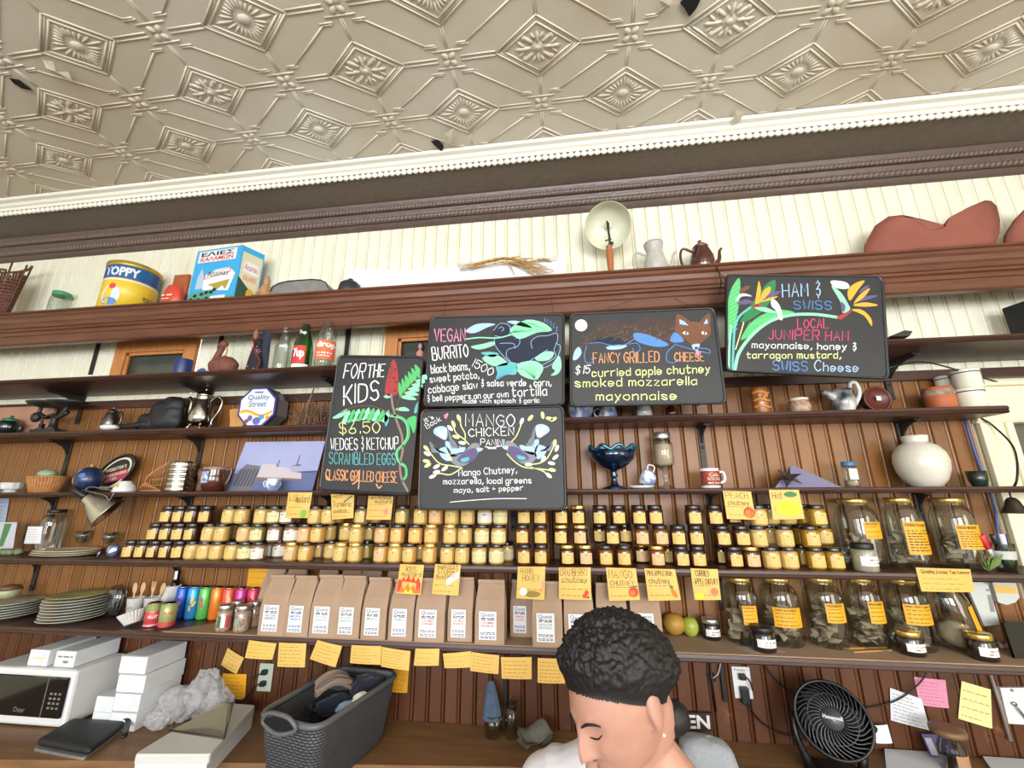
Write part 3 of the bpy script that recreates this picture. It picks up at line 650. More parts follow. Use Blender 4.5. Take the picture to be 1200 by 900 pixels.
for x, yy, a in ((325, 170, 1.2), (365, 125, 1.2), (300, 200, .8), (345, 265, .3), (125, 350, .8), (130, 390, .5), (125, 445, .2), (135, 475, -.5), (200, 485, -.5), (260, 500, -.6), (200, 525, -.2), (170, 558, -.4), (390, 310, .2), (295, 420, 1), (830, 150, -1.2), (895, 125, -.9), (985, 105, 1.4), (1035, 130, .2), (1065, 135, -.5), (1075, 310, -1.4), (1090, 350, -1.2), (1080, 415, -.7), (990, 430, -1), (1050, 460, .2), (1055, 510, .2), (1030, 550, .7), (880, 470, 0)): pell(D['yellow' if x % 2 else 'cream'], *c(x, yy)[0], 4.4, 2.1, a, y, .0012)
put(r, 'chalk_drawing', D)
# --- fancy grilled cheese
bf = [(666.7, 367.5), (838, 360), (852.5, 473), (667.5, 476.7)]
r, y = board(bf, -.345, 'chalk menu board headed fancy grilled cheese with a drawn crouching fox', [(W(700, 366, -.345), W(740, 352, S1F-.003)), (W(815, 361, -.345), W(790, 350, S1F-.003))])
c = cv(660, 355, 6); T = defaultdict(MB)
txt('orange', 'FANCY GRILLED', (212, 425), (675, 415), 12, .0055, jit=.4); txt('orange', 'CHEESE', (785, 412), (988, 408), 10, .0055); txt('white', '$15', (85, 500), (185, 495), 9.5, .005, lean=Vector((.2, 0, 0)))
txt('yellow', 'curried apple chutney', (205, 520), (1030, 490), 9, .006); txt('yellow', 'smoked mozzarella', (85, 592), (938, 575), 9.5, .006); txt('yellow', 'mayonnaise', (232, 685), (795, 680), 9.5, .006); put(r, 'lettering', T); D = defaultdict(MB)
pell(D['cream'], *c(126, 158)[0], 7.3, 7, 0, y)
F('brown', 70, 380, 100, 320, 180, 210, 260, 150, 360, 125, 470, 140, 580, 105, 720, 115, 800, 130, 850, 210, 780, 290, 700, 300, 620, 260, 500, 240, 420, 290, 330, 270, 220, 260, 130, 330, 90, 395); F('blue', 495, 215, 560, 215, 650, 245, 740, 290, 690, 310, 600, 300, 510, 265, d=.0011)
F('navy', 200, 270, 280, 240, 400, 250, 420, 290, 300, 285, 220, 290, d=.001); F('ltblue', 68, 400, 80, 340, 110, 310, 130, 350, 100, 395, d=.001); F('ltblue', 305, 310, 380, 295, 450, 300, 400, 325, 320, 328)
F('rust', 800, 130, 890, 130, 950, 135, 1020, 140, 1035, 220, 960, 290, 935, 330, 905, 300, 860, 260, 790, 210, d=.0011); F('rust', 795, 150, 800, 80, 850, 100, 895, 140, d=.0012); F('rust', 960, 140, 1000, 90, 1028, 75, 1030, 150, d=.0012)
F('ltblue', 820, 150, 815, 115, 850, 130, 880, 160, d=.0014, sub=0); F('ltblue', 985, 150, 1010, 110, 1018, 145, d=.0014, sub=0); F('blue', 785, 205, 850, 265, 800, 280, 750, 265, d=.0012); F('ltblue', 905, 295, 960, 290, 940, 335, 915, 325, d=.0014)
for x in (860, 990): pell(D['cream'], *c(x, 213)[0], 3.4, 1.8, .2, y, .0014); pell(D['brown'], *c(x+3, 213)[0], 1.1, 1.6, 0, y, .0017)
for p in ((165, 300, 150, 360, 160, 420, 210, 415, 200, 390), (460, 290, 520, 285, 540, 330, 500, 350, 490, 320), (780, 300, 730, 350, 730, 410, 780, 420, 800, 395), (780, 290, 880, 320, 960, 340, 1030, 355, 1020, 325, 960, 320), (190, 285, 260, 280, 340, 300, 430, 295, 500, 255)): L('blue', .0035, *p, d=.0014)
for k in range(150):
    a = random.random(); x = 130+a*680; yy = 150+random.random()*110+max(0, .25-a)*330; L('tan' if k % 3 else 'rust', .0011, x, yy, x-13, yy+9+random.random()*9, sub=0, d=.0013)
for k in range(60): x = 800+random.random()*220; yy = 140+random.random()*100; L('tan', .0011, x, yy, x+(x-920)*.08, yy-9, sub=0, d=.0015)
pell(D['brown'], *c(935, 318)[0], 2.2, 1.5, 0, y, .0017); F('pink', 930, 335, 955, 340, 950, 375, 938, 370, d=.0018); put(r, 'chalk_drawing', D)
# --- ham and swiss
bh = [(850.5, 321), (1036, 323), (1043, 444.5), (850.5, 435)]
r, y = board(bh, -.35, 'chalk menu board headed ham and swiss with bird of paradise flowers', [(W(842, 318, -.30), W(852, 330, -.35))])
c = cv(840, 315, 5.714); T = defaultdict(MB)
txt('ltblue', 'HAM &', (440, 190), (692, 180), 16, .006); txt('blue', 'SWISS', (515, 270), (765, 275), 10, .0055); txt('rose', 'LOCAL', (540, 400), (745, 398), 11, .0055); txt('rose', 'JUNIPER HAM', (345, 472), (878, 482), 11, .0055)
txt('white', 'mayonnaise, honey &', (235, 530), (930, 545), 7.5, .005); txt('yellow', 'tarragon mustard,', (200, 600), (830, 600), 7.5, .005); txt('blue', 'SWISS', (375, 680), (605, 685), 11, .006); txt('ltblue', 'Cheese', (655, 685), (945, 690), 9.5, .0055, capk=1.3); put(r, 'lettering', T); D = defaultdict(MB)
F('green', 150, 60, 155, 180, 130, 330, 95, 450, 70, 460, 70, 280, 90, 150); F('dkgreen', 390, 75, 385, 160, 330, 260, 240, 330, 160, 360, 200, 280, 290, 160, 330, 105); F('green', 525, 300, 440, 275, 320, 300, 220, 370, 160, 480, 280, 410, 400, 340)
for k in range(12): L('mint', .0012, 75+k*2, 440-k*28, 140+k*1, 400-k*28, sub=0, d=.0012); L('mint', .0012, 200+k*24, 400-k*10, 225+k*24, 355-k*6, sub=0, d=.0012)
L('mint', .013, 120, 675, 150, 560, 240, 440, 360, 350, 500, 310, 640, 305, 740, 315, 830, 330); L('mint', .009, 80, 670, 85, 500, 95, 380); L('teal', .009, 105, 672, 110, 540, 120, 400, 150, 320, 225, 258); L('yellow', .004, 125, 540, 150, 460, 180, 360)
for p in ((255, 240, 270, 130, 282, 82, 295, 150, 275, 235), (280, 230, 310, 150, 355, 120, 355, 160, 300, 215), (290, 225, 350, 195, 410, 185, 360, 210)): F('gold', *p, d=.0014)
F('violet', 290, 215, 350, 165, 430, 150, 370, 195, d=.0012); F('violet', 130, 235, 190, 205, 245, 225, 180, 240, d=.0012); F('red', 225, 262, 270, 235, 300, 255, 260, 260, d=.0014); F('mint', 250, 260, 320, 290, 400, 295, 330, 260, d=.0012)
F('rust', 145, 155, 190, 115, 225, 120, 190, 150, d=.0014); F('white', 125, 220, 145, 180, 180, 165, 235, 185, 170, 185, d=.0015)
F('cream', 365, 205, 395, 215, 425, 260, 440, 335, 420, 340, 395, 280, 365, 250, d=.0016); F('white', 760, 85, 800, 80, 870, 95, 885, 130, 830, 135, 780, 120, d=.0016)
for p in ((890, 215, 875, 150, 920, 100, 990, 80, 945, 140), (915, 235, 960, 170, 1025, 130, 985, 190), (910, 245, 990, 225, 1080, 245, 990, 255), (900, 275, 970, 275, 1030, 330, 1035, 385, 985, 315)): F('gold', *p, d=.0014)
F('violet', 930, 220, 985, 185, 1080, 180, 1000, 210, d=.0012); F('violet', 950, 160, 985, 120, 1020, 115, 990, 145, d=.0012); F('mint', 765, 115, 830, 160, 880, 240, 890, 275, 840, 295, 825, 220, d=.0013); F('violet', 830, 220, 860, 250, 850, 290, 832, 275, d=.0015); F('red', 800, 325, 850, 300, 905, 280, 880, 305, 830, 340, d=.0016)
put(r, 'chalk_drawing', D)
# ------------------------------------------------------------------ preserve jars on the jar shelf
M_lidk = mat('lid_black', '#17161a', .28, coat=.3); M_lidg = mat('lid_gold', '#d8b865', .25, metal=.85); M_lids = mat('lid_silver', '#c9c8c4', .28, metal=.9)
M_jp = mat('print_soft', '#a58a4e', .8); M_print = mat('print_dark', '#3a3328', .8)
CONT = dict(dark=('dark preserve', mat('fill_dark', '#2b140a', .12, var=.5, scale=30, col2='#4a220c', coat=.8)), amber=('amber chutney', mat('fill_amber', '#4d280c', .12, var=.6, scale=90, col2='#7a4210', coat=.8)),
 must=('pale mustard', mat('fill_mustard', '#b08c4c', .2, var=.5, scale=120, col2='#c4a062', coat=.8)), honey=('honey mustard', mat('fill_honey', '#b5813c', .2, var=.5, scale=90, col2='#c99650', coat=.8)),
 rel=('grainy yellow relish', mat('fill_relish', '#6e4a10', .2, var=.6, scale=160, col2='#b58a20', coat=.8)), salsa=('brown salsa', mat('fill_salsa', '#7a5640', .2, var=.6, scale=120, col2='#94755a', coat=.8)), sage=('olive spread', mat('fill_olive', '#6f6230', .2, var=.6, scale=120, col2='#8b7c45', coat=.8)))
LABC = dict(y=('yellow label', mat('label_yellow', '#d6b76e', .6)), p=('peach label', mat('label_peach', '#d9b083', .6)), w=('white label', mat('label_white', '#d8d6ce', .6)), c=('cream hand-lettered label', mat('label_cream', '#d6cb98', .6)))
JR, JH = .0335, .082
_jl = {}
def jar_meshes():
    b = MB(); R = JR
    b.lathe([(R*.86, 0), (R*.96, .003), (R, .008), (R, .056), (R*.97, .062), (R*.84, .068)], 20)
    l = MB(); l.lathe([(R*.85, .068), (R*.9, .067), (R*.91, .069), (R*.91, .0795), (R*.88, .0815), (R*.8, .082), (R*.78, .081), (.0, .081)], 20)
    return b, l
_b, _l = jar_meshes()
def jar(content, lid, lab):
    key = (content, lid, lab)
    if key not in _jl:
        r = root('preserve_jar', 'jar', 'jar', (0, 0, 0)); _b.build('jar_body', CONT[content][1], r); _l.build('lid', {'k': M_lidk, 'g': M_lidg}[lid], r)
        wide = 1.25 if lab in 'wc' else .8
        mp = cmap(JR, -PI/2-wide, -PI/2+wide, .009, .052); pl = MB().sheet(mp, 8, 1).build('paper_label', LABC[lab][1], r, fix=False)
        t = MB(); mp = cmap(JR, -PI/2-wide, -PI/2+wide, .009, .052, d=.001)
        if lab == 'c': bars(t, mp, .15, .85, .55, .16, words=2)
        else:
            t.add([mp(.5+(.11)*math.cos(2*PI*i/10), .78+.07*math.sin(2*PI*i/10)) for i in range(10)], [tuple(range(10))])
        for v in (.58, .46, .3, .2, .1): bars(t, mp, .16, .84, v, .022, words=3)
        t.build('print', M_jp, pl, fix=False)
        _jl[key] = [r, True]
    return _jl[key]
JG = [('of the endmost jar stack', 255), ('under the lime card', 393), ('below the kids board', 481), ('below the pigeon board', 600), ('right of the grey post', 691), ('under the compote', 760), ('below the red mug', 832), ('under the peach card', 912), ('beside the tea jars', 999)]
ORD = ['first', 'second', 'third', 'fourth', 'fifth', 'sixth', 'seventh', 'eighth', 'ninth', 'tenth', 'eleventh', 'twelfth', 'thirteenth', 'fourteenth', 'fifteenth']
_cnt = {}
# row from the bottom (0..2): photo column, depth f(ront)/b(ack), contents, lid, label
ROWS = {0: '''153.5f dark k y;165.8f dark k y;178.1f dark k y;190.4f dark k y;202.3f dark k y;218.5f must k y;232.6f must k y;245f must k y;258.6b must k y;272.3f must k y;286.3f sage k c;300.8f salsa k w;313b salsa k w;324b salsa k w;333b salsa k w;341.5f must g p;358.6f honey k y;373b salsa k y;384b must k y;399.5f must g y;416.4f must g y;429.6b sage k y;446.5f honey k p;462.9f must g y;480f honey k y;492b honey k y;503.8f honey g y;524.4f must k y;541.2f must k y;561.8f must k c;581.8f must k c;594b must k c;614.5f amber k y;634.6f amber k y;664.7f dark g y;686.3f dark g p;710f amber k y;731.7f amber k y;752b dark g p;770f amber g p;783b amber k y;798f dark k y;816.8f dark k y;846b dark k y;860f dark k y;879.4f dark g p;903.9f must k y;923.3f must k y;941b rel k y;956.1f rel k y;977.8f rel k y''',
 1: '''182.3f dark k y;193.8f dark k y;207.2f dark k y;220.7f dark k y;232b dark k y;245.6f must k y;257f must k y;270b must k y;286.8f must k p;300.8f sage k c;312b must k y;322.4f salsa k w;333.5b salsa k w;341.5f salsa k w;356f honey k p;372f honey k y;386b must k y;406b must g y;418f must g y;432.8b sage k y;447.5f honey k p;466f honey k y;487f honey k y;505.5f honey g y;527.7f must g y;543.4f must k y;565f must k c;584.5f must k c;612.4f amber k y;634f amber k y;657.8f dark g y;680.5f dark g p;703b dark k y;717.6f dark k y;732b dark k y;752.3f amber k p;774f amber k p;795f dark k y;815.7f dark k y;846.1f dark k y;868.9f dark k y;888.9f must k y;903b must k y;919.5f must k y;940b rel k y;950f rel k y;965b rel k y''',
 2: '''197.4f dark k y;207.7f dark k y;221.3f dark k y;233b dark k y;242f dark k y;269.3f must k y;282.8f must k y;306.7f must k y;319f sage k c;331f salsa k w;345b must k y;369.7f must k y;382f must k y;396b must k y;424.3f salsa k y;440b must k y;471.8f sage k y;493f must k y;510.9f honey k p;529.8f must k y;548.3f must k y;568.3f must k w;586.7f must k c;614f amber k y;634f amber k y;658.3f dark g y;677.8f dark g y;703.2f dark k y;724.7f dark k y;749f dark k y;767.5f dark k y;812.6f dark k y;837.2f dark k y;858b dark k y;888.9f must k y;903b must k y;918b must k y;940b rel k y;957.2f rel k y'''}
_placed = {}
for row, txt_ in ROWS.items():
    for e in txt_.split(';'):
        px, con, lid, lab = e.split(); back = px[-1] == 'b'; px = float(px[:-1])
        z = S5+row*JH; y = -.085 if back else -.175; x = WX(px, y, z+.03)
        if not back:
            pv = _placed.get((row, 'f'))
            if pv is not None and x-pv < 2*JR+.001: x = pv+2*JR+.001
            _placed[(row, 'f')] = x
        else:
            pv = _placed.get((row, 'b'))
            if pv is not None and x-pv < 2*JR+.001: x = pv+2*JR+.001
            _placed[(row, 'b')] = x
        g = next(n for n, lim in JG if px < lim); k = (g, row, back); _cnt[k] = _cnt.get(k, 0)+1
        lab_ = '%s-lidded jar of %s, %s in %s row%s %s' % ({'k': 'black', 'g': 'gold'}[lid], CONT[con][0], ORD[_cnt[k]-1], ('bottom', 'middle', 'top')[row], ' behind,' if back else '', g)
        ent = jar(con, lid, lab)
        rz = random.uniform(-.18, .18)
        if ent[1]: o = ent[0]; o.location = (x, y, z); o.rotation_euler = (0, 0, rz); o['label'] = lab_; o['group'] = 'preserve jars on the jar shelf'; ent[1] = False
        else: dup(ent[0], (x, y, z), lab_, 'preserve jars on the jar shelf', rz)

# ------------------------------------------------------------------ price cards
M_card = mat('card_yellow', '#d9ac50', .55, var=.5, scale=12, col2='#deb868'); M_cardb = mat('card_bright', '#e0a01c', .5); M_ink = mat('ink', '#2b2620', .8); M_inkt = mat('ink_typed', '#8a6a34', .8); M_inks = mat('ink_soft', '#8b6a35', .8)
INK = {k: mat('ink_'+k, v, .8) for k, v in dict(green='#7fae3a', red='#d8452f', orange='#ec7a35', yellow='#ffd83a', brown='#8f7a3a', dgreen='#4c7a4e', pink='#e58a7a', white='#f4efe6').items()}
def card(px, y, label, heads, small=3, art=None, m=None, name='price_card', cat='card', group=None, th=.0012, typed=False, tape=None):
    q = [W(a, b, y) for a, b in px]; c0 = sum(q, Vector())/4; zb = min(p.z for p in q)
    r = root(name, label, cat, (c0.x, y, zb), 0, group); mp = qmap(*q, d=0, bow=.003); mpt = qmap(*q, d=.0009, bow=.003)
    mb = MB(); nu = 5; fr = [mp(i/nu, j) for j in (0, 1) for i in range(nu+1)]; bk = [p+Vector((0, th, 0)) for p in fr]; N = 2*(nu+1)
    mb.add(fr+bk, [(i, i+1, nu+2+i, nu+1+i) for i in range(nu)]+[(N+i, N+nu+1+i, N+nu+2+i, N+i+1) for i in range(nu)]+[(0, nu+1, N+nu+1, N), (nu, N+nu, N+N-1, N-1)]+[(i, N+i, N+i+1, i+1) for i in range(nu)]+[(nu+1+i, nu+2+i, N+nu+2+i, N+nu+1+i) for i in range(nu)])
    mb.build('paper', m or M_card, r, r.location)
    t = MB(); s = MB()
    for tx, u0, u1, v0, v1, hand in heads:
        if hand:
            def pp(u, v): p = mpt(u, v); return p
            adv = []; x = 0
            for ch in tx:
                if ch == ' ': x += 2.4; continue
                g = gl(ch); wd = max([p.x for st in g for p in st] or [1]); adv.append((g, x)); x += wd+1.6
            for g, x0 in adv:
                for st in g:
                    P = [pp(u0+(u1-u0)*(p.x+x0)/max(x-1.6, 1), v0+(v1-v0)*(p.y/6)) for p in st]; ribbon(t, P, .0017, 0)
        else: fput(t, tx, mpt, u0, u1, v0, v1, bold=.01)
    vb = min([h[4] for h in heads] or [.95])
    for k in range(small):
        v = vb-(vb-.04)*(k+.75)/(small+.2)-.02; bars(s, mpt, .07, .07+random.uniform(.55, .86), v, .02 if typed else .018, words=5)
    for q_ in (clusters(t, .012) if t.v else []): q_.build('lettering', M_ink, r, r.location, fix=False)
    if s.v: s.build('print', M_inkt if typed else M_inks, r, r.location, fix=False)
    for kk, poly in (art or []):
        a = MB(); a.add([mpt(u, v)+Vector((0, -.0006, 0)) for u, v in poly], [tuple(range(len(poly)))]); a.build('drawing_or_glare_print', INK[kk], r, r.location, fix=False)
    return r
ell = lambda cx, cy, rx, ry, n=14, a=0: [(cx+rx*math.cos(2*PI*i/n)*math.cos(a)-ry*math.sin(2*PI*i/n)*math.sin(a), cy+rx*math.cos(2*PI*i/n)*math.sin(a)+ry*math.sin(2*PI*i/n)*math.cos(a)) for i in range(n)]
yc = S4F-.008
card([(338, 577), (366, 577), (361, 607), (334, 607)], yc, 'yellow hand-lettered card with a green lime, taped to the compote shelf', [('LM', .1, .42, .7, .92, 1), ('mustard', .38, .92, .6, .88, 1)], 3, [('green', ell(.78, .17, .14, .16))])
card([(388, 579), (415, 580), (414, 607), (389, 609)], yc, 'yellow hand-lettered turmeric card with a green slash, under the kids board', [('HOT', .08, .5, .84, .97, 1), ('Turmeric', .08, .9, .5, .72, 1), ('WARMS', .1, .7, .26, .38, 1)], 2, [('dgreen', [(.55, .7), (.6, .66), (.95, .95), (.9, .98)])])
card([(432, 581), (461, 582), (458, 609), (429, 609)], yc, 'yellow hand-lettered card with a pink berry drawing, under the kids board', [('HOT PEPPER', .1, .92, .86, .97, 1), ('mustard', .3, .95, .7, .84, 1)], 3, [('pink', ell(.78, .35, .09, .13))])
card([(847, 575), (880, 576), (886, 609), (852, 608)], yc, 'yellow peach chutney card with an orange peach drawing', [('PEACH', .06, .85, .74, .95, 1), ('chutney', .12, .85, .5, .66, 1)], 2, [('red', ell(.8, .24, .2, .19)), ('orange', ell(.79, .21, .15, .14)), ('dgreen', [(.82, .4), (.9, .47), (.86, .36)])])
card([(901, 574), (936, 574), (943, 608), (906, 609)], yc, 'bright yellow card with a green leaf and yellow fruit wash', [('Hot', .08, .4, .7, .92, 1)], 1, [('dgreen', ell(.68, .84, .22, .1)), ('yellow', ell(.55, .38, .42, .27))])
yc = S5F-.009
card([(469, 661), (497, 662), (493, 697), (464, 695)], yc, 'hand-lettered mustard card with red flames, taped to the jar shelf', [('KIM5'.replace('5', "S"), .3, .72, .74, .94, 1), ('mustard', .15, .92, .6, .74, 1)], 0, [('red', [(.03, .05), (.03, .42), (.1, .5), (.16, .42), (.24, .6), (.32, .44), (.45, .64), (.55, .44), (.64, .62), (.74, .42), (.84, .58), (.95, .36), (.96, .05)]), ('orange', [(.1, .04), (.2, .3), (.3, .12), (.45, .38), (.55, .14), (.7, .34), (.8, .1), (.9, .26), (.93, .04)]), ('yellow', [(.3, .03), (.4, .16), (.48, .05), (.6, .18), (.7, .03)])])
card([(510, 661), (540, 662), (537, 698), (506, 696)], yc, 'hand-lettered mustard card with a shiny tape glare, beside the flame card', [('HARVEST', .12, .9, .87, .97, 1), ('STUBBY', .12, .92, .66, .86, 1), ('mustard', .1, .8, .54, .66, 1)], 3, [('white', [(.5, .5), (.95, .8), (.98, .6), (.55, .3)])])  # white polygon paints the light glaring off the tape
card([(607, 664), (639, 664), (638, 703), (605, 701)], yc, 'yellow hand-lettered honey card with a white daisy and brown wash', [('FENNEL', .1, .6, .78, .95, 1), ('HONEY', .2, .8, .55, .74, 1)], 1, [('brown', ell(.55, .16, .3, .1)), ('white', ell(.24, .22, .14, .12)), ('pink', [(.9, .6), (.94, .6), (.96, .35), (.84, .14), (.82, .18), (.91, .37)])])
card([(655, 665), (692, 665), (693, 703), (655, 702)], yc, 'yellow cranberry chutney card with two red berries', [('CRANBERRY', .04, .9, .74, .97, 1), ('chutney', .1, .88, .54, .7, 1)], 3, [('red', ell(.86, .22, .07, .07)), ('red', ell(.8, .12, .07, .07)), ('dgreen', ell(.9, .08, .05, .04))])
card([(710, 665), (745, 666), (750, 703), (714, 704)], yc, 'yellow mango chutney card with a red mango drawing', [('MANGO', .08, .85, .68, .93, 1), ('CHUTNEY', .1, .88, .45, .6, 1)], 2, [('red', ell(.82, .25, .17, .15, a=.5)), ('orange', ell(.78, .22, .1, .09, a=.5)), ('dgreen', ell(.85, .41, .14, .03, a=.2))])
card([(755, 666), (791, 667), (798, 703), (760, 704)], yc, 'yellow pineapple rum chutney card with a small pineapple drawing', [('PINEAPPLE RUM', .07, .86, .78, .93, 1), ('chutney', .1, .75, .54, .7, 1)], 2, [('orange', ell(.83, .22, .07, .16, a=.35)), ('dgreen', [(.72, .38), (.74, .52), (.79, .44), (.86, .46), (.8, .36)])])
card([(809, 666), (841, 667), (845, 703), (814, 703)], yc, 'yellow curried apple chutney card with a pink apple outline', [('CURRIED', .15, .65, .76, .94, 1), ('APPLE CHUTNEY', .08, .95, .5, .68, 1)], 2, [('pink', ell(.78, .26, .16, .15)), ('orange', ell(.78, .26, .12, .11)), ('yellow', ell(.2, .12, .17, .1))])
card([(1073, 665), (1137, 667), (1142, 694), (1080, 693)], yc, 'wide orange-yellow card headed quality loose tea leaves', [('Quality Loose Tea Leaves', .07, .97, .74, .93, 0)], 4, m=mat('card_orange', '#dcab52', .45), typed=True)
yc = S6F-.012
G6 = 'typed yellow cards along the bottom shelf edge'
lows = [([(292, 750), (324, 754), (319, 773), (287, 771)], 'first from the left, below the purple-print bag', 4), ([(327, 753), (359, 754), (357, 782), (325, 781)], 'tall and above the wall outlet', 6), ([(372, 750), (401, 757), (393, 782), (363, 772)], 'tilted steeply with a shiny taped end', 5), ([(412, 756), (447, 757), (446, 779), (410, 777)], 'square on, above the laundry basket', 5),
 ([(447.5, 758), (481, 763), (479, 786), (446.5, 781)], 'drooping, touching its neighbour above the basket', 6), ([(487, 760), (515, 760), (514, 780), (485, 780)], 'small and level, right of the basket', 3), ([(519, 766), (552, 763), (552, 782), (521, 783)], 'with white glare at one end', 3), ([(552.5, 764), (585, 768), (584, 790), (551, 786)], 'with a white glare stripe near one end', 5), ([(587, 770), (623, 770), (623, 796), (588, 795)], 'square, above the hanging blue cloth', 5), ([(630, 771), (662, 772), (662, 801), (630, 800)], "partly hidden by the woman's hair", 6)]
for k, (q, d, n) in enumerate(lows): card(q, yc-.004*(k % 2), 'yellow typed card on the bottom shelf edge, '+d, [('Soup of the day'[:8+k % 5], .06, .5, .84, .93, 0)] if 0 else [], n, typed=True, group=G6)
yw = -.006
card([(267, 759), (286, 771), (277, 790), (259, 779)], yw, 'yellow note turned to a diamond on the wall above the white box', [], 4, typed=True, name='wall_note')
card([(261, 789), (289, 790), (287, 820), (259, 817)], yw, 'yellow typed note on the wall under the diamond-turned note', [], 6, typed=True, name='wall_note', m=M_cardb)
card([(461, 784), (479, 786), (477, 812), (459, 811)], yw, 'bright yellow note on the wall behind the laundry basket corner', [], 4, name='wall_note', m=M_cardb)
card([(292, 663), (327, 664), (322, 689), (289, 688)], yw, 'bright yellow note on the wall behind the coffee bags', [], 3, name='wall_note', m=M_cardb)
M_paperw = mat('paper_white', '#d4d6dc', .7); M_pink = mat('paper_pink', '#e08aa8', .7); M_paley = mat('paper_pale_yellow', '#ded994', .7)
card([(1043, 806), (1080, 819), (1090, 856), (1044, 844)], yw, 'pale blue-white page of writing pinned to the wall beside the fan', [], 8, name='wall_note', m=M_paperw)
card([(1071, 793), (1108, 797), (1112, 830), (1078, 826)], yw+.004, 'pink sheet of writing pinned to the wall', [], 7, name='wall_note', m=M_pink)
card([(1127, 798), (1161, 808), (1163, 854), (1123, 842)], yw, 'pale yellow handwritten sheet pinned to the wall', [], 4, name='wall_note', m=M_paley)
card([(1032-9, 850), (1040, 849), (1046, 871), (1027, 871)], yw-.02, 'small white slip standing behind the fan', [], 0, name='wall_note', m=M_paperw)
card([(0, 584), (11, 584), (6, 613), (-6, 614)], yw, 'pale blue paper on the wall below the white sugar bowl', [], 6, name='wall_note', m=mat('paper_blue', '#9aa3bd', .7))
# coffee bags
M_kraft = mat('kraft_paper', '#9a7f68', .75, var=.5, scale=8, col2='#ac9078', bump=.12, bscale=60); M_qlab = mat('bag_label', '#dfe0e4', .5)
PR = {k: mat('print_'+k, v, .7) for k, v in dict(ink='#2e3350', purple='#6a4a66', blue='#2f66c8', green='#63a67c', teal='#3f9a86', orange='#e0653f', red='#d22c3c', black='#2c2226').items()}
def bag_mb(w, d, h, sk):
    mb = MB(); n = 6; vs = []; seq = [(0, 1, 1), (.012, 1.01, 1.02), (.45*h, 1.02, 1.0), (.68*h, 1.0, .8), (.86*h, .95, .22), (.9*h, .94, .1), (h, .94, .09)]
    for z, kw, kd in seq:
        a, b = w/2*kw, d/2*kd; o = sk*(z/h)**2; yo = -.004*(z/h)+d*.12*(z > .6*h); gus = (.12 if z < .6*h else .5)*a*(z > .02)*.5
        ring = [(-a, -b), (-a*.5, -b*1.05), (a*.5, -b*1.05), (a, -b), (a-gus, 0), (a, b), (-a, b), (-a+gus, 0)]
        vs.append([(x+o, y+yo, z) for x, y in ring])
    k = 8; V = [v for r in vs for v in r]; F = [tuple(range(k))[::-1], tuple(range((len(seq)-1)*k, len(seq)*k))]
    for j in range(len(seq)-1):
        for i in range(k): F.append((j*k+i, j*k+(i+1) % k, (j+1)*k+(i+1) % k, (j+1)*k+i))
    mb.add(V, F); a = w/2*.95; mb.box(sk, d*.115-.011, h-.006, 2*a, .012, .014, bev=.002)
    return mb
def bag(px0, px1, yt, yb, lab, col, flavour, label, front=True, hid=False, zoff=0, h=.262):
    # photo extents of the front face: columns, top and base rows; base row fixes the depth on the shelf
    xm = (px0+px1)/2; p = Wz(xm, yb, S6+.001); y = min(max(p.y, S6F+.004), -.1); x = WX(xm, y, S6); w = abs(W(px1, yb-10, y).x-W(px0, yb-10, y).x)*.98; d = .075; h = min(max(W(xm, yt, y+.03).z-S6, .2), .246)
    sk = (WX(lab, y, S6+.2)-x)*.3
    r = root('coffee_bag', label, 'coffee bag', (x, y+d/2, S6+.0016), 0, 'brown coffee bags on the bottom shelf')
    bag_mb(w, d, h, 0).build('paper_bag', M_kraft, r)
    if not hid:
        lw = w*.6; mp = lambda u, v: Vector((-lw/2-w*.06+lw*u, -d/2-.0035-(.0012 if v < .45 else .0012), .016+.104*v)); M2 = lambda u, v: mp(u, v)+Vector((0, -.0008, 0))
        lb = MB().add([mp(0, 0), mp(1, 0), mp(1, 1), mp(0, 1)], [(0, 1, 2, 3)]).build('paper_label', M_qlab, r, fix=False)
        t = MB(); fput(t, 'Quest', M2, .1, .9, .8, .96); bars(t, M2, .12, .88, .74, .035, words=3); bars(t, M2, .12, .88, .69, .03, words=2)
        for v in (.24, .19, .1, .05): bars(t, M2, .1, .9, v, .025, words=4)
        [q_.build('lettering', PR['ink'], lb, fix=False) for q_ in clusters(t, .016)]; t = MB(); ws = flavour.split('/'); 
        for k, s in enumerate(ws): fput(t, s, M2, .14, .86, .56-.11*k, .64-.11*k, bold=.01)
        t.build('lettering', PR[col], lb, fix=False)
    return r
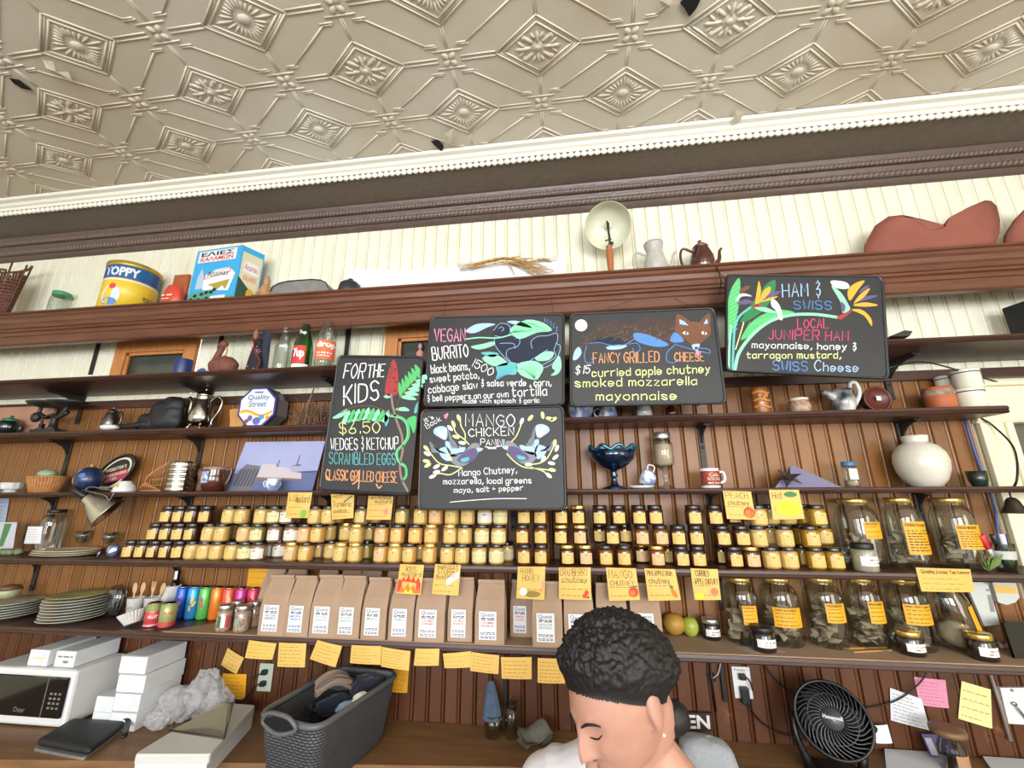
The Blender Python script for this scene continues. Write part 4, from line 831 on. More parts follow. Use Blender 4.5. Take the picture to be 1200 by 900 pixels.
BAGS = [(301, 332, 674, 745, 'purple', 'WEST COAST/ESPRESSO', 'brown coffee bag with purple print, first of the front row'), (332, 360, 675, 747, 'blue', 'MOKA/FRENCH', 'brown coffee bag with blue print beside the purple-print bag'), (361, 392, 674, 748.5, 'green', 'ROYAL/FRENCH', 'brown coffee bag with green print, below the kids board edge'), (391, 420, 675, 750, 'green', 'ROYAL/FRENCH', 'brown coffee bag with green print, second of two alike'), (422, 451, 677, 752, 'teal', 'MEXICO', 'brown coffee bag with teal print, left of the flame card'), (454, 483, 679, 754.5, 'teal', 'PERU', 'brown coffee bag with teal print, under the flame card'), (485, 520, 678, 757, 'orange', 'COLOMBIA/SUPREMO', 'brown coffee bag with orange print, between flame and glare cards'), (524, 553, 677, 752, 'orange', 'GUATEMALA/RESERVE', 'brown coffee bag with orange print, set back under the glare card'), (556, 591, 680, 762, 'red', 'COLOMBIA/HUILA', 'brown coffee bag with red print standing at the shelf edge'), (598, 624, 680, 746.5, 'orange', 'SUMATRA/DARK', 'brown coffee bag with short orange print, set back under the honey card'), (624, 660, 682, 765.5, 'green', 'BLACK & TAN/NATURAL', 'brown coffee bag with green print at the edge, right of the honey card'), (662, 698, 684, 765, 'black', 'BLACK', "brown coffee bag with black print, half hidden by the woman's hair"), (701, 738, 684, 757, 'black', 'BLEND', 'brown coffee bag set back under the mango card'), (742, 778, 684, 758, 'black', 'BLEND', 'brown coffee bag under the pineapple rum card, last of the row')]
for a, b, yt, yb, col, fl, lb in BAGS: bag(a, b, yt, yb, (a+b)/2, col, fl, lb)
for k, px in enumerate((313, 338, 369, 397, 428, 459, 494)):
    x = WX(px+3, -.07, S6)+(.03 if k in (2, 3) else 0); r = root('coffee_bag', 'plain brown coffee bag in the row behind, %s along' % ORD[k], 'coffee bag', (x, -.07, S6+.0016), 0, 'brown coffee bags on the bottom shelf'); bag_mb(.1, .07, .256, 0).build('paper_bag', M_kraft, r)
# ------------------------------------------------------------------ things on the top shelf
G2 = 16
def nlathe(pr, n=28, **k): return MB().lathe(pr, n, **k)
def prof(h, w, pts): return [(r*w/2, z*h) for r, z in pts]
M_silver = mat('silver_worn', '#a9a59c', .3, metal=.9, var=.5, scale=20, col2='#8b877e'); M_alu = mat('spun_aluminium', '#c9c7c0', .22, metal=1.0)
M_wick = mat('wicker_brown', '#54342a', .7, var=.6, scale=50, col2='#7a5140'); M_wickt = mat('wicker_tan', '#a86f3c', .6, var=.6, scale=50, col2='#c98f58')
M_ivory = mat('ivory_glaze', '#dfdcc8', .2, coat=.5); M_whitec = mat('white_china', '#dcdcda', .18, coat=.5); M_brownc = mat('brown_glaze', '#3a1c16', .12, coat=.8, var=.5, scale=9, col2='#54281d')
M_terra = mat('terracotta', '#7e4638', .8, var=.6, scale=7, col2='#935545', bump=.3, bscale=90)
M_glass = glassmat('clear_glass', '#e6ece8'); M_glassd = glassmat('clear_glass_dark', '#b9c0bb'); M_greeng = glassmat('green_glass', '#2f9a40', refl=.04)
M_blk = mat('black_plastic', '#131315', .45); M_blks = mat('black_soft', '#1d1d20', .6); M_grey = mat('grey_metal', '#7f7d7a', .45, metal=.4, var=.5, scale=20, col2='#96938f')
M_w = mat('white_plastic', '#dcdcdc', .4); M_wb = mat('white_board', '#e2e4e6', .6, var=.5, scale=10, col2='#d3d6da'); M_wood = mat('bare_wood', '#b5803f', .6, var=.5, scale=10, col2='#c89758'); M_spoon = mat('birch', '#c9a27a', .7)
def weave(mb, w0, d0, w1, d1, h, rows, n, r, closed=True, zt=None):        # woven tub: uprights and rings
    for k in range(rows+1):
        t = k/rows; mb.tube([((w0+(w1-w0)*t)/2*math.cos(2*PI*i/n)*(1+.012*(-1)**(i+k)), (d0+(d1-d0)*t)/2*math.sin(2*PI*i/n)*(1+.012*(-1)**(i+k)), h*t) for i in range(n)], r, 5, True)
    for i in range(n):
        a = 2*PI*i/n; e = 1 if zt is None else zt(a)
        if e > 0: mb.tube([(w0/2*math.cos(a), d0/2*math.sin(a), 0), ((w0+(w1-w0)*e)/2*math.cos(a), (d0+(d1-d0)*e)/2*math.sin(a), h*e)], r*.9, 5)
    return mb
y = -.13
# slatted basket at the far end
X, w_, h_ = fit(-42, 44, 308, -.16, S1)
r = root('slatted_basket', 'broken brown wicker basket at the far end of the top shelf', 'basket', (X, -.16, S1)); mb = MB(); w0, w1 = w_*.62, w_; n = 40
for i in range(n):
    a = 2*PI*i/n; e = .78+.1*random.random() if i % 5 else 1.0; mb.tube([(w0/2*math.cos(a), w0*.25*math.sin(a), 0), (w1/2*math.cos(a)*e, w1*.24*math.sin(a)*e, h_*e*.92)], .005, 5)
mb.build('slats', M_wick, r); mb = MB()
for k in range(14): t = k/18; mb.tube([((w0+(w1-w0)*t)/2*math.cos(2*PI*i/n)*(1+.015*(-1)**(i+k)), (w0*.25+(w1*.24-w0*.25)*t)*math.sin(2*PI*i/n)*(1+.015*(-1)**(i+k)), h_*t*.92) for i in range(n)], .0055, 5, True)
mb.build('weave', M_wick, r); mb = MB(); mb.tube([(w1*.5*math.cos(a), w1*.24*math.sin(a), h_*(.86+.1*math.cos(a*.5))) for a in [PI*.2+PI*1.5*k/20 for k in range(21)]], .008, 6); mb.build('rim', M_wick, r)
X, w_, h_ = fit(39, 68, 342, -.09, S1); h_ = max(h_, .07)
r = root('lidded_jar', 'small clear jar with a green lid beside the broken basket', 'jar', (X+.05, -.06, S1)); nlathe(prof(h_, w_, [(.85, 0), (1, .05), (1, .75), (.85, .88), (.85, .95)])).build('jar_body', M_glass, r); nlathe(prof(h_, w_, [(.9, .88), (.92, .99), (.85, 1), (0, 1)])).build('lid', mat('lid_green', '#3f8f63', .5), r)
mb = MB()
for k in range(18): mb.ball((random.uniform(-.3, .3)*w_, random.uniform(-.3, .3)*w_, h_*(.08+.35*random.random())), w_*.13, n=6, m=4)
mb.build('contents', mat('pale_contents', '#cfc6bb', .7), r)
# round tin
X, w_, h_ = fit(118, 188, 318, y, S1); R = w_/2
r = root('round_tin', 'large round yellow and blue tin with a yellow lid', 'tin', (X, y, S1)); turn(r)
nlathe([(R, 0), (R, h_*.93)], 40).build('tin_body', mat('tin_yellow', '#e3bf33', .35), r)
MB().sheet(cmap(R, -PI*.98, -.02, h_*.62, h_*.9), 24, 1).build('band', mat('tin_blue', '#22578f', .35), r, fix=False); MB().sheet(cmap(R, -PI*.98, -.02, h_*.57, h_*.6, d=.0006), 24, 1).build('stripe', M_wb, r, fix=False)
nlathe([(R*1.01, h_*.9), (R*1.03, h_*.92), (R*1.03, h_*.99), (R, h_), (R*.94, h_*.985), (0, h_*.985)], 40).build('lid', mat('tin_gold', '#b99d3e', .3, metal=.5), r)
t = MB(); fput(t, 'TOPPY', cmap(R, -PI*.9, -PI*.42, h_*.6, h_*.9, d=.0012), .05, .95, .2, .85, bold=.04); t.build('lettering', M_wb, r, fix=False)
t = MB(); fput(t, 'POP CORN', cmap(R, -PI*.36, -PI*.1, h_*.12, h_*.45, d=.0012), .05, .95, .35, .65, bold=.02); t.build('lettering', mat('print_navy', '#22304f', .6), r, fix=False)
for nm, col, pts in (('cloud_print', '#c9d6e6', ell(.5, .4, .42, .38)), ('patch_print', '#5e86bd', ell(.5, .18, .35, .14)), ('patch_print', '#d8473c', ell(.52, .72, .16, .1))):
    mp = cmap(R, -PI*.86, -PI*.58, 0, h_*.6, d=.0010+.0004*(nm == 'patch_print')); MB().add([mp(u, v) for u, v in pts], [tuple(range(len(pts)))]).build(nm, mat('tin_'+col, col, .4), r, fix=False)
# red crumpled packet, little card
X, w_, h_ = fit(184, 218, 334, y-.01, S1)
mb = MB(); mb.ball((0, 0, h_*.5), w_*.5, w_*.3, h_*.52, 20, 14, fn=lambda d: 1+.12*noise.noise(d*3)+.06*noise.noise(d*8)); r = root('red_packet', 'crumpled red foil packet between the round tin and the blue tin', 'packet', (X, y, S1)); mb.build('packet', mat('red_foil', '#c23a2a', .4, var=.5, scale=14, col2='#d9553c', bump=.3, bscale=40), r)
t = MB(); mp = lambda u, v: Vector((-w_*.35+w_*.7*u, -w_*.32, h_*(.35+.3*v))); bars(t, mp, .1, .9, .5, .2, words=2); bars(t, mp, .2, .7, .1, .15, words=2); t.build('print', mat('print_cream', '#e8c9b0', .7), r, fix=False)
X, w_, h_ = fit(198, 216, 322, -.02, S1, 0); one('small_card', 'small brown printed card standing behind the red packet', 'card', MB().box(0, 0, h_/2, w_, .004, h_), mat('card_brown', '#a0522f', .6, var=.5, scale=30, col2='#b5653a'), loc=(X, -.015, S1))
# blue olive tin, turned to show two faces
fx0, fz = W(220, 350, -.2), 0
A, B, C2 = WX(221, -.19, S1+.08), WX(275, -.215, S1+.08), WX(302, -.1, S1+.08); hz = W(248, 292, -.2).z-S1
r = root('olive_tin', 'tall blue olive tin with black olive branches printed on it', 'tin', ((A+B)/2, -.15, S1)); O = r.location
q0, q1, q2 = Vector((A, -.19, S1)), Vector((B, -.215, S1)), Vector((C2, -.1, S1)); q3 = q0+q2-q1; q3.y = min(q3.y, -.02); U = Vector((0, 0, hz))
MB().prism([q0, q1, q2, q3], U).build('tin_body', mat('olive_tin_blue', '#3fa3d8', .3), r, O)
fm = lambda d: qmap(q0+U, q1+U, q1, q0, d=d); sm_ = lambda d: (lambda u, v: q1*(1-u)*(1-v)+q2*u*(1-v)+(q2+U)*u*v+(q1+U)*(1-u)*v+Vector((.8, -.6, 0))*d)
def patch(mp, pts, m, nm='print'): MB().add([mp(u, v) for u, v in pts], [tuple(range(len(pts)))]).build(nm, m, r, O, fix=False)
qd = lambda a, b, c, d: [(a, c), (b, c), (b, d), (a, d)]
patch(fm(.001), qd(.06, .9, .76, .97), M_wb); 
for s, mm, v0, v1 in (('EΛIEΣ', M_blk, .87, .95), ('KAΛAMΩN', mat('print_red', '#c03a3a', .6), .78, .86)):
    t = MB(); fput(t, s, fm(.0018), .12, .84, v0, v1, bold=.02); t.build('lettering', mm, r, O, fix=False)
patch(fm(.001), [(.3, .25), (.86, .2), (.95, .5), (.8, .62), (.5, .6), (.28, .45)], mat('tin_white', '#dfe6e6', .5)); patch(fm(.0014), [(.38, .34), (.86, .4), (.8, .22), (.72, .3), (.6, .22), (.5, .3)], mat('tin_olive', '#a8943a', .5)); patch(fm(.0016), [(.28, .44), (.84, .53), (.84, .62), (.28, .53)], mat('print_red2', '#c4574e', .6)); patch(fm(.0018), [(.3, .455), (.82, .54), (.82, .605), (.3, .525)], M_wb)
t = MB(); fput(t, 'Anamas', fm(.0022), .34, .8, .48, .58); t.build('lettering', M_blk, r, O, fix=False)
patch(fm(.001), [(.12, .28), (.3, .28), (.27, .5), (.2, .66), (.13, .5)], mat('tin_greyblue', '#a9bfd4', .5)); patch(fm(.001), [(.02, .02), (.98, .02), (.98, .12), (.6, .1), (.5, .25), (.02, .22)], mat('tin_green', '#4f9a86', .5)); patch(fm(.0014), qd(.5, .82, .03, .13), M_wb)
mb = MB()
for u, v in ((.08, .1), (.16, .16), (.25, .09), (.3, .18), (.4, .2), (.42, .1), (.5, .2), (.2, .04), (.56, .24), (.36, .05)): P = ell(u, v, .045, .03, 8); mb.add([fm(.002)(a, b) for a, b in P], [tuple(range(8))])
mb.build('dot_print', mat('print_blackgreen', '#182420', .6), r, O, fix=False)
patch(sm_(.001), qd(.08, .96, .1, .9), mat('tin_cream', '#cfc9a8', .5)); patch(sm_(.0014), qd(.2, .85, .55, .75), M_wb); t = MB(); fput(t, 'Anamas', sm_(.002), .24, .8, .6, .71); fput(t, 'OLIVES', sm_(.002), .24, .8, .42, .5); t.build('lettering', mat('print_red', '#c03a3a'), r, O, fix=False); patch(sm_(.0014), [(.05, .02), (.98, .02), (.98, .2), (.5, .3), (.05, .45)], mat('tin_leaf', '#2c4a3c', .5)); patch(sm_(.0018), ell(.62, .2, .16, .1), mat('tin_amber', '#c99a2e', .5))
# seated figurine
X, w_, h_ = fit(299, 324, 324, y, S1); k = h_
mb = MB(); mb.ball((0, 0, .16*k), .52*w_, .4*w_, .2*k, 16, 10); mb.ball((0, -.02*k, .42*k), .3*w_, .3*w_, .3*k, 16, 10); mb.ball((.02*w_, -.03*k, .8*k), .17*w_, .17*w_, .2*k, 16, 10)
for s in (-1, 1): mb.tube([(s*.26*w_, 0, .6*k), (s*.4*w_, -.15*w_, .38*k), (s*.12*w_, -.35*w_, .26*k)], [.09*w_, .08*w_, .06*w_], 8, sub=3); mb.ball((s*.18*w_, 0, .8*k), .03*w_, .03*w_, .07*k, 8, 6)
one('seated_figurine', 'small tan figurine of a seated round-bellied man beside the blue tin', 'figurine', mb, mat('tan_carving', '#9c7550', .55, var=.5, scale=18, col2='#b78e63'), loc=(X, y, S1))
# long grey lidded pan
X, w_, h_ = fit(326, 391, 333, y, S1, 0)
r = root('roasting_pan', 'grey metal roasting pan with a domed lid and top handle', 'pan', (X, y, S1)); mb = MB(); P = [(-.5, 0), (-.5, .45), (-.46, .7), (-.36, .85), (-.2, .92), (.2, .92), (.36, .85), (.46, .7), (.5, .45), (.5, 0)]
mb.prism([(a*w_, -.06, b*h_) for a, b in P], (0, .12, 0)); mb.build('lid', M_grey, r); mb = MB(); mb.tube([(-.13*w_, 0, .9*h_), (-.1*w_, 0, 1.02*h_), (.1*w_, 0, 1.02*h_), (.13*w_, 0, .9*h_)], .004, 6); mb.build('handle', M_blk, r); mb = MB(); mb.tube([(a*w_*1.005, -.063, b*h_) for a, b in P[1:-1]], .003, 5); mb.build('seam', M_blk, r)
X, w_, h_ = fit(396, 424, 327, y-.03, S1)
r = root('small_kettle', 'small dark grey domed pot lid with a knob in front of the white plank', 'pot lid', (X, y-.03, S1)); nlathe(prof(h_, w_, [(1, 0), (1, .35), (.9, .65), (.6, .8), (.2, .84)])).build('dome', mat('dark_grey', '#2c2d30', .45), r); nlathe(prof(h_, w_, [(.1, .8), (.22, .88), (.22, .97), (0, 1)]), 12).build('knob', M_blk, r)
# white plank with wheat
p0, p1 = W(402, 341, -.07), W(663, 325, -.07); mb = MB(); P = [(p0.x, S1), (p1.x, S1), (p1.x, W(661, 302, -.07).z), (W(560, 314, -.07).x, W(560, 312, -.07).z), (W(470, 318, -.07).x, W(470, 317, -.07).z), (W(404, 316, -.07).x, W(404, 315, -.07).z), (p0.x, S1+.03)]
mb.prism([(a, -.07, b) for a, b in P], (0, .03, 0)); one('weathered_plank', 'long white-painted weathered plank leaning on the top shelf', 'plank', mb, M_wb)
r = root('dried_wheat', 'bunch of dried golden wheat laid over the white plank', 'dried wheat', (W(595, 310, -.1).x, -.1, S1)); st = MB(); er = MB(); sz = .11/27
for k in range(26):
    a0 = (540+random.uniform(-6, 18), 313+random.uniform(-4, 5)); a1 = (625+random.uniform(-25, 22), 309+random.uniform(-10, 15)); mid = (590, 304+random.uniform(-3, 5)); yy = -.082-random.random()*.03
    pts = [W(*p, yy) for p in (a0, mid, a1)]; st.tube(pts, .0012, 4, sub=3); d = (pts[2]-pts[1]).normalized(); e = pts[2]
    for q in range(7): er.tube([e-d*(.01*q), e-d*(.01*q)+d*.016+Vector((0, random.uniform(-.006, .006), random.uniform(-.009, .009)))], [.0032, .0005], 4)
    for q in range(3): er.tube([e, e+d*.05+Vector((0, random.uniform(-.02, .02), random.uniform(-.022, .022)))], .0005, 3)
st.build('stems', mat('straw', '#b98f4f', .8), r, r.location); er.build('needles', mat('straw_ear', '#c79a58', .8), r, r.location)
# table lamp: tilted milk glass shade on a swivel and wooden stem
X, w_, h_ = fit(686, 746, 236, -.13, S1); xs_ = WX(717, -.13, S1)
r = root('table_lamp', 'old desk lamp with a tilted milk-glass shade and turned wooden stem', 'lamp', (xs_, -.13, S1)); nlathe([(.065, 0), (.06, .012), (.03, .022), (.016, .03)]).build('base', mat('lamp_base', '#6d5b4e', .5), r)
hs = W(717, 290, -.13).z-S1; nlathe([(.012, .025), (.013, .05), (.018, hs*.6), (.02, hs*.8), (.013, hs), (.018, hs+.006), (.012, hs+.012)], 16).build('stem', mat('turned_wood', '#a5603a', .4), r)
hc = W(716, 262, -.16).z-S1; mb = MB(); mb.tube([(0, 0, hs), (.004, -.01, hs+.03), (0, -.015, hc-.02), (-.003, -.01, hc+.03)], .006, 8, sub=3); mb.box(.012, -.008, hs+.02, .02, .012, .012); mb.box(.0, -.015, hc, .014, .014, .03); mb.tube([(-.02, -.02, hs+.03), (.012, -.012, hs+.045)], .004, 6); mb.build('swivel_arm', M_iron, r)
M = Matrix.Translation((0, -.012, hc+.0)) @ Matrix.Rotation(-.95, 4, 'X') @ Matrix.Rotation(.1, 4, 'Y'); s = w_/2*.92
sh = MB(); sh.lathe([(s*.98, -.055), (s, -.05), (s*.98, -.03), (s*.8, .005), (s*.55, .028), (s*.42, .036), (s*.42, .05), (s*.36, .058), (s*.2, .06)], 36, M=M, cap=False); sh.lathe([(s*.98, -.055), (s*.94, -.05), (s*.92, -.03), (s*.75, .0), (s*.5, .023), (s*.2, .03)], 36, M=M, cap=False)
sh.build('lamp_shade', mat('milk_glass', '#d5d6bd', .25, coat=.5), r, fix=False)
# pitcher, teapot
def pot(name, label, px, yy, z, ptop, m, spout, handle, lidm=None, tilt=0, prof_=None, cat='teapot', both=False):
    X, w_, h_ = fit(px[0], px[1], ptop, yy, z); r = root(name, label, cat, (X, yy, z)); k = h_; b = w_*.6
    nlathe(prof(k, b, prof_ or [(.5, 0), (.75, .04), (1, .3), (.95, .5), (.7, .72), (.62, .78)]), 28).build('body', m, r)
    if lidm: nlathe(prof(k, b, [(.64, .76), (.66, .8), (.5, .86), (.16, .9), (.12, .93), (.18, .96), (.14, .995), (0, 1)]), 20).build('lid', lidm, r)
    for side, what in ((spout, 'spout'), (handle, 'handle')):
        mb = MB(); s = side
        if what == 'spout': mb.tube([(s*b*.4, 0, k*.25), (s*w_*.4, 0, k*.42), (s*w_*.44, 0, k*.65), (s*w_*.5, 0, k*.74)], [b*.13, b*.09, b*.06, b*.05], 10, sub=4)
        else: mb.tube([(s*b*.36, 0, k*.7), (s*w_*.42, 0, k*.8), (s*w_*.5, 0, k*.6), (s*w_*.46, 0, k*.3), (s*b*.44, 0, k*.18)], b*.055, 8, sub=4)
        mb.build(what, m, r)
    return r
pot('coffee_jug', 'pale grey ceramic jug with embossed flowers, right of the desk lamp', (742, 794), -.13, S1, 286, mat('embossed_grey', '#bdbab4', .4, var=.5, scale=40, col2='#a4a19b', bump=.4, bscale=60), 1, -1, prof_=[(.85, 0), (1, .1), (.95, .3), (.8, .55), (.62, .72), (.6, .8), (.75, .92), (.78, 1), (.7, .99), (.55, .8)], cat='jug')
pot('brown_teapot', 'dark brown glazed teapot at the middle of the top shelf', (796, 849), -.14, S1, 282, M_brownc, 1, -1, mat('lid_brown', '#6a2c22', .15, coat=.8))
mb = MB(); mb.tube([W(838, 311, S1F+.02)+Vector((0, 0, .004)), W(841, 316, S1F-.004), W(845, 330, S1F-.006), W(843, 345, S1F-.006)], .003, 6, sub=3); one('power_cable', 'thin dark cord hanging over the cornice by the teapot', 'cord', mb, M_blk)
# terracotta shards: curved, thick fragments of a big pot
def shard(pts, label, yy):
    cx = sum(p[0] for p in pts)/len(pts); mb = MB(); fr = []
    for px, py in pts:
        p = W(px, py, yy); p.z = max(p.z, S1); fr.append(p)
    x0 = sum(p.x for p in fr)/len(fr); wd = max(p.x for p in fr)-min(p.x for p in fr)
    cz = sum((p.z for p in fr))/len(fr); C = Vector((x0, 0, cz-.02)); rings = []
    bulge = lambda p: p+Vector((0, -.055*(1-min(1, ((p.x-x0)/(wd/2))**2))+.0, 0))
    N = len(fr)
    for s in (1, .75, .5, .25): rings.append([bulge(Vector((C.x+(p.x-C.x)*s, yy, C.z+(p.z-C.z)*s))) for p in fr])
    cc = bulge(Vector((C.x, yy, C.z))); V = [p for rg in rings for p in rg]+[cc]; nb = len(V); V += [p+Vector((0, .018, 0)) for p in V]
    F = []
    for o, fl in ((0, 1), (nb, -1)):
        for k in range(3):
            for i in range(N): F.append([o+k*N+i, o+k*N+(i+1) % N, o+(k+1)*N+(i+1) % N, o+(k+1)*N+i][::fl])
        for i in range(N): F.append([o+3*N+i, o+3*N+(i+1) % N, o+4*N][::fl])
    for i in range(N): F.append([i, nb+i, nb+(i+1) % N, (i+1) % N])
    mb.add(V, F, True); one('pot_shard', label, 'pot shard', mb, M_terra)
shard([(1015, 302), (1016, 285), (1025, 265), (1036, 258), (1050, 258), (1062, 265), (1078, 278), (1092, 276), (1103, 262), (1125, 250), (1148, 239), (1158, 238), (1166, 243), (1169, 260), (1166, 276), (1158, 292), (1120, 296), (1060, 300)], 'big broken terracotta pot shard with two humps on the top shelf', -.13)
shard([(1178, 291), (1177, 276), (1182, 262), (1192, 250), (1203, 240), (1225, 236), (1240, 260), (1235, 289), (1205, 290)], 'second broken terracotta shard at the end of the top shelf', -.13)

# ------------------------------------------------------------------ bottle shelf
y = S2F+.1
X, w_, h_ = fit(203, 226, 422, y, S2); r = root('blue_tin', 'dark blue open tin cup in front of the small wooden-framed window', 'tin', (X, y, S2)); nlathe(prof(h_, w_, [(.96, 0), (1, .03), (1, .97), (.98, 1), (.92, 1), (.92, .1), (0, .1)])).build('cup', mat('cobalt', '#1f2f66', .4), r)
X, w_, h_ = fit(226, 241, 422, y+.02, S2); one('blue_saucer', 'small blue dish standing on edge beside the blue tin cup', 'dish', nlathe([(0, -.004), (.02, -.004), (.028, .004), (.03, .006), (.026, .006), (0, 0)], 24, M=Matrix.Translation((0, 0, .0305)) @ Matrix.Rotation(PI/2-.2, 4, 'X')), mat('steel_blue', '#46598e', .4), loc=(X+.008, y+.03, S2))
X, w_, h_ = fit(240, 284, 399, y, S2); r = root('wicker_duck', 'brown wicker duck basket with a long neck', 'basket', (X, y, S2)); k = h_; mb = MB()
mb.ball((.05*w_, 0, .27*k), .5*w_, .3*w_, .27*k, 28, 16, fn=lambda d: 1+.025*math.sin(d.z*40)); mb.tube([(-.3*w_, 0, .3*k), (-.24*w_, 0, .55*k), (-.1*w_, 0, .8*k)], [.14*w_, .1*w_, .09*w_], 12, sub=5); mb.ball((-.08*w_, 0, .88*k), .15*w_, .11*w_, .11*k, 14, 8); mb.tube([(-.16*w_, 0, .87*k), (-.3*w_, 0, .84*k)], [.07*w_, .03*w_], 8); mb.build('body', mat('duck_wicker', '#5c3328', .7, var=.6, scale=60, col2='#7d4a3a', bump=.8, bscale=90), r)
mb = MB(); mb.tube([(-.02*w_, 0, .85*k), (.07*w_, 0, .75*k), (.07*w_, 0, .6*k), (-.02*w_, 0, .55*k)], .004, 6, sub=4); mb.build('loop_handle', M_wickt, r)
X, w_, h_ = fit(287, 315, 386, y, S2); r = root('cloth_doll', 'doll in a black dress with pink flowers and a dark blue cape', 'doll', (X, y, S2)); k = h_
nlathe(prof(k, w_*.85, [(.95, 0), (1, .1), (.8, .35), (.6, .55), (.5, .7), (.2, .78)]), 20, sy=.7).build('dress', mat('doll_dress', '#1e1b22', .8), r)
mb = MB(); mb.ball((-.12*w_, -.01, .86*k), .13*w_, .12*w_, .12*k, 12, 8); mb.build('head', mat('doll_skin', '#8b5a4c', .7), r)
mb = MB(); mb.sheet(lambda u, v: Vector((w_*(-.05+.5*u+.12*(1-v)*u), .02-.03*math.sin(u*PI)*.5+.006*math.sin(v*9), k*(.05+.95*v))), 8, 8); mb.sheet(lambda u, v: Vector((w_*(-.05+.5*u+.12*(1-v)*u), .026-.03*math.sin(u*PI)*.5, k*(.05+.95*v))), 8, 8); mb.build('cape', mat('doll_cape', '#23283a', .8), r)
mb = MB(); mb.tube([(-.05*w_, -.03, .75*k), (.2*w_, -.038, .45*k), (.42*w_, -.02, .25*k), (.3*w_, -.03, .02*k)], .006, 6, sub=4, flat=.5); mb.build('trim_ribbon', mat('doll_red', '#7a2430', .7), r); mb = MB()
for q in range(22):
    a = random.uniform(-1.1, 1.1)-PI/2; zz = random.choice((.1, .15, .48, .52, .58, .44)); rr = w_*.85/2*(1-.55*zz)*1.0; mb.ball((rr*math.cos(a)*.95, rr*math.sin(a)*.72, zz*k), .004, .003, .004, 6, 4)
mb.build('dot_print', mat('doll_pink', '#c98aa0', .7), r)
def bottle(px, pt, yy, label, m, pr, extra=None, sides=24):
    X, w_, h_ = fit(px[0], px[1], pt, yy, S2); w_ = max(w_, .06); r = root('soda_bottle', label, 'bottle', (X, yy, S2), 0, 'soda bottles below the cornice'); k = h_; turn(r)
    P = prof(k, w_, pr); b = MB(); b.lathe(P, sides, cap=False); b.lathe([(0, .006), (P[0][0], .0)], sides); b.build('glass_body', m, r)
    return r, w_, k
BP = [(.92, 0), (1, .04), (1, .5), (.95, .58), (.6, .72), (.42, .82), (.38, .93), (.46, .94), (.46, .99), (.38, 1)]
r, w_, k = bottle((322, 342), 384, y, 'clear empty milk bottle beside the doll', M_glass, BP); t = MB(); mp = cmap(w_/2*.96, -PI*.8, -PI*.2, k*.5, k*.6, d=.001); fput(t, 'milk', mp, .2, .8, .1, .9, bold=.03); t.build('lettering', M_wb, r, fix=False)
r, w_, k = bottle((343, 368), 381, y, 'green soda bottle with a red square label', M_greeng, [(.95, 0), (1, .05), (1, .42), (.9, .6), (.6, .78), (.42, .9), (.4, 1)])
MB().sheet(cmap(w_/2, -PI*.85, -PI*.42, k*.14, k*.5, d=.001), 8, 1).build('label_square', mat('soda_red', '#c8322b', .5), r, fix=False); t = MB(); fput(t, '7up', cmap(w_/2, -PI*.83, -PI*.44, k*.2, k*.46, d=.0018), .05, .95, .05, .95, bold=.05); t.build('lettering', M_wb, r, fix=False)
MB().sheet(cmap(w_/2, -PI*.85, -PI*.3, k*.06, k*.13, d=.001), 8, 1).build('label_band', mat('soda_white', '#dfe8df', .5), r, fix=False); t = MB(); mp = cmap(w_*.36, -PI*.75, -PI*.45, k*.74, k*.83, d=.002); fput(t, '7up', mp, 0, 1, 0, 1, bold=.04); t.build('lettering', M_wb, r, fix=False)
r, w_, k = bottle((370, 394), 378, y, 'ribbed clear soda bottle with a wide orange label', M_glass, [(.92, 0), (.97, .02), (.93, .05), (.98, .08), (.94, .11), (.98, .14), (1, .2), (1, .58), (.92, .66), (.95, .69), (.82, .74), (.84, .77), (.6, .86), (.44, 1)])
MB().sheet(cmap(w_/2, -PI*.92, -PI*.08, k*.2, k*.58, d=.001), 12, 1).build('label_band', mat('soda_orange', '#dd6a3c', .5), r, fix=False); t = MB(); fput(t, 'drop', cmap(w_/2, -PI*.85, -PI*.15, k*.4, k*.55, d=.002), .03, .97, 0, 1, bold=.05); mp = cmap(w_/2, -PI*.85, -PI*.15, k*.22, k*.4, d=.002); bars(t, mp, .1, .8, .5, .15); bars(t, mp, .1, .7, .2, .12); t.build('lettering', M_wb, r, fix=False)
X, w_, h_ = fit(484, 500, 402, S2F+.2, S2); h_ = max(h_, .13); mb = MB(); mb.ball((0, 0, h_*.88), .013, .013, .018, 12, 8); mb.lathe([(.025, 0), (.028, h_*.3), (.016, h_*.5), (.022, h_*.66), (.007, h_*.76), (.007, h_*.82)], 16)
r = root('pink_figurine', 'small pink female figurine with dark hair in front of the second framed window', 'figurine', (X, S2F+.2, S2)); mb.build('body', mat('figurine_pink', '#c08a80', .5), r); mb = MB(); mb.ball((.004, .006, h_*.87), .017, .015, .026, 12, 8); mb.build('hair', mat('figurine_hair', '#2a201d', .6), r)
mb = MB(); P = [(1043, 395), (1060, 388), (1070, 389), (1066, 395)]; mb.prism([W(a, b, S2F+.06) for a, b in P], (0, .08, -.004)); one('torn_slate', 'dark jagged flat scrap lying beside the ham and swiss board', 'scrap', mb.xf(Matrix.Translation((0, 0, .004))), M_iron)
X, w_, h_ = fit(1190, 1222, 356, -.12, S2); one('black_box', 'black box at the far end of the bottle shelf', 'box', MB().box(0, 0, h_/2, w_, .1, h_, bev=.006), M_blks, loc=(X, -.12, S2), rz=.25)
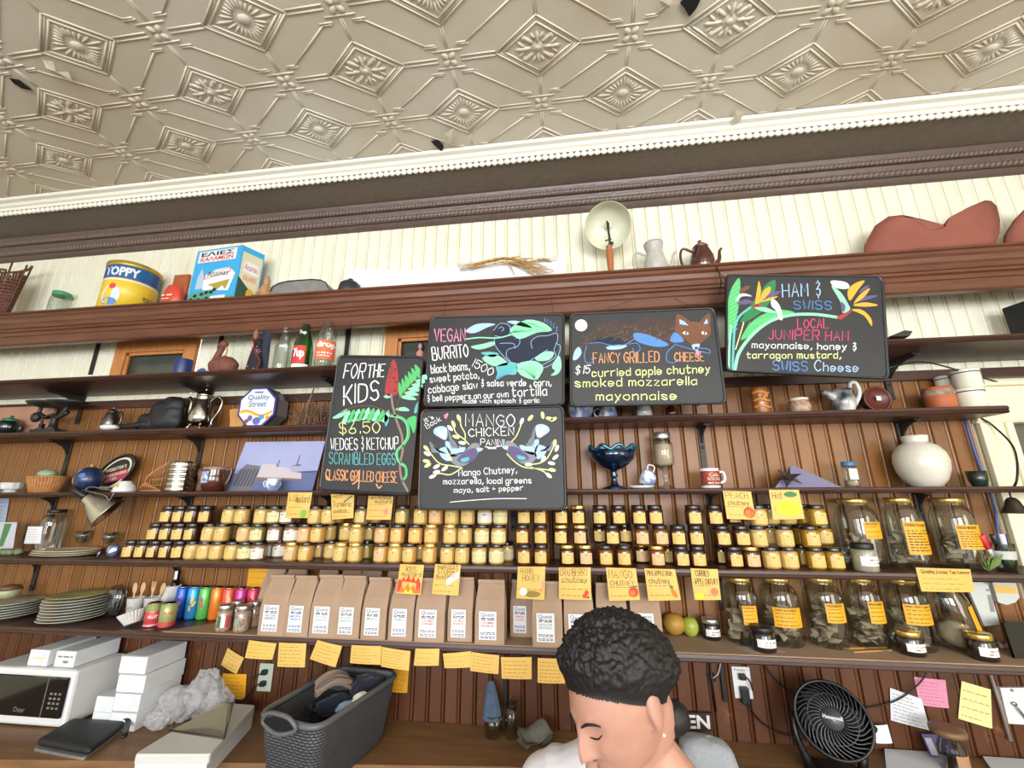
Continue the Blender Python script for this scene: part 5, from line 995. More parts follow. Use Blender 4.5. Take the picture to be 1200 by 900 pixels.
# ------------------------------------------------------------------ coffee pot shelf
y = -.1
X, w_, h_ = fit(-6, 28, 487, y, S3); r = root('dark_pot', 'dark glazed sugar pot with a green knob beside the balance scale', 'pot', (X, y, S3)); nlathe(prof(h_, w_, [(.5, 0), (.8, .1), (1, .4), (.9, .62), (.7, .7)])).build('body', mat('teal_black', '#16201f', .12, coat=.8), r); nlathe(prof(h_, w_, [(.72, .7), (.6, .82), (.2, .86), (.14, .9), (.2, .96), (0, 1)]), 20).build('lid', mat('green_glaze', '#2f6b4f', .3), r)
mb = MB(); mb.tube([(w_*.42, 0, h_*.55), (w_*.75, 0, h_*.5), (w_*.7, 0, h_*.15), (w_*.36, 0, h_*.12)], .005, 6, sub=4); mb.build('handle', mat('teal_black'), r)
a, b = W(-8, 500, -.03), W(60, 500, -.03); hh = W(20, 477, -.03).z-S3; mb = MB(); mb.box((a.x+b.x)/2, -.03, S3+hh/2, b.x-a.x, .02, hh, bev=.006); one('brown_board', 'flat tan board leaning on the wall behind the balance scale', 'board', mb, mat('tan_board', '#a5765f', .7, var=.5, scale=8, col2='#b98a72'))
# balance scale
X, w_, h_ = fit(20, 104, 470, -.12, S3); r = root('balance_scale', 'black cast-iron balance scale with two shallow pans', 'scale', (X, -.12, S3)); k = h_; hw = w_/2
mb = MB(); mb.box(0, 0, k*.06, w_*.62, .07, k*.12, bev=.006); mb.lathe([(.04, k*.1), (.02, k*.2), (.014, k*.4), (.02, k*.5)], 14, at=(hw*.15, 0, 0)); mb.lathe([(.03, k*.1), (.012, k*.2), (.014, k*.3)], 12, at=(-hw*.4, 0, 0)); mb.build('base', M_iron, r)
mb = MB(); mb.tube([(-hw*.7, 0, k*.62), (-hw*.3, 0, k*.5), (0, 0, k*.56), (hw*.3, 0, k*.5), (hw*.7, 0, k*.64)], .012, 8, sub=4); mb.tube([(-hw*.7, 0, k*.82), (-hw*.75, 0, k*.6), (-hw*.62, 0, k*.5)], .009, 8, sub=3); mb.tube([(hw*.6, 0, k*.82), (hw*.45, 0, k*.6), (hw*.2, 0, k*.5)], .009, 8, sub=3); mb.ball((-hw*.72, -.01, k*.5), .028, .02, .03, 12, 8); mb.tube([(-hw*.2, -.02, k*.2), (-hw*.25, -.02, k*.45), (-hw*.05, -.02, k*.5)], .006, 6, sub=3); mb.build('beam', M_iron, r)
for s, xx in ((-1, -hw*.42), (1, hw*.5)): MB().lathe([(.02, k*.8), (.06, k*.82), (.11, k*.9), (.125, k*.96), (.12, k*.96), (.06, k*.85), (0, k*.84)], 28, at=(xx, 0, 0), sx=.95, sy=.6).build('pan', M_iron, r)
M_tarn = mat('tarnished_silver', '#6e6a66', .25, metal=.9, var=.5, scale=14, col2='#4e4a47')
pot('sugar_bowl', 'tarnished silver sugar bowl with two handles', (112, 149), y, S3, 477, M_tarn, 0, 1, M_tarn, cat='sugar bowl')
X, w_, h_ = fit(117, 137, 496, y-.07, S3, 0); mb = MB(); mb.ball((0, 0, h_*.45), w_*.5, w_*.3, h_*.45, 14, 8, fn=lambda d: 1+.25*noise.noise(d*2.5)); one('white_rag', 'small crumpled white scrap in front of the silver sugar bowl', 'rag', mb, M_whitec, loc=(X, y-.065, S3))
X, w_, h_ = fit(157, 214, 464, y-.0, S3, 0); h_ *= .95
def crump(d): return 1+.2*noise.noise(d*1.7+Vector((3, 0, 0)))+.08*noise.noise(d*6)
mb = MB(); P = [(-.62, 0, .16), (-.3, 0, .26), (.0, 0, .5), (.28, 0, .72), (.34, 0, .95)]
mb.ball((.16*w_, 0, h_*.42), .36*w_, .05, h_*.46, 28, 20, fn=crump); mb.ball((-.1*w_, 0, h_*.25), .3*w_, .045, h_*.28, 24, 14, fn=crump); mb.ball((.28*w_, 0, h_*.75), .22*w_, .04, h_*.25, 22, 12, fn=crump); mb.tube([(-.05*w_, -.03, h_*.2), (-.35*w_, -.04, h_*.14), (-.75*w_, -.045, h_*.1)], [.02, .016, .008], 8, sub=4)
one('black_bag', 'crumpled black cloth bag beside the silver coffee pot', 'bag', mb, mat('black_cloth', '#1c1c1e', .6, bump=.5, bscale=50), loc=(X, y, S3))
# silver coffee pot
X, w_, h_ = fit(212, 264, 455, y, S3); b = w_*.62; k = h_; r = root('silver_coffee_pot', 'tall silver coffee pot with a domed lid and curled handle', 'coffee pot', (X, y, S3)); M_pot = mat('polished_silver', '#b9b5ac', .16, metal=1.0)
nlathe(prof(k, b, [(.6, .1), (.75, .12), (.95, .2), (1, .32), (.85, .5), (.66, .68), (.6, .76), (.66, .78)]), 32).build('body', M_pot, r); nlathe(prof(k, b, [(.67, .78), (.62, .84), (.4, .9), (.1, .93), (.08, .95), (.13, .97), (0, 1)]), 24).build('lid', M_pot, r)
mb = MB(); mb.tube([(-b*.42, 0, k*.3), (-b*.62, 0, k*.45), (-b*.64, 0, k*.7), (-b*.8, 0, k*.79)], [.016, .012, .009, .008], 10, sub=4); mb.build('spout', M_pot, r); mb = MB(); mb.tube([(b*.36, 0, k*.68), (b*.5, 0, k*.74), (b*.72, 0, k*.78), (b*.92, 0, k*.68), (b*.85, 0, k*.45), (b*.62, 0, k*.25), (b*.55, 0, k*.14), (b*.62, 0, k*.1)], .0055, 8, sub=4); mb.build('handle', M_pot, r)
for q in range(4): a = PI/4+q*PI/2; mb = MB(); mb.tube([(b*.34*math.cos(a), b*.34*math.sin(a), k*.14), (b*.42*math.cos(a), b*.42*math.sin(a), k*.05), (b*.48*math.cos(a), b*.48*math.sin(a), .004)], [.008, .006, .005], 6); mb.build('foot', M_pot, r)
X, w_, h_ = fit(265, 281, 479, y-.02, S3, 0); mb = MB(); mb.box(-.006, 0, h_/2, w_*.5, .05, h_, bev=.003); mb.box(w_*.4, 0, h_/2-.002, w_*.45, .05, h_-.004, bev=.003); one('wood_block', 'small striped wooden block leaning by the octagonal tin', 'block', mb.xf(Matrix.Shear('XZ', 4, (-.22, 0)) if 0 else Matrix.Rotation(-.22, 4, 'Y') @ Matrix.Translation((.0, 0, 0))), M_wood, loc=(X+.005, y+.02, S3+.006))
# octagonal tin
q0, q1 = W(278, 480, -.15), W(324, 480, -.15); cxo, R8 = (q0.x+q1.x)/2, (q1.x-q0.x)/2*1.02; cz8 = S3+R8*math.cos(PI/8)+.001; M_purp = mat('tin_purple', '#3d2f6e', .35)
r = root('octagonal_tin', 'octagonal sweets tin with a purple rim standing on its side', 'tin', (cxo, -.12, S3)); oc = lambda R, yy: [Vector((cxo+R*math.cos(PI/8+i*PI/4), yy, cz8+R*math.sin(PI/8+i*PI/4))) for i in range(8)]
MB().prism(oc(R8*.97, -.135), (0, .085, 0)).build('tin_body', mat('tin_greyside', '#8d8c90', .35, metal=.5), r, r.location); MB().prism(oc(R8, -.15), (0, .015, 0)).build('lid', M_purp, r, r.location); MB().prism(oc(R8*.9, -.1515), (0, .001, 0)).build('face_panel', mat('tin_paleblue', '#d5dcf0', .4), r, r.location)
mp = lambda u, v: Vector((cxo-R8*.86+1.72*R8*u, -.1525, cz8-R8*.86+1.72*R8*v))
t = MB(); fput(t, 'Quality', mp, .2, .82, .66, .83); fput(t, 'Street', mp, .26, .76, .5, .66); bars(t, mp, .38, .62, .88, .03, words=1); t.build('lettering', mat('print_indigo', '#2c2a56', .5), r, r.location, fix=False)
for kq, col in enumerate(('#e8742f', '#f0b232', '#f6d94c')):
    mb = MB(); mb.add([mp(.04+.92*i/10, .36-.03*kq+.07*math.sin(i/10*2*PI+.5)*(1 if 1 else 0)) for i in range(11)]+[mp(.04+.92*i/10, .33-.03*kq+.07*math.sin(i/10*2*PI+.5)) for i in range(11)], [(i, i+1, 12+i, 11+i) for i in range(10)]); mb.build('wave', mat('wave_'+col, col, .5), r, r.location, fix=False)
for u, v, ru, rv, col in ((.55, .12, .14, .1, '#5868b8'), (.35, .2, .09, .08, '#6d5a9c'), (.68, .22, .1, .07, '#4f9ab0'), (.26, .12, .08, .06, '#7a5a2c'), (.85, .2, .06, .06, '#c98a3c')): MB().add([mp(a, b)+Vector((0, -.0005, 0)) for a, b in ell(u, v, ru*.8, rv)], [tuple(range(14))]).build('sweet_print', mat('sweet_'+col, col, .4), r, r.location, fix=False)
# dried twigs
X, w_, h_ = fit(330, 388, 462, y, S3, 0); mb = MB()
for q in range(130):
    x0 = random.uniform(-.12, .45)*w_; p = Vector((x0, random.uniform(-.05, .05), .004)); pts = [p.copy()]; d = Vector((random.uniform(-.35, .5), random.uniform(-.4, .4), 1))
    for s in range(4): p = p+d.normalized()*h_*random.uniform(.12, .26); d += Vector((random.uniform(-.6, .6), random.uniform(-.5, .5), random.uniform(-.8, .2))); p.z = max(p.z, .004); pts.append(p.copy())
    mb.tube(pts, [.0028, .001], 4)
mb.tube([(.02, -.03, .0), (.03, -.035, h_*.6), (.05, -.03, h_*1.15)], [.008, .009, .003], 6)
one('dried_foliage', 'tangle of dried brown twigs and seed heads beside the octagonal tin', 'dried plant', mb, mat('dry_brown', '#6a4f3c', .85, var=.6, scale=40, col2='#8a6c52'), loc=(X, y, S3))
# cups partly behind the fox board, tiki mug, jar, cow jug, horn, clay pot
M_bw = mat('blue_white', '#dfe3ea', .2, coat=.5, var=.12, scale=26, col2='#7f93c0')
CP = [(.6, 0), (.66, .05), (.9, .5), (1, 1), (.94, 1), (.85, .5), (0, .1)]
for (a, b), lb, m, hh in (((664, 697), 'blue and white patterned bowl just under the fox board', M_bw, .085), ((701, 724), 'white spotted cup turned upside down under the fox board', M_bw, .075), ((745, 765), 'plain pale cup upside down under the fox board', M_whitec, .078)):
    X, w_, _ = fit(a, b, 478, y, S3); up = 'upside' in lb; P = prof(hh, w_, CP)
    if up: P = [(q, hh-zz) for q, zz in reversed(P)]
    r = root('china_cup', lb, 'cup', (X, y, S3), 0, 'china below the fox board'); nlathe(P).build('cup', m, r)
    if up and 'spotted' in lb: mb = MB(); mb.tube([(-w_*.38, 0, hh*.75), (-w_*.7, 0, hh*.6), (-w_*.64, 0, hh*.25), (-w_*.46, 0, hh*.2)], .004, 6, sub=4); mb.build('handle', m, r)
X, w_, h_ = fit(776, 795, 477, y+.02, S3); one('dark_ornament', 'small dark rounded object half hidden under the fox board', 'ornament', nlathe([(.02, 0), (.028, .02), (.02, .05), (.012, .055), (.016, .07), (0, .075)]), mat('brown_glaze'), loc=(X, y, S3))
X, w_, h_ = fit(880, 902, 455, y, S3); k = h_; r = root('tiki_mug', 'tan ceramic tiki mug with a carved face', 'mug', (X, y, S3)); nlathe(prof(k, w_, [(.9, 0), (1, .05), (.94, .5), (1, .9), (1, 1), (.88, 1), (.86, .1), (0, .1)]), 24).build('mug_body', mat('tiki_tan', '#a8642c', .35, coat=.4, var=.5, scale=25, col2='#7d4a20'), r)
mb = MB(); R = w_/2
for zz in (.8, .52, .28): mb.tube([(R*1.0*math.cos(a), R*1.0*math.sin(a), zz*k+.004*math.cos(3*a)) for a in [-PI*.9+PI*.8*i/10 for i in range(11)]], .006, 6)
for s in (-1, 1): mb.ball((s*R*.4, -R*.9, .68*k), .009, .006, .008, 8, 6)
mb.ball((0, -R, .6*k), .007, .01, .016, 8, 6); mb.build('carved_face', mat('tiki_light', '#c98a48', .35, coat=.4), r)
X, w_, h_ = fit(924, 951, 467, y, S3); r = root('pottery_jar', 'small brown speckled pottery pot with a white rim', 'pot', (X, y, S3)); nlathe(prof(h_, w_, [(.7, 0), (.95, .2), (1, .5), (.85, .8), (.8, .85)])).build('body', mat('pottery_speck', '#8d5f45', .4, var=.5, scale=60, col2='#c7ad94'), r); nlathe(prof(h_, w_, [(.8, .84), (.88, .88), (.88, .98), (.8, 1), (.7, .95), (0, .9)])).build('rim', M_ivory, r)
X, w_, h_ = fit(962, 1014, 449, y, S3); k = h_; b = w_*.55; r = root('cow_jug', 'white jug with black brush marks and a looped handle', 'jug', (X, y, S3)); M_cow = mat('brushed_glaze', '#2e3440', .25, var=.22, scale=9, col2='#dcd9d0', coat=.5)
nlathe(prof(k, b, [(.6, 0), (.75, .05), (1, .3), (.95, .5), (.8, .68), (.9, .78), (.84, .78), (.7, .66), (0, .3)]), sx=1.1).build('body', M_cow, r); mb = MB(); mb.tube([(-b*.35, 0, k*.5), (-b*.7, 0, k*.66), (-b*.95, 0, k*.72)], [.022, .016, .012], 10, sub=4); mb.build('spout', M_cow, r); mb = MB(); mb.tube([(b*.4, 0, k*.72), (b*.5, 0, k*.98), (b*.78, 0, k*.98), (b*.85, 0, k*.62), (b*.5, 0, k*.25)], .009, 8, sub=5); mb.build('handle', mat('white_china'), r)
X, w_, h_ = fit(1004, 1036, 455, y+.03, S3); k = h_; r = root('clay_bell', 'reddish brown clay bell lying with its mouth toward the room', 'bell', (X, y+.02, S3)); M = Matrix.Translation((0, 0, k*.5)) @ Matrix.Rotation(PI/2, 4, 'X') @ Matrix.Rotation(-.5, 4, 'X')
mb = MB(); mb.lathe([(k*.47, .03), (k*.49, .04), (k*.42, .04), (k*.36, -.02), (k*.2, -.05), (0, -.055)], 24, M=Matrix.Translation((0, 0, k*.49)) @ Matrix.Rotation(PI/2, 4, 'X')); mb.build('body', mat('bell_clay', '#5c2a20', .4), r); MB().box(0, -.042, k*.5, .018, .002, .02).build('price_tag', M_w, r)
X, w_, h_ = fit(1079, 1120, 456, y, S3); r = root('clay_pot', 'squat orange clay pot with a mottled grey band', 'pot', (X-.01, y-.02, S3)); nlathe(prof(h_, w_, [(.85, 0), (.95, .08), (1, .5), (.92, .85), (.95, 1), (.85, 1), (.8, .3), (0, .2)])).build('body', mat('orange_clay', '#a04c26', .6, var=.5, scale=20, col2='#b9693f'), r); MB().lathe([(w_*.505, h_*.62), (w_*.51, h_*.7), (w_*.49, h_*.86)], 28, cap=False).build('band', mat('grey_band', '#5c4c40', .6, var=.5, scale=40, col2='#a89684'), r, fix=False)
def crock(px, pt, yy, z, label, hh, badge=False):
    X, w_, _ = fit(px[0], px[1], pt, yy, z); r = root('stoneware_crock', label, 'crock', (X, yy, z), 0, 'cream crocks at the shelf end'); k = hh
    nlathe(prof(k, w_, [(.9, 0), (.96, .03), (.96, .8), (1, .84), (1, .98), (.95, 1), (.88, .98), (.86, .1), (0, .1)])).build('body', M_ivory, r); MB().lathe([(w_*.502, k*.79), (w_*.506, k*.8), (w_*.506, k*.835), (w_*.502, k*.845)], 28, cap=False).build('blue_band', mat('navy_band', '#2a3444', .4), r, fix=False)
    if badge: MB().sheet(cmap(w_*.484, -.95, -.3, k*.15, k*.75, d=.001), 6, 1).build('picture_print', mat('crock_print', '#2f5f86', .5, var=.4, scale=40, col2='#d9b548'), r, fix=False)
    return r
kh = .085
crock((1116, 1157), 450, y-.035, S3, 'cream crock with a blue band, bottom of the front stack', kh); crock((1113, 1152), 430, y-.035, S3+kh, 'cream crock with a blue picture badge, top of the front stack', kh, True)
crock((1094, 1124), 457, -.046, S3, 'cream crock behind the orange clay pot, bottom of the rear stack', kh*.98); crock((1094, 1124), 436, -.046, S3+kh*.98, 'cream crock on top of the rear stack', kh*.98)
mb = MB(); mb.tube([W(1042, 431, -.3), W(1075, 424, -.26), W(1106, 429, -.2), W(1152, 443, -.08), W(1190, 451, -.03), W(1230, 447, -.03)], .0035, 6, sub=6); one('black_cable', 'thin black cable arching from the ham and swiss board over the crocks', 'cable', mb, M_blk)

# ------------------------------------------------------------------ compote shelf
y = -.1
X, w_, h_ = fit(2, 27, 560, y, S4); h_ = .055; r = root('white_sugar_bowl', 'small white ribbed sugar bowl at the far end of the compote shelf', 'bowl', (X, y, S4)); nlathe(prof(h_, .1, [(.6, 0), (.7, .08), (.5, .2), (.9, .4), (1, .75), (.9, .8), (1, .9), (.95, 1), (.8, .95), (0, .6)]), 12, smooth=False).build('bowl', M_whitec, r)
X, w_, h_ = fit(24, 86, 554, y, S4); h_ = .085; r = root('bread_basket', 'oval tan wicker basket holding something green', 'basket', (X, y, S4)); weave(MB(), w_*.7, .1, w_*.96, .14, h_, 9, 36, .004).build('weave', M_wickt, r)
mb = MB(); mb.ball((X-.01, y, S4+.1), .045, .04, .028, 16, 10); one('green_gourd', 'pale green squash resting in the tan wicker basket', 'squash', mb, mat('gourd_green', '#7d9a78', .5, var=.4, scale=20, col2='#9db08c'))
MB().lathe([(w_*.3, .004), (w_*.42, .07)], 20, sy=.33, cap=True).build('lining', mat('basket_dark', '#3c2415', .8), r, fix=False)
X, w_, h_ = fit(86, 124, 543, y-.03, S4); h_ = min(h_, .14); r = root('painted_gourd', 'round blue painted pot with orange and sky patches', 'pot', (X, y-.03, S4)); R = w_/2; mb = MB(); mb.ball((0, 0, h_*.48), R, R, h_*.48, 24, 16); mb.build('body', mat('gourd_navy', '#1c2a54', .35, coat=.4), r)
def on_ball(pts, a0, e0, nm, m, d=1.012):
    V = []
    for u, v in pts: a = a0+u; e = e0+v; V.append((R*d*math.cos(e)*math.cos(a), R*d*math.cos(e)*math.sin(a), h_*.48+h_*.48*d*math.sin(e)))
    c0 = (R*d*math.cos(e0)*math.cos(a0), R*d*math.cos(e0)*math.sin(a0), h_*.48+h_*.48*d*math.sin(e0)); MB().add(V+[c0], [(i, (i+1) % len(V), len(V)) for i in range(len(V))]).build(nm, m, r, fix=False)
on_ball(ell(0, 0, .5, .7), -2.35, -.25, 'orange_patch', mat('gourd_orange', '#d98f35', .4)); on_ball(ell(0, 0, .4, .25), -2.0, .75, 'sky_patch', mat('gourd_sky', '#6f95cc', .4)); on_ball(ell(0, 0, .25, .2), -1.2, .3, 'sky_patch', mat('gourd_sky2', '#4f74b0', .4)); on_ball(ell(0, 0, .16, .3), -2.0, -.1, 'face_patch', mat('gourd_tan', '#d6a070', .4), 1.02)
MB().lathe([(.014, h_*.94), (.01, h_*1.0), (.016, h_*1.03), (0, h_*1.06)], 12).build('knob', mat('gourd_gold', '#b58a3a', .4, metal=.5), r)
# oval beer tray leaning
q = [W(110, 572, -.04), W(164, 560, -.03)]; ctr = W(138, 545, -.045); r = root('oval_tray', 'oval black, cream and crimson beer tray leaning on the wall', 'tray', (ctr.x, -.04, S4)); ra, rb, rot = .135, .075, math.radians(38)
def ov(k, d, n=40): return [ctr+Vector(((ra*k*math.cos(t)*math.cos(rot)-rb*k*math.sin(t)*math.sin(rot)), -d, (ra*k*math.cos(t)*math.sin(rot)+rb*k*math.sin(t)*math.cos(rot)))) for t in [2*PI*i/n for i in range(n)]]
lowz = min(p.z for p in ov(1, 0)); ctr.z += S4+.001-lowz
MB().prism(ov(1, 0), (0, -.006, 0)).build('panel', M_blk, r, r.location); mb = MB(); mb.tube(ov(1, .008), .006, 6, True); mb.build('rim', mat('tray_dark', '#201d22', .3), r, r.location)
for k0, k1, col in ((.86, .76, '#d8cbb0'), (.55, .0, '#d8cbb0')):
    mb = MB(); A_, B_ = ov(k0, .008), ov(max(k1, .01), .008); mb.add(A_+B_, [(i, (i+1) % 40, 40+(i+1) % 40, 40+i) for i in range(40)]); 
    if k1 > 0: mb.build('oval_print', mat('tray_cream', col, .5), r, r.location, fix=False)
mp = lambda u, v: ctr+Vector(((u-.5)*ra*1.5*math.cos(.25)-(v-.5)*rb*.9*math.sin(.25), -.0085, (u-.5)*ra*1.5*math.sin(.25)+(v-.5)*rb*1.6*math.cos(.25)))
MB().add([mp(a, b) for a, b in qd(.12, .92, .12, .55)], [(0, 1, 2, 3)]).build('band', mat('tray_crimson', '#a83a52', .5), r, r.location, fix=False); mq = lambda u, v: mp(u, v)+Vector((0, -.001, 0)); t = MB(); fput(t, "WEBSTER'S", mq, .22, .88, .62, .78, bold=.02); fput(t, 'YORKSHIRE', mq, .16, .88, .36, .5, bold=.02); fput(t, 'BITTER', mq, .2, .6, .18, .3, bold=.02); t.build('lettering', mat('tray_cream'), r, r.location, fix=False)
X, w_, h_ = fit(133, 161, 558, y-.06, S4); h_ = .055; one('upturned_bowl', 'white bowl with a yellow flower, turned upside down before the oval tray', 'bowl', nlathe(prof(h_, .1, [(1, 0), (.98, .2), (.85, .6), (.55, .88), (.5, 1), (.42, 1), (0, .95)])), M_whitec, loc=(X, y-.06, S4))
mb = MB(); mb.add([(X+.046*math.cos(a+c)*1, y-.06+.046*math.sin(a+c), S4+.028+.013*math.sin(b_)) for a, c, b_ in [(-PI/2, .3*math.cos(t), t) for t in [2*PI*i/12 for i in range(12)]]], [tuple(range(12))]); f_ = mb.build('flower_print', mat('gold_print', '#c9a23c', .5), bpy.data.objects['upturned_bowl'], (X, y-.06, S4), fix=False)
# clip lamp hanging under the shelf
r = root('clip_lamp', 'spun aluminium clip lamp hanging from the compote shelf edge', 'lamp', (W(112, 585, -.21).x, -.21, S4-.1)); O = Vector(r.location); tip = W(102, 583, -.21); ax = (W(136, 604, -.13)-tip).normalized(); Z = Vector((0, 0, 1)); Mx = Z.rotation_difference(ax).to_matrix().to_4x4(); Mx.translation = tip-O
sh = MB(); sh.lathe([(.024, -.005), (.028, 0), (.034, .022), (.055, .052), (.076, .086), (.09, .118), (.094, .122), (.088, .117), (.073, .086), (.052, .052), (.024, .02)], 32, M=Mx, cap=False); sh.build('reflector', M_alu, r, fix=False); sh = MB(); sh.lathe([(.014, -.07), (.018, -.065), (.018, -.02), (.022, -.002)], 16, M=Mx); sh.build('socket', M_blk, r); sh = MB(); sh.ball((0, 0, 0), .02, .02, .028, 14, 10, M=Mx @ Matrix.Translation((0, 0, .05))); sh.build('bulb', mat('bulb_white', '#e4e2da', .2), r)
sh = MB(); a = tip-O+ax*-.03; sh.tube([a, a+Vector((.03, .01, .035)), W(126, 574, -.208)-O, W(140, 573, -.2)-O], .004, 6, sub=4); sh.tube([a+Vector((.01, -.01, .02)), W(122, 580, -.215)-O, W(128, 586, -.21)-O, W(134, 577, -.21)-O], .003, 6, sub=4); sh.box(*(W(126, 571, -.2)-O), .06, .03, .006); sh.build('clamp', M_silver, r)
# whisk-like wicker fan
X, w_, h_ = fit(166, 198, 538, y, S4, 0); r = root('wire_scoop', 'pale rattan scoop leaning beside the ribbed tin', 'scoop', (X, y, S4)); mb = MB(); tp = Vector((w_*.42, .02, h_))
for k in range(9): t = k/8; mb.tube([tp, (w_*(.1-.25*t), -.01-.03*math.sin(t*PI), h_*(.55-.2*t)), (-w_*.5+w_*.8*t, -.02+.02*t, .006)], .0022, 5, sub=4)
for k in (.35, .6, .8): mb.tube([(tp.x*(1-k)+(-w_*.5)*k+w_*.02, .0, h_*(1-k)+.006), (tp.x*(1-k)+(-.1*w_)*k, -.035*k, h_*(1-k)*.9), (tp.x*(1-k)+(w_*.3)*k, .01, h_*(1-k)+.004)], .002, 5, sub=4)
mb.tube([(-w_*.5, -.02, .006), (w_*.32, 0, .006)], .004, 6); mb.build('weave', mat('rattan', '#bb7d4c', .6), r)
X, w_, h_ = fit(196, 228, 541, y, S4); k = h_; P = [(.98, 0)]
for q in range(6): P += [(.95, .02+q*.16), (1.0, .05+q*.16), (1.0, .13+q*.16), (.95, .16+q*.16)]
P += [(.97, .985), (.93, 1), (.9, .98), (.9, .3), (0, .3)]; one('ribbed_tin', 'ribbed shiny tin can on the compote shelf', 'tin', nlathe(prof(k, w_, P), smooth=False), M_alu, loc=(X, y, S4))
X, w_, h_ = fit(224, 238, 549, y+.03, S4); mb = nlathe(prof(h_, .06, [(.6, 0), (.8, .1), (.7, .5), (1, .8), (.9, 1), (0, .9)]), 16); one('small_brown_vase', 'little brown vase squeezed beside the ribbed tin', 'vase', mb, mat('vase_brown', '#6b4a3c', .4), loc=(X+.015, y+.05, S4))
X, w_, h_ = fit(231, 274, 545, y-.01, S4); h_ = min(h_, .125); b = w_*.8; k = h_; r = root('flowered_mug', 'dark brown pot with a blue and orange flower decal', 'pot', (X, y-.01, S4)); nlathe(prof(k, b, [(.6, 0), (.8, .06), (1, .35), (1, .6), (.9, .85), (.95, .93), (.93, 1), (.85, 1), (.8, .5), (0, .3)])).build('body', M_brownc, r); MB().lathe([(b*.47, k*.88), (b*.485, k*.93), (b*.47, k*.99)], 28, cap=False).build('rim', mat('rim_tan', '#8a7060', .4), r, fix=False)
MB().sheet(cmap(b*.5, -1.95, -1.35, k*.35, k*.8, d=.0015), 6, 1).build('decal_print', mat('decal', '#d8d4dc', .5, var=.3, scale=60, col2='#4a64b0'), r, fix=False); mb = MB(); mb.tube([(b*.45, 0, k*.85), (b*.68, 0, k*.9), (b*.62, 0, k*.5), (b*.5, 0, k*.3)], .004, 6, sub=4); mb.build('handle', mat('rim_tan'), r)
# framed ferry photograph leaning behind the creamer
q = [W(288, 518, -.05), W(381, 517, -.05), W(366, 573, -.06), W(266, 574, -.06)]; 
for p_ in q[2:]: p_.z = S4+.001
r = root('ship_photograph', 'large unframed photograph of a white ferry at a dock', 'picture', ((q[0].x+q[1].x)/2, -.05, S4)); O = r.location
MB().prism(q, (0, .004, 0)).build('print_board', mat('photo_sky', '#8f98c6', .35, var=.6, scale=2.5, col2='#b5b6d8'), r, O); mp = qmap(*q, d=.001); m2 = qmap(*q, d=.0016); m3 = qmap(*q, d=.0022)
pm = lambda mp, pts, col, nm='print': MB().add([mp(u, v) for u, v in pts], [tuple(range(len(pts)))]).build(nm, mat('photo_'+col, col, .4), r, O, fix=False)
pm(mp, qd(.0, 1, 0, .36), '#5d6792'); pm(m2, [(.6, .36), (1, .36), (1, .4), (.8, .385)], '#3f4a6c'); pm(m2, [(.3, .28), (.84, .24), (.82, .36), (.7, .38), (.66, .46), (.5, .48), (.46, .54), (.32, .54)], '#c3b9bd'); pm(m2, [(.62, .46), (.74, .44), (.78, .52), (.7, .5)], '#a9a2b0'); pm(m2, [(.02, .0), (.3, .0), (.3, .5), (.12, .54), (.05, .4)], '#6d6a74'); pm(m2, [(.3, .24), (.84, .2), (.84, .24), (.3, .28)], '#8a6c5c')
for u in (.06, .1, .14, .18, .22, .26): pm(m3, [(u, .1), (u+.015, .1), (u+.04, .44), (u+.025, .44)], '#3d3c48')
for u, v0, v1 in ((.5, .48, .62), (.73, .5, .72)): pm(m3, [(u, v0), (u+.012, v0), (u+.016, v1), (u+.01, v1)], '#4a4450')
pm(m3, [(.67, .5), (.8, .5), (.77, .53)], '#504a56')
X, w_, h_ = fit(309, 332, 560, -.13, S4); h_ = .062; r = root('small_creamer', 'small blue and white china creamer in front of the ferry photograph', 'creamer', (X, -.13, S4)); nlathe(prof(h_, .075, [(.5, 0), (.55, .06), (.9, .35), (1, .6), (.8, .9), (.9, 1), (.8, .98), (.7, .85), (0, .5)])).build('body', M_bw, r); mb = MB(); mb.tube([(-.03, 0, h_*.8), (-.055, 0, h_*.75), (-.05, 0, h_*.4), (-.035, 0, h_*.35)], .003, 6, sub=4); mb.build('handle', M_whitec, r)
# compote
X, w_, h_ = fit(690, 748, 521, -.11, S4); k = h_; R = w_/2; r = root('glass_compote', 'dark blue iridescent glass compote on a tall foot', 'compote', (X, -.11, S4)); M_carn = mat('carnival_glass', '#0b1430', .08, coat=1, metal=.6, var=.5, scale=9, col2='#123a5c')
mb = nlathe([(R*.52, 0), (R*.5, .006), (R*.2, .016), (R*.12, .03), (R*.1, k*.25), (R*.17, k*.3), (R*.1, k*.36), (R*.16, k*.42), (R*.5, k*.48), (R*.85, k*.66), (R*.97, k*.86), (R*.93, k*.86), (R*.8, k*.68), (0, k*.52)], 32); mb.build('bowl', M_carn, r)
mb = MB(); mb.tube([(R*(.96+.03*math.cos(9*a))*math.cos(a), R*(.96+.03*math.cos(9*a))*math.sin(a), k*(.9+.05*math.cos(9*a))) for a in [2*PI*i/90 for i in range(90)]], .008, 6, True); mb.build('scalloped_rim', mat('carnival_rim', '#1f5f8a', .15, metal=.7, var=.6, scale=50, col2='#3aa0b8', coat=1), r)
X, w_, h_ = fit(733, 770, 568, -.13, S4); sx_ = X; one('saucer', 'white saucer under a tipped floral teacup', 'saucer', nlathe([(.03, 0), (.045, .003), (.06, .012), (.058, .014), (.04, .006), (0, .006)]), M_whitec, loc=(X, -.13, S4))
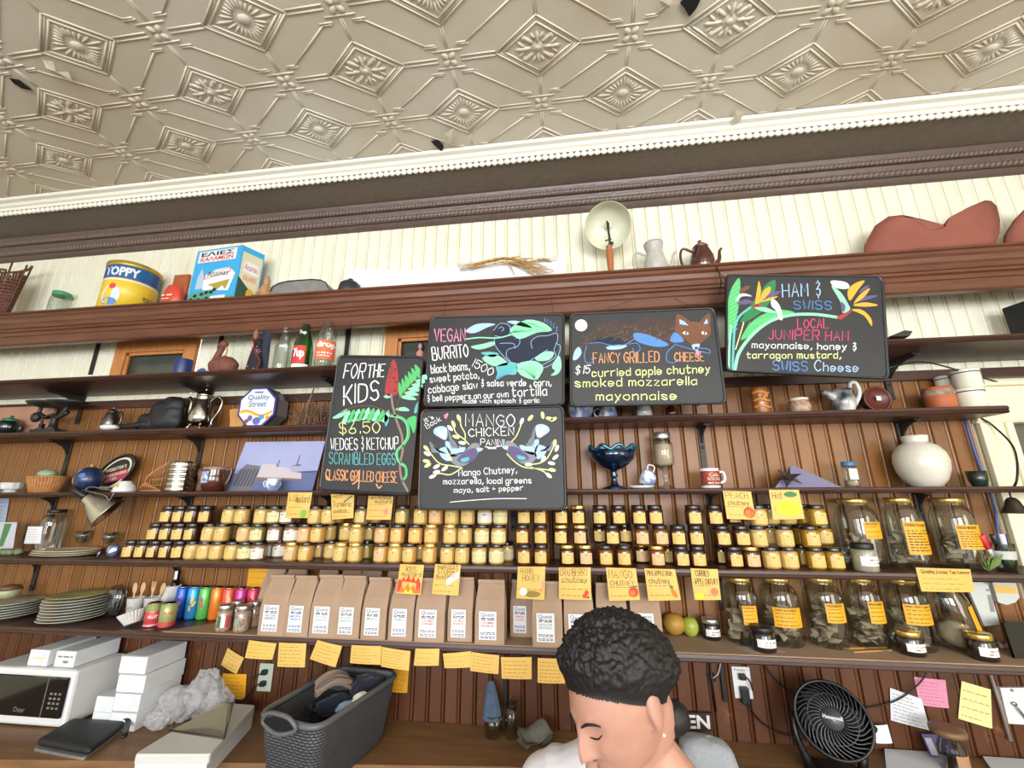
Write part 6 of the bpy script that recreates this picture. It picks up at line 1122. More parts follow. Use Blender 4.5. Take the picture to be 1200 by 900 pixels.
r = root('floral_teacup', 'white teacup with blue flowers tipped on its saucer', 'teacup', (sx_+.035, -.13, S4+.013)); M = Matrix.Translation((0, 0, .034)) @ Matrix.Rotation(-1.15, 4, 'Y') @ Matrix.Translation((0, 0, -.03)); mb = MB(); mb.lathe(prof(.06, .075, [(.5, 0), (.56, .05), (.85, .4), (1, 1), (.95, 1), (.8, .4), (0, .1)]), 28, M=M); mb.build('cup', M_bw, r); mb = MB(); mb.tube([M @ Vector(p) for p in ((.03, -.01, .048), (.055, -.012, .05), (.055, -.012, .024), (.03, -.01, .02))], .003, 6, sub=4); mb.build('handle', M_whitec, r)
# mason jar goblet
X, w_, h_ = fit(766, 790, 507, -.1, S4); k = h_; R = w_/2; r = root('mason_goblet', 'screw-top jar goblet on a glass stem filled with pale grain', 'goblet', (X, -.1, S4)); nlathe([(R*.9, 0), (R*.85, .006), (R*.25, .016), (R*.18, k*.16), (R*.35, k*.22), (R*.2, k*.3), (R*.75, k*.38), (R, k*.44), (R, k*.78), (R*.82, k*.85), (R*.82, k*.88)]).build('glass_body', M_glass, r); nlathe([(R*.86, k*.88), (R*.88, k*.9), (R*.88, k*.98), (R*.8, k), (0, k)]).build('lid', M_lids, r); nlathe([(R*.7, k*.4), (R*.94, k*.45), (R*.94, k*.77), (R*.5, k*.8), (0, k*.81)]).build('contents', mat('pale_grain', '#b99b83', .8, var=.5, scale=90, col2='#d2bba4'), r)
X, w_, h_ = fit(820, 844, 549, -.13, S4); k = h_; R = w_/2; r = root('red_mug', 'white mug with a red printed picture band', 'mug', (X, -.13, S4)); nlathe([(R*.9, 0), (R, .004), (R, k*.98), (R*.97, k), (R*.9, k*.98), (R*.88, .01), (0, .01)]).build('mug_body', M_whitec, r); mb = MB(); mb.tube([(R*.95, 0, k*.82), (R*1.45, 0, k*.78), (R*1.5, 0, k*.4), (R*.95, 0, k*.25)], .006, 8, sub=5); mb.build('handle', M_whitec, r); MB().sheet(cmap(R, -PI*.97, -PI*.1, k*.14, k*.86, d=.0006), 16, 1).build('band', mat('mug_red', '#a8332c', .5, var=.3, scale=40, col2='#6e3a30'), r, fix=False)
t = MB(); mp = cmap(R, -PI*.72, -PI*.18, k*.15, k*.85, d=.0012); fput(t, 'Cafe', mp, .2, .8, .62, .85); fput(t, 'ROUGE', mp, .1, .9, .35, .55); bars(t, mp, .1, .9, .12, .08); t.build('lettering', mat('mug_cream', '#e5d3b0', .5), r, fix=False)
# folded paper cone, dark star leaf, blue-lid jar, vase, green bowl
a, b, c2, d2 = W(908, 571, -.15), W(929, 545, -.06), W(987, 571, -.13), W(935, 571, -.04); mb = MB()
for p_ in (a, c2, d2): p_.z = S4+.001
V = [a, b, c2, d2]; mb.add(V, [(0, 1, 2), (0, 2, 3), (0, 3, 1), (1, 3, 2)]); one('folded_paper', 'lilac-grey folded sheet standing like a tent', 'paper', mb, mat('lilac_paper', '#837f9c', .7))
mb = MB(); cs = W(925, 566, -.17); P = []
for i in range(12): rr = .06 if i % 2 == 0 else .022; t = 2*PI*i/12+.3; P.append(Vector((cs.x+rr*math.cos(t), -.175+.012*math.sin(t*2), S4+.045+rr*.75*math.sin(t))))
lo = min(p.z for p in P); P = [p+Vector((0, 0, S4+.001-lo)) for p in P]; mb.prism(P, (0, .004, 0)); one('dark_star', 'dark metal star shape lying against the lilac paper', 'ornament', mb, mat('rusty_black', '#2b211b', .6))
X, w_, h_ = fit(987, 1006, 541, -.1, S4); k = h_; R = w_/2; r = root('blue_lid_bottle', 'small clear jar with a blue lid and white label', 'jar', (X, -.1, S4)); nlathe([(R*.9, 0), (R, .006), (R, k*.75), (R*.85, k*.84)]).build('glass_body', M_glass, r); nlathe([(R*.92, k*.82), (R*.95, k*.85), (R*.95, k*.98), (R*.88, k), (0, k)]).build('lid', mat('lid_blue', '#3a6f9a', .4), r); MB().sheet(cmap(R, -2.2, -.9, k*.3, k*.72, d=.0006), 8, 1).build('paper_label', M_w, r, fix=False); nlathe([(R*.85, .006), (R*.92, k*.25), (0, k*.28)]).build('contents', mat('pale_grain'), r)
X, w_, h_ = fit(1041, 1111, 511, -.11, S4); k = h_; w_ = min(w_, .235); r = root('round_vase', 'large round off-white ceramic vase with a short neck', 'vase', (X, -.122, S4)); nlathe(prof(k, w_, [(.5, 0), (.56, .01), (.8, .14), (.95, .32), (1, .48), (.94, .64), (.75, .78), (.52, .85), (.45, .86), (.46, .9), (.5, .99), (.47, 1), (.4, .97), (.38, .86), (0, .8)]), 44).build('vase_body', mat('offwhite_glaze', '#cfcabb', .28, coat=.4, bump=.08, bscale=60), r)
X, w_, h_ = fit(1132, 1160, 552, -.1, S4); one('green_bowl', 'small dark green bowl near the end of the compote shelf', 'bowl', nlathe(prof(h_, w_, [(.6, 0), (.66, .05), (.9, .4), (1, 1), (.94, 1), (.84, .4), (0, .15)])), mat('deep_green', '#1f2b22', .3, coat=.4), loc=(X, -.1, S4))
# ------------------------------------------------------------------ jar shelf, both ends
q = [W(-6, 612, -.1), W(20, 612, -.1), W(15, 641, -.13), W(-10, 642, -.13)]; card([(-6, 612), (20, 612), (15, 643), (-10, 644)], -.12, 'grey and white photo card leaning at the far end of the jar shelf', [], 0, [('dgreen', [(.35, .1), (.55, .1), (.8, .95), (.5, .95)])], m=mat('photo_grey', '#b9bcc2', .5), name='photo_card')
mb = MB()
for k in range(5): mb.ball((W(6+k*4, 645, -.14).x, -.15+random.uniform(-.02, .01), S5+.016), .022, .02, .016, 10, 7, fn=lambda d: 1+.2*noise.noise(d*3+Vector((k, 0, 0))))
one('green_bundle', 'clump of grey-green leaves below the grey photo card', 'leaves', mb, mat('leaf_greygreen', '#5d6b4c', .7, var=.5, scale=40, col2='#7f8c6a'))
def gjar(px, pt, y, z, label, lid, fillfrac=.4, lh=.06, wmul=1, name='glass_jar', group=None, pb=None):
    X, w_, h_ = fit(px[0], px[1], pt, y, z); k = h_; R = w_/2*wmul; r = root(name, label, 'jar', (X, y, z), 0, group)
    b = MB(); b.lathe([(R*.9, .003), (R*.98, .012), (R, .03), (R, k*.66), (R*.97, k*.75), (R*.86, k*.83), (R*.7, k*.88), (R*.66, k*.9), (R*.66, k*.95)], 40, cap=False); b.lathe([(0, .003), (R*.9, .003)], 40, cap=False); b.build('glass_body', M_glass, r)
    l = MB(); l.lathe([(R*.68, k*.92), (R*.72, k*.925), (R*.72, k*.985), (R*.68, k), (0, k)], 40); l.build('lid', lid, r); return r, R, k
r, R, k = gjar((44, 78), 597, -.065, S5, 'big dark-lidded glass jar behind the paper notice', M_blk)
card([(33, 617), (50, 617), (47, 637), (28, 637)], -.205, 'white paper notice with handwriting before the big glass jar', [], 6, m=M_paperw, name='paper_notice')
G7 = 'cream platters on the jar shelf'
X0 = WX(74, -.14, S5)
for k in range(3): one('oval_platter', '%s cream platter of the flat pile on the jar shelf' % ('bottom', 'middle', 'top')[k], 'platter', nlathe([(.1, 0), (.12, .003), (.165, .009), (.17, .012), (.16, .0115), (.12, .006), (0, .006)], 40, sy=.58), mat('platter_cream', '#cfc3a5', .35, coat=.3), G7, loc=(X0+.006*k, -.135, S5+.0095*k))
def goblet(px, y, z, label, kk=.11):
    X = WX(px, y, z); r = root('glass_goblet', label, 'goblet', (X, y, z)); nlathe([(.028, 0), (.026, .004), (.006, .01), (.005, kk*.4), (.02, kk*.5), (.033, kk*.75), (.03, kk), (.029, kk), (.032, kk*.75), (.018, kk*.54), (0, kk*.5)]).build('glass_body', M_glass, r)
    mb = MB(); mb.tube([(.031*math.cos(a), .031*math.sin(a), kk) for a in [2*PI*i/20 for i in range(20)]], .0015, 5, True); mb.build('rim', M_glass, r)
goblet(93, -.03, S5, 'small clear goblet behind the cream platters'); goblet(125, -.05, S5, 'second clear goblet beside the stacked preserve jars', .105)
mb = MB(); X = WX(131, -.17, S5); mb.ball((X, -.17, S5+.032), .03, .025, .032, 20, 14, fn=lambda d: 1+.25*noise.noise(d*4)); mb.tube([(X-.06, -.19, S5+.004), (X-.05, -.19, S5+.03)], [.006, .003], 6); one('foil_wrapper', 'crumpled blue iridescent wrapper beside the preserve jars', 'wrapper', mb, mat('foil_blue', '#7f8fc9', .15, metal=.8, var=.6, scale=30, col2='#c9d6f0'))
# big tea jars with paper filter contents
M_filt = mat('filter_paper', '#a58f76', .85, var=.5, scale=14, col2='#c2ad92')
def filters(r, R, k, frac, n=26):
    mb = MB(); hz = k*frac
    for q in range(n):
        a = random.random()*2*PI; rr = R*.62*math.sqrt(random.random()); c = Vector((rr*math.cos(a), rr*math.sin(a), .02+hz*.85*random.random())); s = R*random.uniform(.25, .4); M = Matrix.Translation(c) @ Matrix.Rotation(random.random()*6, 4, 'Z') @ Matrix.Rotation(random.uniform(-1, 1), 4, 'X')
        P = [M @ Vector(p) for p in ((-s, -s*.7, 0), (s, -s*.6, .2*s), (s*.8, s*.7, 0), (-s*.7, s*.8, .25*s), (0, 0, s*.45))]
        P = [Vector((p.x, p.y, max(p.z, .008))) for p in P]; P = [Vector((p.x*min(1, R*.92/max(1e-6, math.hypot(p.x, p.y))), p.y*min(1, R*.92/max(1e-6, math.hypot(p.x, p.y))), p.z)) for p in P]
        mb.add(P, [(0, 1, 4), (1, 2, 4), (2, 3, 4), (3, 0, 4)])
    o = mb.build('folded_packets', M_filt, r, fix=False); o['kind'] = 'stuff'
def tealabel(r, R, k, u0, u1, v0, v1, title, n=3):
    a0, a1 = -PI/2+u0, -PI/2+u1; mp = cmap(R, a0, a1, k*v0, k*v1, d=.002); l = MB().sheet(mp, 8, 1).build('paper_label', M_cardb, r, fix=False); mp2 = cmap(R, a0, a1, k*v0, k*v1, d=.0026); t = MB()
    fput(t, title, mp2, .06, .8, .82, .94, bold=.015); t.build('lettering', M_ink, l, fix=False); t = MB()
    for q in range(n): bars(t, mp2, .08, random.uniform(.6, .95), .7-.62*q/max(n-1, 1)*.95, .03, words=5)
    t.build('print', M_ink, l, fix=False)
G8 = 'large tea jars'
for px, pt, lab, ti, L in (((978, 1034), 584, 'big tea jar on the jar shelf, nearest the relish jars', 'GREEN SENCHA', (-.25, .75, .42, .66, 3)), ((1034, 1086), 583, 'big tea jar with the tallest orange label, jar shelf', 'EVENING TEA organic', (-.6, .95, .2, .66, 8)), ((1090, 1150), 583, 'big tea jar at the end of the jar shelf by the markers', 'ENGLISH BREAKFAST', (-.62, .6, .28, .62, 7))):
    r, R, k = gjar(px, pt, -.096, S5, lab, M_lidg, group=G8, wmul=.95); filters(r, R, k, .48, 36); tealabel(r, R, k, L[0], L[1], L[2], L[3], ti, L[4])
def small_jar(px, pt, pb, label, m, z, lid, y=None, group='little sample jars'):
    if y is None: y = max(Wz((px[0]+px[1])/2, pb, z).y-.006, S6F+.026)
    X, w_, h_ = fit(px[0], px[1], pt, y, z); R = w_/2; k = h_; r = root('sample_jar', label, 'jar', (X, y, z), 0, group); nlathe([(R*.9, 0), (R, .005), (R, k*.7), (R*.86, k*.8)]).build('jar_body', m, r); nlathe([(R*.9, k*.78), (R*.93, k*.8), (R*.93, k*.97), (R*.88, k), (0, k)]).build('lid', lid, r); mp = cmap(R, -PI/2-.85, -PI/2+.85, k*.22, k*.55, d=.001); l = MB().sheet(mp, 8, 1).build('paper_label', M_w, r, fix=False); t = MB(); mp = cmap(R, -PI/2-.85, -PI/2+.85, k*.22, k*.55, d=.0016); bars(t, mp, .4, .9, .55, .14, words=2); bars(t, mp, .35, .95, .2, .14, words=2); t.build('print', M_inks, l, fix=False)
M_dk = mat('dark_spices', '#241a18', .2, coat=.6)
small_jar((997, 1028), 636, 662, 'clear sample jar with a black lid in front of the first tea jar', mat('grey_grain', '#7d7a6a', .3, var=.5, scale=60, col2='#9c987f', coat=.6), S5, M_blk, S5F+.022)
# marker cup and leaf
X, w_, h_ = fit(1166, 1192, 640, -.17, S5, 0); r = root('marker_cup', 'clear plastic cup with a writing band holding marker pens', 'cup', (X, -.16, S5)); h_ = .1; nlathe([(.03, 0), (.042, h_), (.04, h_), (.028, .004)], 24).build('cup', M_glass, r, fix=False); MB().lathe([(.036, h_*.45), (.0395, h_*.75)], 24, cap=False).build('band', mat('band_grey', '#b8bab6', .5), r, fix=False)
for k, (dx, dz, lean, c1, c2, nm) in enumerate(((-.03, 0, -.42, '#c83a44', '#d8d6d6', 'red-capped'), (-.018, .012, -.3, '#c83a44', '#dadada', 'second red-capped'), (-.006, -.01, -.2, '#22302a', '#3a4a40', 'dark green'), (.008, -.012, .02, '#dcdfe2', '#2f6b4c', 'white-capped green'), (.02, .0, .14, '#2f2468', '#b9cbe0', 'purple-capped'), (.03, .01, .16, '#c0304e', '#d86a80', 'crimson'))):
    r = root('marker_pen', '%s marker pen standing in the clear cup' % nm, 'marker', (X+dx*.55, -.16+dz, S5+.012), 0, 'marker pens'); M = Matrix.Rotation(lean*.8, 4, 'Y'); MB().lathe([(.006, 0), (.0085, .004), (.0085, .075)], 14, M=M).build('barrel', mat('pen_'+c2, c2, .4), r); MB().lathe([(.0092, .072), (.0095, .12), (.008, .124), (0, .124)], 14, M=M).build('cap', mat('pen_'+c1, c1, .35), r)
mb = MB()
for k in range(5):
    b0 = W(1156, 658, -.18); b0.z = S5+.002; d = Vector((random.uniform(-.02, .05), random.uniform(-.03, .03), random.uniform(.03, .07))); s = Vector((d.z*.3, .01, -d.x*.3+.004)); mb.add([b0, b0+d*.5+s, b0+d, b0+d*.5-s], [(0, 1, 2, 3)])
one('green_leaves', 'few green leaves lying between the tea jar and the marker cup', 'leaves', mb, mat('leaf_green', '#5b7a3a', .5, var=.4, scale=30, col2='#8ba05a'))
r = root('hanging_bell', 'small dark brass bell hanging from a cord by the window casing', 'bell', (WX(1190, -.12, S4-.1), -.12, S4-.105)); nlathe([(.045, 0), (.04, .006), (.026, .03), (.02, .05), (.012, .06), (.004, .062)], 24, cap=False).build('bell_body', mat('old_brass', '#5d5448', .35, metal=.7), r, fix=False); mb = MB(); mb.tube([(0, 0, .06), (0, 0, .082)], .003, 6); mb.build('loop', M_iron, r)
mb = MB(); mb.tube([(WX(1190, -.12, S4-.1), -.12, S4-.025), W(1192, 560, -.19), W(1188, 525, -.1), W(1165, 500, -.04), W(1150, 490, -.035)], .004, 6, sub=6); one('hanging_cable', 'dark cable curving down the casing to the brass bell', 'cable', mb, M_iron)
mb = MB(); mb.tube([W(1131, 493, -.02), W(1144, 535, -.02), W(1163, 585, -.02), W(1172, 640, -.02)], .005, 6, sub=4); one('blue_cable', 'blue cable running down the end of the brown boarding', 'cable', mb, mat('cable_blue', '#3d5a94', .5))

# ------------------------------------------------------------------ bottom shelf, left half
G9 = 'plates in the two stacks on the bottom shelf'
M_plw = mat('plate_white', '#b9b9ac', .3, coat=.3); M_plg = mat('plate_green', '#8e9a63', .35, coat=.3, var=.5, scale=20, col2='#a3ae7c')
def plate(R): return nlathe([(R*.55, 0), (R*.6, .002), (R*.94, .016), (R, .018), (R*.97, .02), (R*.6, .006), (0, .006)], 40)
pA, pB = None, None; xa_ = WX(86, -.14, S6); xb_ = WX(16, -.14, S6); nm_ = ['lowest', 'second', 'third', 'fourth', 'fifth', 'sixth', 'seventh', 'eighth', 'ninth', 'tenth']
for k in range(9):
    L = '%s plate from the bottom of the tall stack topped by a green plate' % nm_[k] if k < 8 else 'green plate on top of the tall plate stack'
    one('dinner_plate', L, 'plate', plate(.128 if k < 8 else .118), M_plg if k == 8 else M_plw, G9, loc=(xa_+random.uniform(-.006, .006), -.14+random.uniform(-.004, .004), S6+.001+k*.0125))
for k in range(6): one('dinner_plate', '%s plate from the bottom of the low white stack at the far end' % nm_[k], 'plate', plate(.128), M_plw, G9, loc=(xb_-.045+random.uniform(-.006, .006), -.14, S6+.001+k*.0115))
X = WX(5, -.13, S6); zz = S6+.09; r = root('green_striped_bowl', 'small green and brown striped bowl on the low plate stack', 'bowl', (X, -.14, zz)); nlathe([(.03, 0), (.045, .02), (.05, .04), (.048, .04), (.042, .02), (0, .01)]).build('bowl', mat('bowl_green', '#8d9a6b', .4, var=.5, scale=30, col2='#b9b58f'), r); nlathe([(.044, .04), (.04, .055), (.02, .062), (0, .064)]).build('lid', mat('bowl_brown', '#6d4c3a', .4), r)
# cutlery bag, cups, spoons, filters
X, w_, h_ = fit(120, 142, 676, -.1, S6, 0); r = root('cutlery_bag', 'clear bag of plastic cutlery beside the plate stack', 'bag', (X, -.08, S6)); mb = MB(); mb.ball((0, 0, .075), .06, .035, .075, 20, 14, fn=lambda d: 1+.15*noise.noise(d*4)); mb.build('bag_film', glassmat('film', '#f2f2f2', .12, .05), r)
for k in range(7): a = random.uniform(-.4, .5); mb = MB(); mb.tube([(-.02+.008*k, 0, .01), (-.02+.008*k+.1*a*.5, 0, .09)], [.003, .004], 5); mb.ball((-.02+.008*k+.06*a, 0, .11), .009, .003, .02, 8, 6); mb.build('plastic_spoon', mat('smoke_plastic', '#4b4a4a', .25), r)
def paper_cup(px, yy, label, x=None, z=S6, hh=.1): 
    X = WX(px, yy, z) if x is None else x; r = root('paper_cup', label, 'paper cup', (X, yy, z), 0, 'white paper cups'); nlathe([(.027, 0), (.037, hh*.97), (.039, hh), (.036, hh*.98), (.026, .006), (0, .006)], 24).build('cup', mat('cup_paper', '#cbc9c6', .6), r); mb = MB(); mp = cmap(.033, -2.1, -1.0, hh*.45, hh*.7, d=.0025); bars(mb, mp, .1, .9, .4, .3, words=2); mb.build('print', mat('cup_print', '#8d9096', .6), r, fix=False); return X
xc1 = paper_cup(155, -.1, 'white paper cup holding wooden spoons, next to the cutlery bag'); xc2 = paper_cup(175, -.085, 'white paper cup with a wooden spoon, behind the paper filters')
sp = 0
for xx, yy, lean, fork, lab in ((xc1-.008, -.102, -.1, 0, 'wooden spoon in the first paper cup'), (xc1+.012, -.095, .04, 0, 'second wooden spoon in the first paper cup'), (xc2-.008, -.087, -.02, 1, 'wooden fork in the second paper cup'), (xc2+.014, -.083, .2, 0, 'wooden spoon leaning out of the second paper cup')):
    mb = MB(); M = Matrix.Rotation(lean, 4, 'Y'); mb.xf; t = MB(); t.prism([(-.004, -.001, .0), (.004, -.001, 0), (.005, -.001, .1), (-.005, -.001, .1)], (0, .002, 0)); 
    if fork:
        for q in (-.009, 0, .009): t.prism([(q-.003, -.001, .125), (q+.003, -.001, .125), (q+.002, -.001, .152), (q-.002, -.001, .152)], (0, .002, 0))
        t.prism([(-.005, -.001, .1), (.005, -.001, .1), (.013, -.001, .128), (-.013, -.001, .128)], (0, .002, 0))
    else: t.ball((0, 0, .123), .014, .003, .026, 14, 8)
    one('wooden_cutlery', lab, 'spoon', t.xf(M), M_spoon, 'wooden cutlery', loc=(xx, yy, S6+.02))
X = WX(163, S6F+.03, S6); mb = MB(); N = 48
for rr, zz, amp in ((.03, 0, 0), (.05, .045, .0025)): pass
V = []; 
for j in range(5):
    t = j/4
    for i in range(N): a = 2*PI*i/N; rr = .03+.022*t+(.0025*t*(1 if i % 2 else -1)); V.append((rr*math.cos(a), rr*math.sin(a), .05*t))
mb.add(V, [(j*N+i, j*N+(i+1) % N, (j+1)*N+(i+1) % N, (j+1)*N+i) for j in range(4) for i in range(N)]+[tuple(range(N))]); one('coffee_filter', 'stack of fluted white paper filters in front of the paper cups', 'filter', mb.xf(Matrix.Rotation(-.35, 4, 'Y') @ Matrix.Translation((0, 0, .012))), mat('cup_paper'), loc=(WX(157, -.195, S6+.02), -.195, S6+.001))
X = WX(193, -.08, S6)
for k in range(6): r = root('portion_cup', '%s cup of the leaning stack of small white cups' % nm_[k], 'cup', (X-.012+.0035*k, -.07, S6+.012*k+.03), 0, 'stack of small white cups'); nlathe([(.026, 0), (.033, .06), (.034, .062), (.031, .06), (.025, .004), (0, .004)], 20).build('cup', mat('cup_paper'), r)
xq = X-.006; r = root('cup_riser', 'small white box under the leaning stack of white cups', 'box', (xq, -.07, S6)); MB().box(0, 0, .0145, .06, .05, .029, bev=.002).build('box', M_w, r)
X = WX(199, -.036, S6); r = root('dark_bottle', 'dark narrow bottle with a pale neck label behind the blue cans', 'bottle', (X, -.036, S6)); nlathe([(.03, 0), (.032, .01), (.032, .13), (.02, .165), (.012, .18), (.012, .215), (0, .217)]).build('glass_body', mat('bottle_dark', '#15120f', .1, coat=.8), r); MB().sheet(cmap(.014, -2.6, -.9, .17, .215), 6, 1).build('neck_label', M_w, r, fix=False)
# cans
def can(px, pt, yy, label, c1, R, hh, bands=(), text=None, dots=None):
    X = WX(px, yy, S6+hh/2); r = root('drink_can', label, 'can', (X, yy, S6+.001), 0, 'drink cans on the bottom shelf'); turn(r); nlathe([(R*.78, 0), (R, .008), (R, hh*.94), (R*.86, hh*.985)], 28).build('can_body', mat('can_'+c1, c1, .28, metal=.25), r); nlathe([(R*.86, hh*.975), (R*.87, hh), (R*.8, hh), (R*.78, hh*.985), (0, hh*.985)], 24).build('can_top', M_alu, r)
    for v0, v1, col in bands: MB().lathe([(R+.0005, hh*v0), (R+.0005, hh*v1)], 28, cap=False).build('band', mat('can_'+col, col, .3, metal=.2), r, fix=False)
    if dots:
        col, pts = dots
        for k2, (u, v, ru, rv, a) in enumerate(pts): mp = cmap(R, -2.6, -.5, 0, hh, d=.0012); MB().add([mp(x, z) for x, z in ell(u, v, ru, rv, 14, a)], [tuple(range(14))]).build('splash_print', mat('can_'+col, col, .35), r, fix=False)
    if text: mp = cmap(R, -2.4, -.8, 0, hh, d=.0016); t = MB(); fput(t, text[0], mp, .15, .85, text[1], text[2], bold=.03); t.build('lettering', mat('can_txt_'+text[3], text[3], .4), r, fix=False)
can(180, 700, -.18, 'short pink and green can, nearest the paper cups', '#d04a52', .032, .1, ((.66, .96, '#8e9a58'), (.03, .12, '#d9a0a0')), ('FRUIT', .36, .5, '#e8d5cc')); can(197, 700, -.185, 'short olive green can with a pink base', '#9aa468', .033, .102, ((.05, .25, '#d04a52'),), ('PEAR', .55, .68, '#cf5a4c'))
for px, lab, c1, dots in ((212.5, 'tall dark blue can with pink fruit splashes', '#1f57b8', ('#d9648c', [(.3, .3, .1, .06, 0), (.35, .5, .1, .07, .4), (.3, .7, .08, .05, 0)])), (226, 'tall sky blue can with a yellow splash', '#3f9ae0', ('#f0cf5a', [(.4, .6, .13, .09, .8), (.55, .48, .16, .06, .4), (.3, .35, .07, .1, 0)])), (239.5, 'tall green can with a pink splash', '#5fbf5a', ('#c94a86', [(.25, .6, .12, .1, .3), (.3, .42, .1, .08, 0)])), (253.5, 'tall orange can with a green leaf mark', '#ee7f2e', ('#8a9a34', [(.6, .5, .08, .1, 0)])), (267, 'tall coral can with a pale splash', '#e65c4a', ('#f0c890', [(.5, .6, .14, .14, .6)])), (281.5, 'tall magenta can with pale flowers', '#c23f8c', ('#e5b8d0', [(.4, .6, .1, .08, 0), (.5, .42, .1, .08, 0)])), (296, 'red and pink can, last of the tall cans', '#d8405c', ('#f0b0b8', [(.5, .6, .12, .1, 0)]))): can(px, 687, -.055, lab, c1, .0275, .146, dots=dots)
# filled screw-top jars
for px, yy, lab, lc in ((263, S6F+.037, 'screw-top jar of mixed beans with a red, white and green label', 'flag'), (284, S6F+.037, 'screw-top jar of mixed beans with a round sage label', 'sage'), (279, S6F+.112, 'screw-top jar of beans behind the pair with labels', 'x'), (301, S6F+.112, 'screw-top jar tucked in beside the first coffee bag', 'x')):
    X = WX(px, yy, S6+.05); R = .032; k = .108; r = root('bean_jar', lab, 'jar', (X-(.012 if lc == 'x' else 0), yy, S6+.002), 0, 'screw-top bean jars'); turn(r); nlathe([(R*.85, 0), (R, .01), (R, k*.68), (R*.84, k*.8)]).build('jar_body', mat('bean_mix', '#5c3d30', .15, var=.7, scale=70, col2='#c0a58a', coat=1), r); nlathe([(R*.86, k*.79), (R*.9, k*.81), (R*.9, k*.97), (R*.84, k), (0, k)]).build('lid', M_lids, r)
    if lc == 'flag':
        for a0, a1, col in ((-2.4, -1.95, '#2c6b45'), (-1.95, -1.45, '#e0dedb'), (-1.45, -.95, '#c43a42')): MB().sheet(cmap(R, a0, a1, k*.18, k*.6, d=.001), 5, 1).build('label_stripe', mat('flag_'+col, col, .5), r, fix=False)
    if lc == 'sage': mp = cmap(R, -2.5, -.9, k*.1, k*.68, d=.001); MB().add([mp(u, v) for u, v in ell(.5, .5, .45, .45, 20)], [tuple(range(20))]).build('round_label', mat('label_sage', '#7f9c8e', .5), r, fix=False)
# fruit, sample jars, tea jars, sticks
p = Wz(793, 747, S6); mb = MB(); mb.ball((p.x, p.y+.03, S6+.045), .047, .047, .044, 24, 16, fn=lambda d: 1-.08*max(0, d.z)**6); mb.tube([(p.x, p.y+.03, S6+.085), (p.x+.003, p.y+.03, S6+.096)], .002, 5); one('yellow_pear', 'round russet-yellow pear at the end of the coffee bags', 'pear', mb, mat('pear_skin', '#b89238', .5, var=.6, scale=30, col2='#a87a34'))
p = Wz(812, 749, S6); mb = MB(); mb.ball((p.x+.002, p.y+.03, S6+.04), .034, .034, .04, 24, 16, fn=lambda d: 1-.12*max(0, d.z)**8); mb.tube([(p.x, p.y+.03, S6+.076), (p.x+.004, p.y+.028, S6+.088)], .0018, 5); one('green_apple', 'small green apple beside the russet pear', 'apple', mb, mat('apple_green', '#94a137', .35, var=.4, scale=12, col2='#a5b04c'))
small_jar((822, 844), 724, 748, 'small dark sample jar beside the green apple', M_dk, S6, M_lids); small_jar((879, 909), 734, 762, 'small dark sample jar on a paper square before the tea jars', M_dk, S6, M_blk); small_jar((1049, 1083), 738, 766, 'small dark sample jar between the last tea jars', M_dk, S6, M_lidg); small_jar((1131, 1168), 741, 772, 'small dark sample jar beside the leaning tea jar', M_dk, S6, M_lidg)
MB_ = MB(); P = [Wz(*q, S6+.0016) for q in ((861, 758), (905, 757), (920, 764), (880, 766))]; 
for p_ in P: p_.y = max(p_.y, S6F+.004)
MB_.prism(P, (0, 0, .0006)); one('paper_square', 'pale paper square under the small jar before the tea jars', 'paper', MB_, mat('paper_greyish', '#a39a8c', .8)); bpy.data.objects['sample_jar.002'].location.z += .003
for px, pt, lab, ti, L in (((848, 890), 675, 'first of the large tea jars behind the bottom shelf sample jar', 'WILD BERRY organic', (-.3, .55, .32, .6, 4)), ((890, 938), 675, 'large tea jar with a wide orange label, second of the bottom row', 'CHILI ROOIBOS', (-.75, .75, .3, .58, 4)), ((942, 990), 675, 'large tea jar with a squarish label, third of the bottom row', 'ENGLISH BREAKFAST', (-.4, .75, .38, .65, 4)), ((990, 1036), 675, 'large tea jar behind the wooden sticks', 'MOROCCAN BREAK', (-.3, .8, .38, .68, 4)), ((1036, 1090), 676, 'large tea jar with a yellow card inside, fifth of the bottom row', 'EARL GREY organic', (-.7, .9, .38, .66, 4))):
    r, R, k = gjar(px, pt, -.1, S6, lab, M_lidg, group=G8); filters(r, R, k, .5, 40); tealabel(r, R, k, *L[:4], ti, L[4])
# the leaning jar lies tipped toward the wall
r = root('glass_jar', 'large tea jar tipped over at the end of the bottom shelf', 'jar', (WX(1133, -.13, S6+.06), -.1, S6+.002), 0, G8); M = Matrix.Translation((.02, 0, .092)) @ Matrix.Rotation(PI/2+.25, 4, 'X') @ Matrix.Translation((0, 0, -.06)); R = .07
b = MB(); P = [(.0, -.02), (R*.9, -.02), (R, 0), (R, .14), (R*.8, .18), (R*.66, .2), (R*.66, .215)]; M = Matrix.Translation((.0, .0, .0)) @ Matrix.Rotation(-.16, 4, 'Y'); b.lathe([(0, .003), (R*.9, .003), (R, .02), (R, .16), (R*.85, .2), (R*.66, .225), (R*.66, .25)], 40, M=Matrix.Translation((0, 0, .012)) @ M, cap=False); b.build('glass_body', M_glass, r, fix=False); mb = MB(); mb.ball((-.01, 0, .055), .06, .055, .045, 18, 12, fn=lambda d: 1+.2*noise.noise(d*2.5)); mb.build('folded_packets', M_filt, r); l = MB(); l.sheet(lambda u, v: M @ Vector(cmap(R, -1.25, -.55, .06, .15, d=.002)(u, v))+Vector((0, 0, .012)), 6, 1).build('paper_label', M_cardb, r, fix=False)
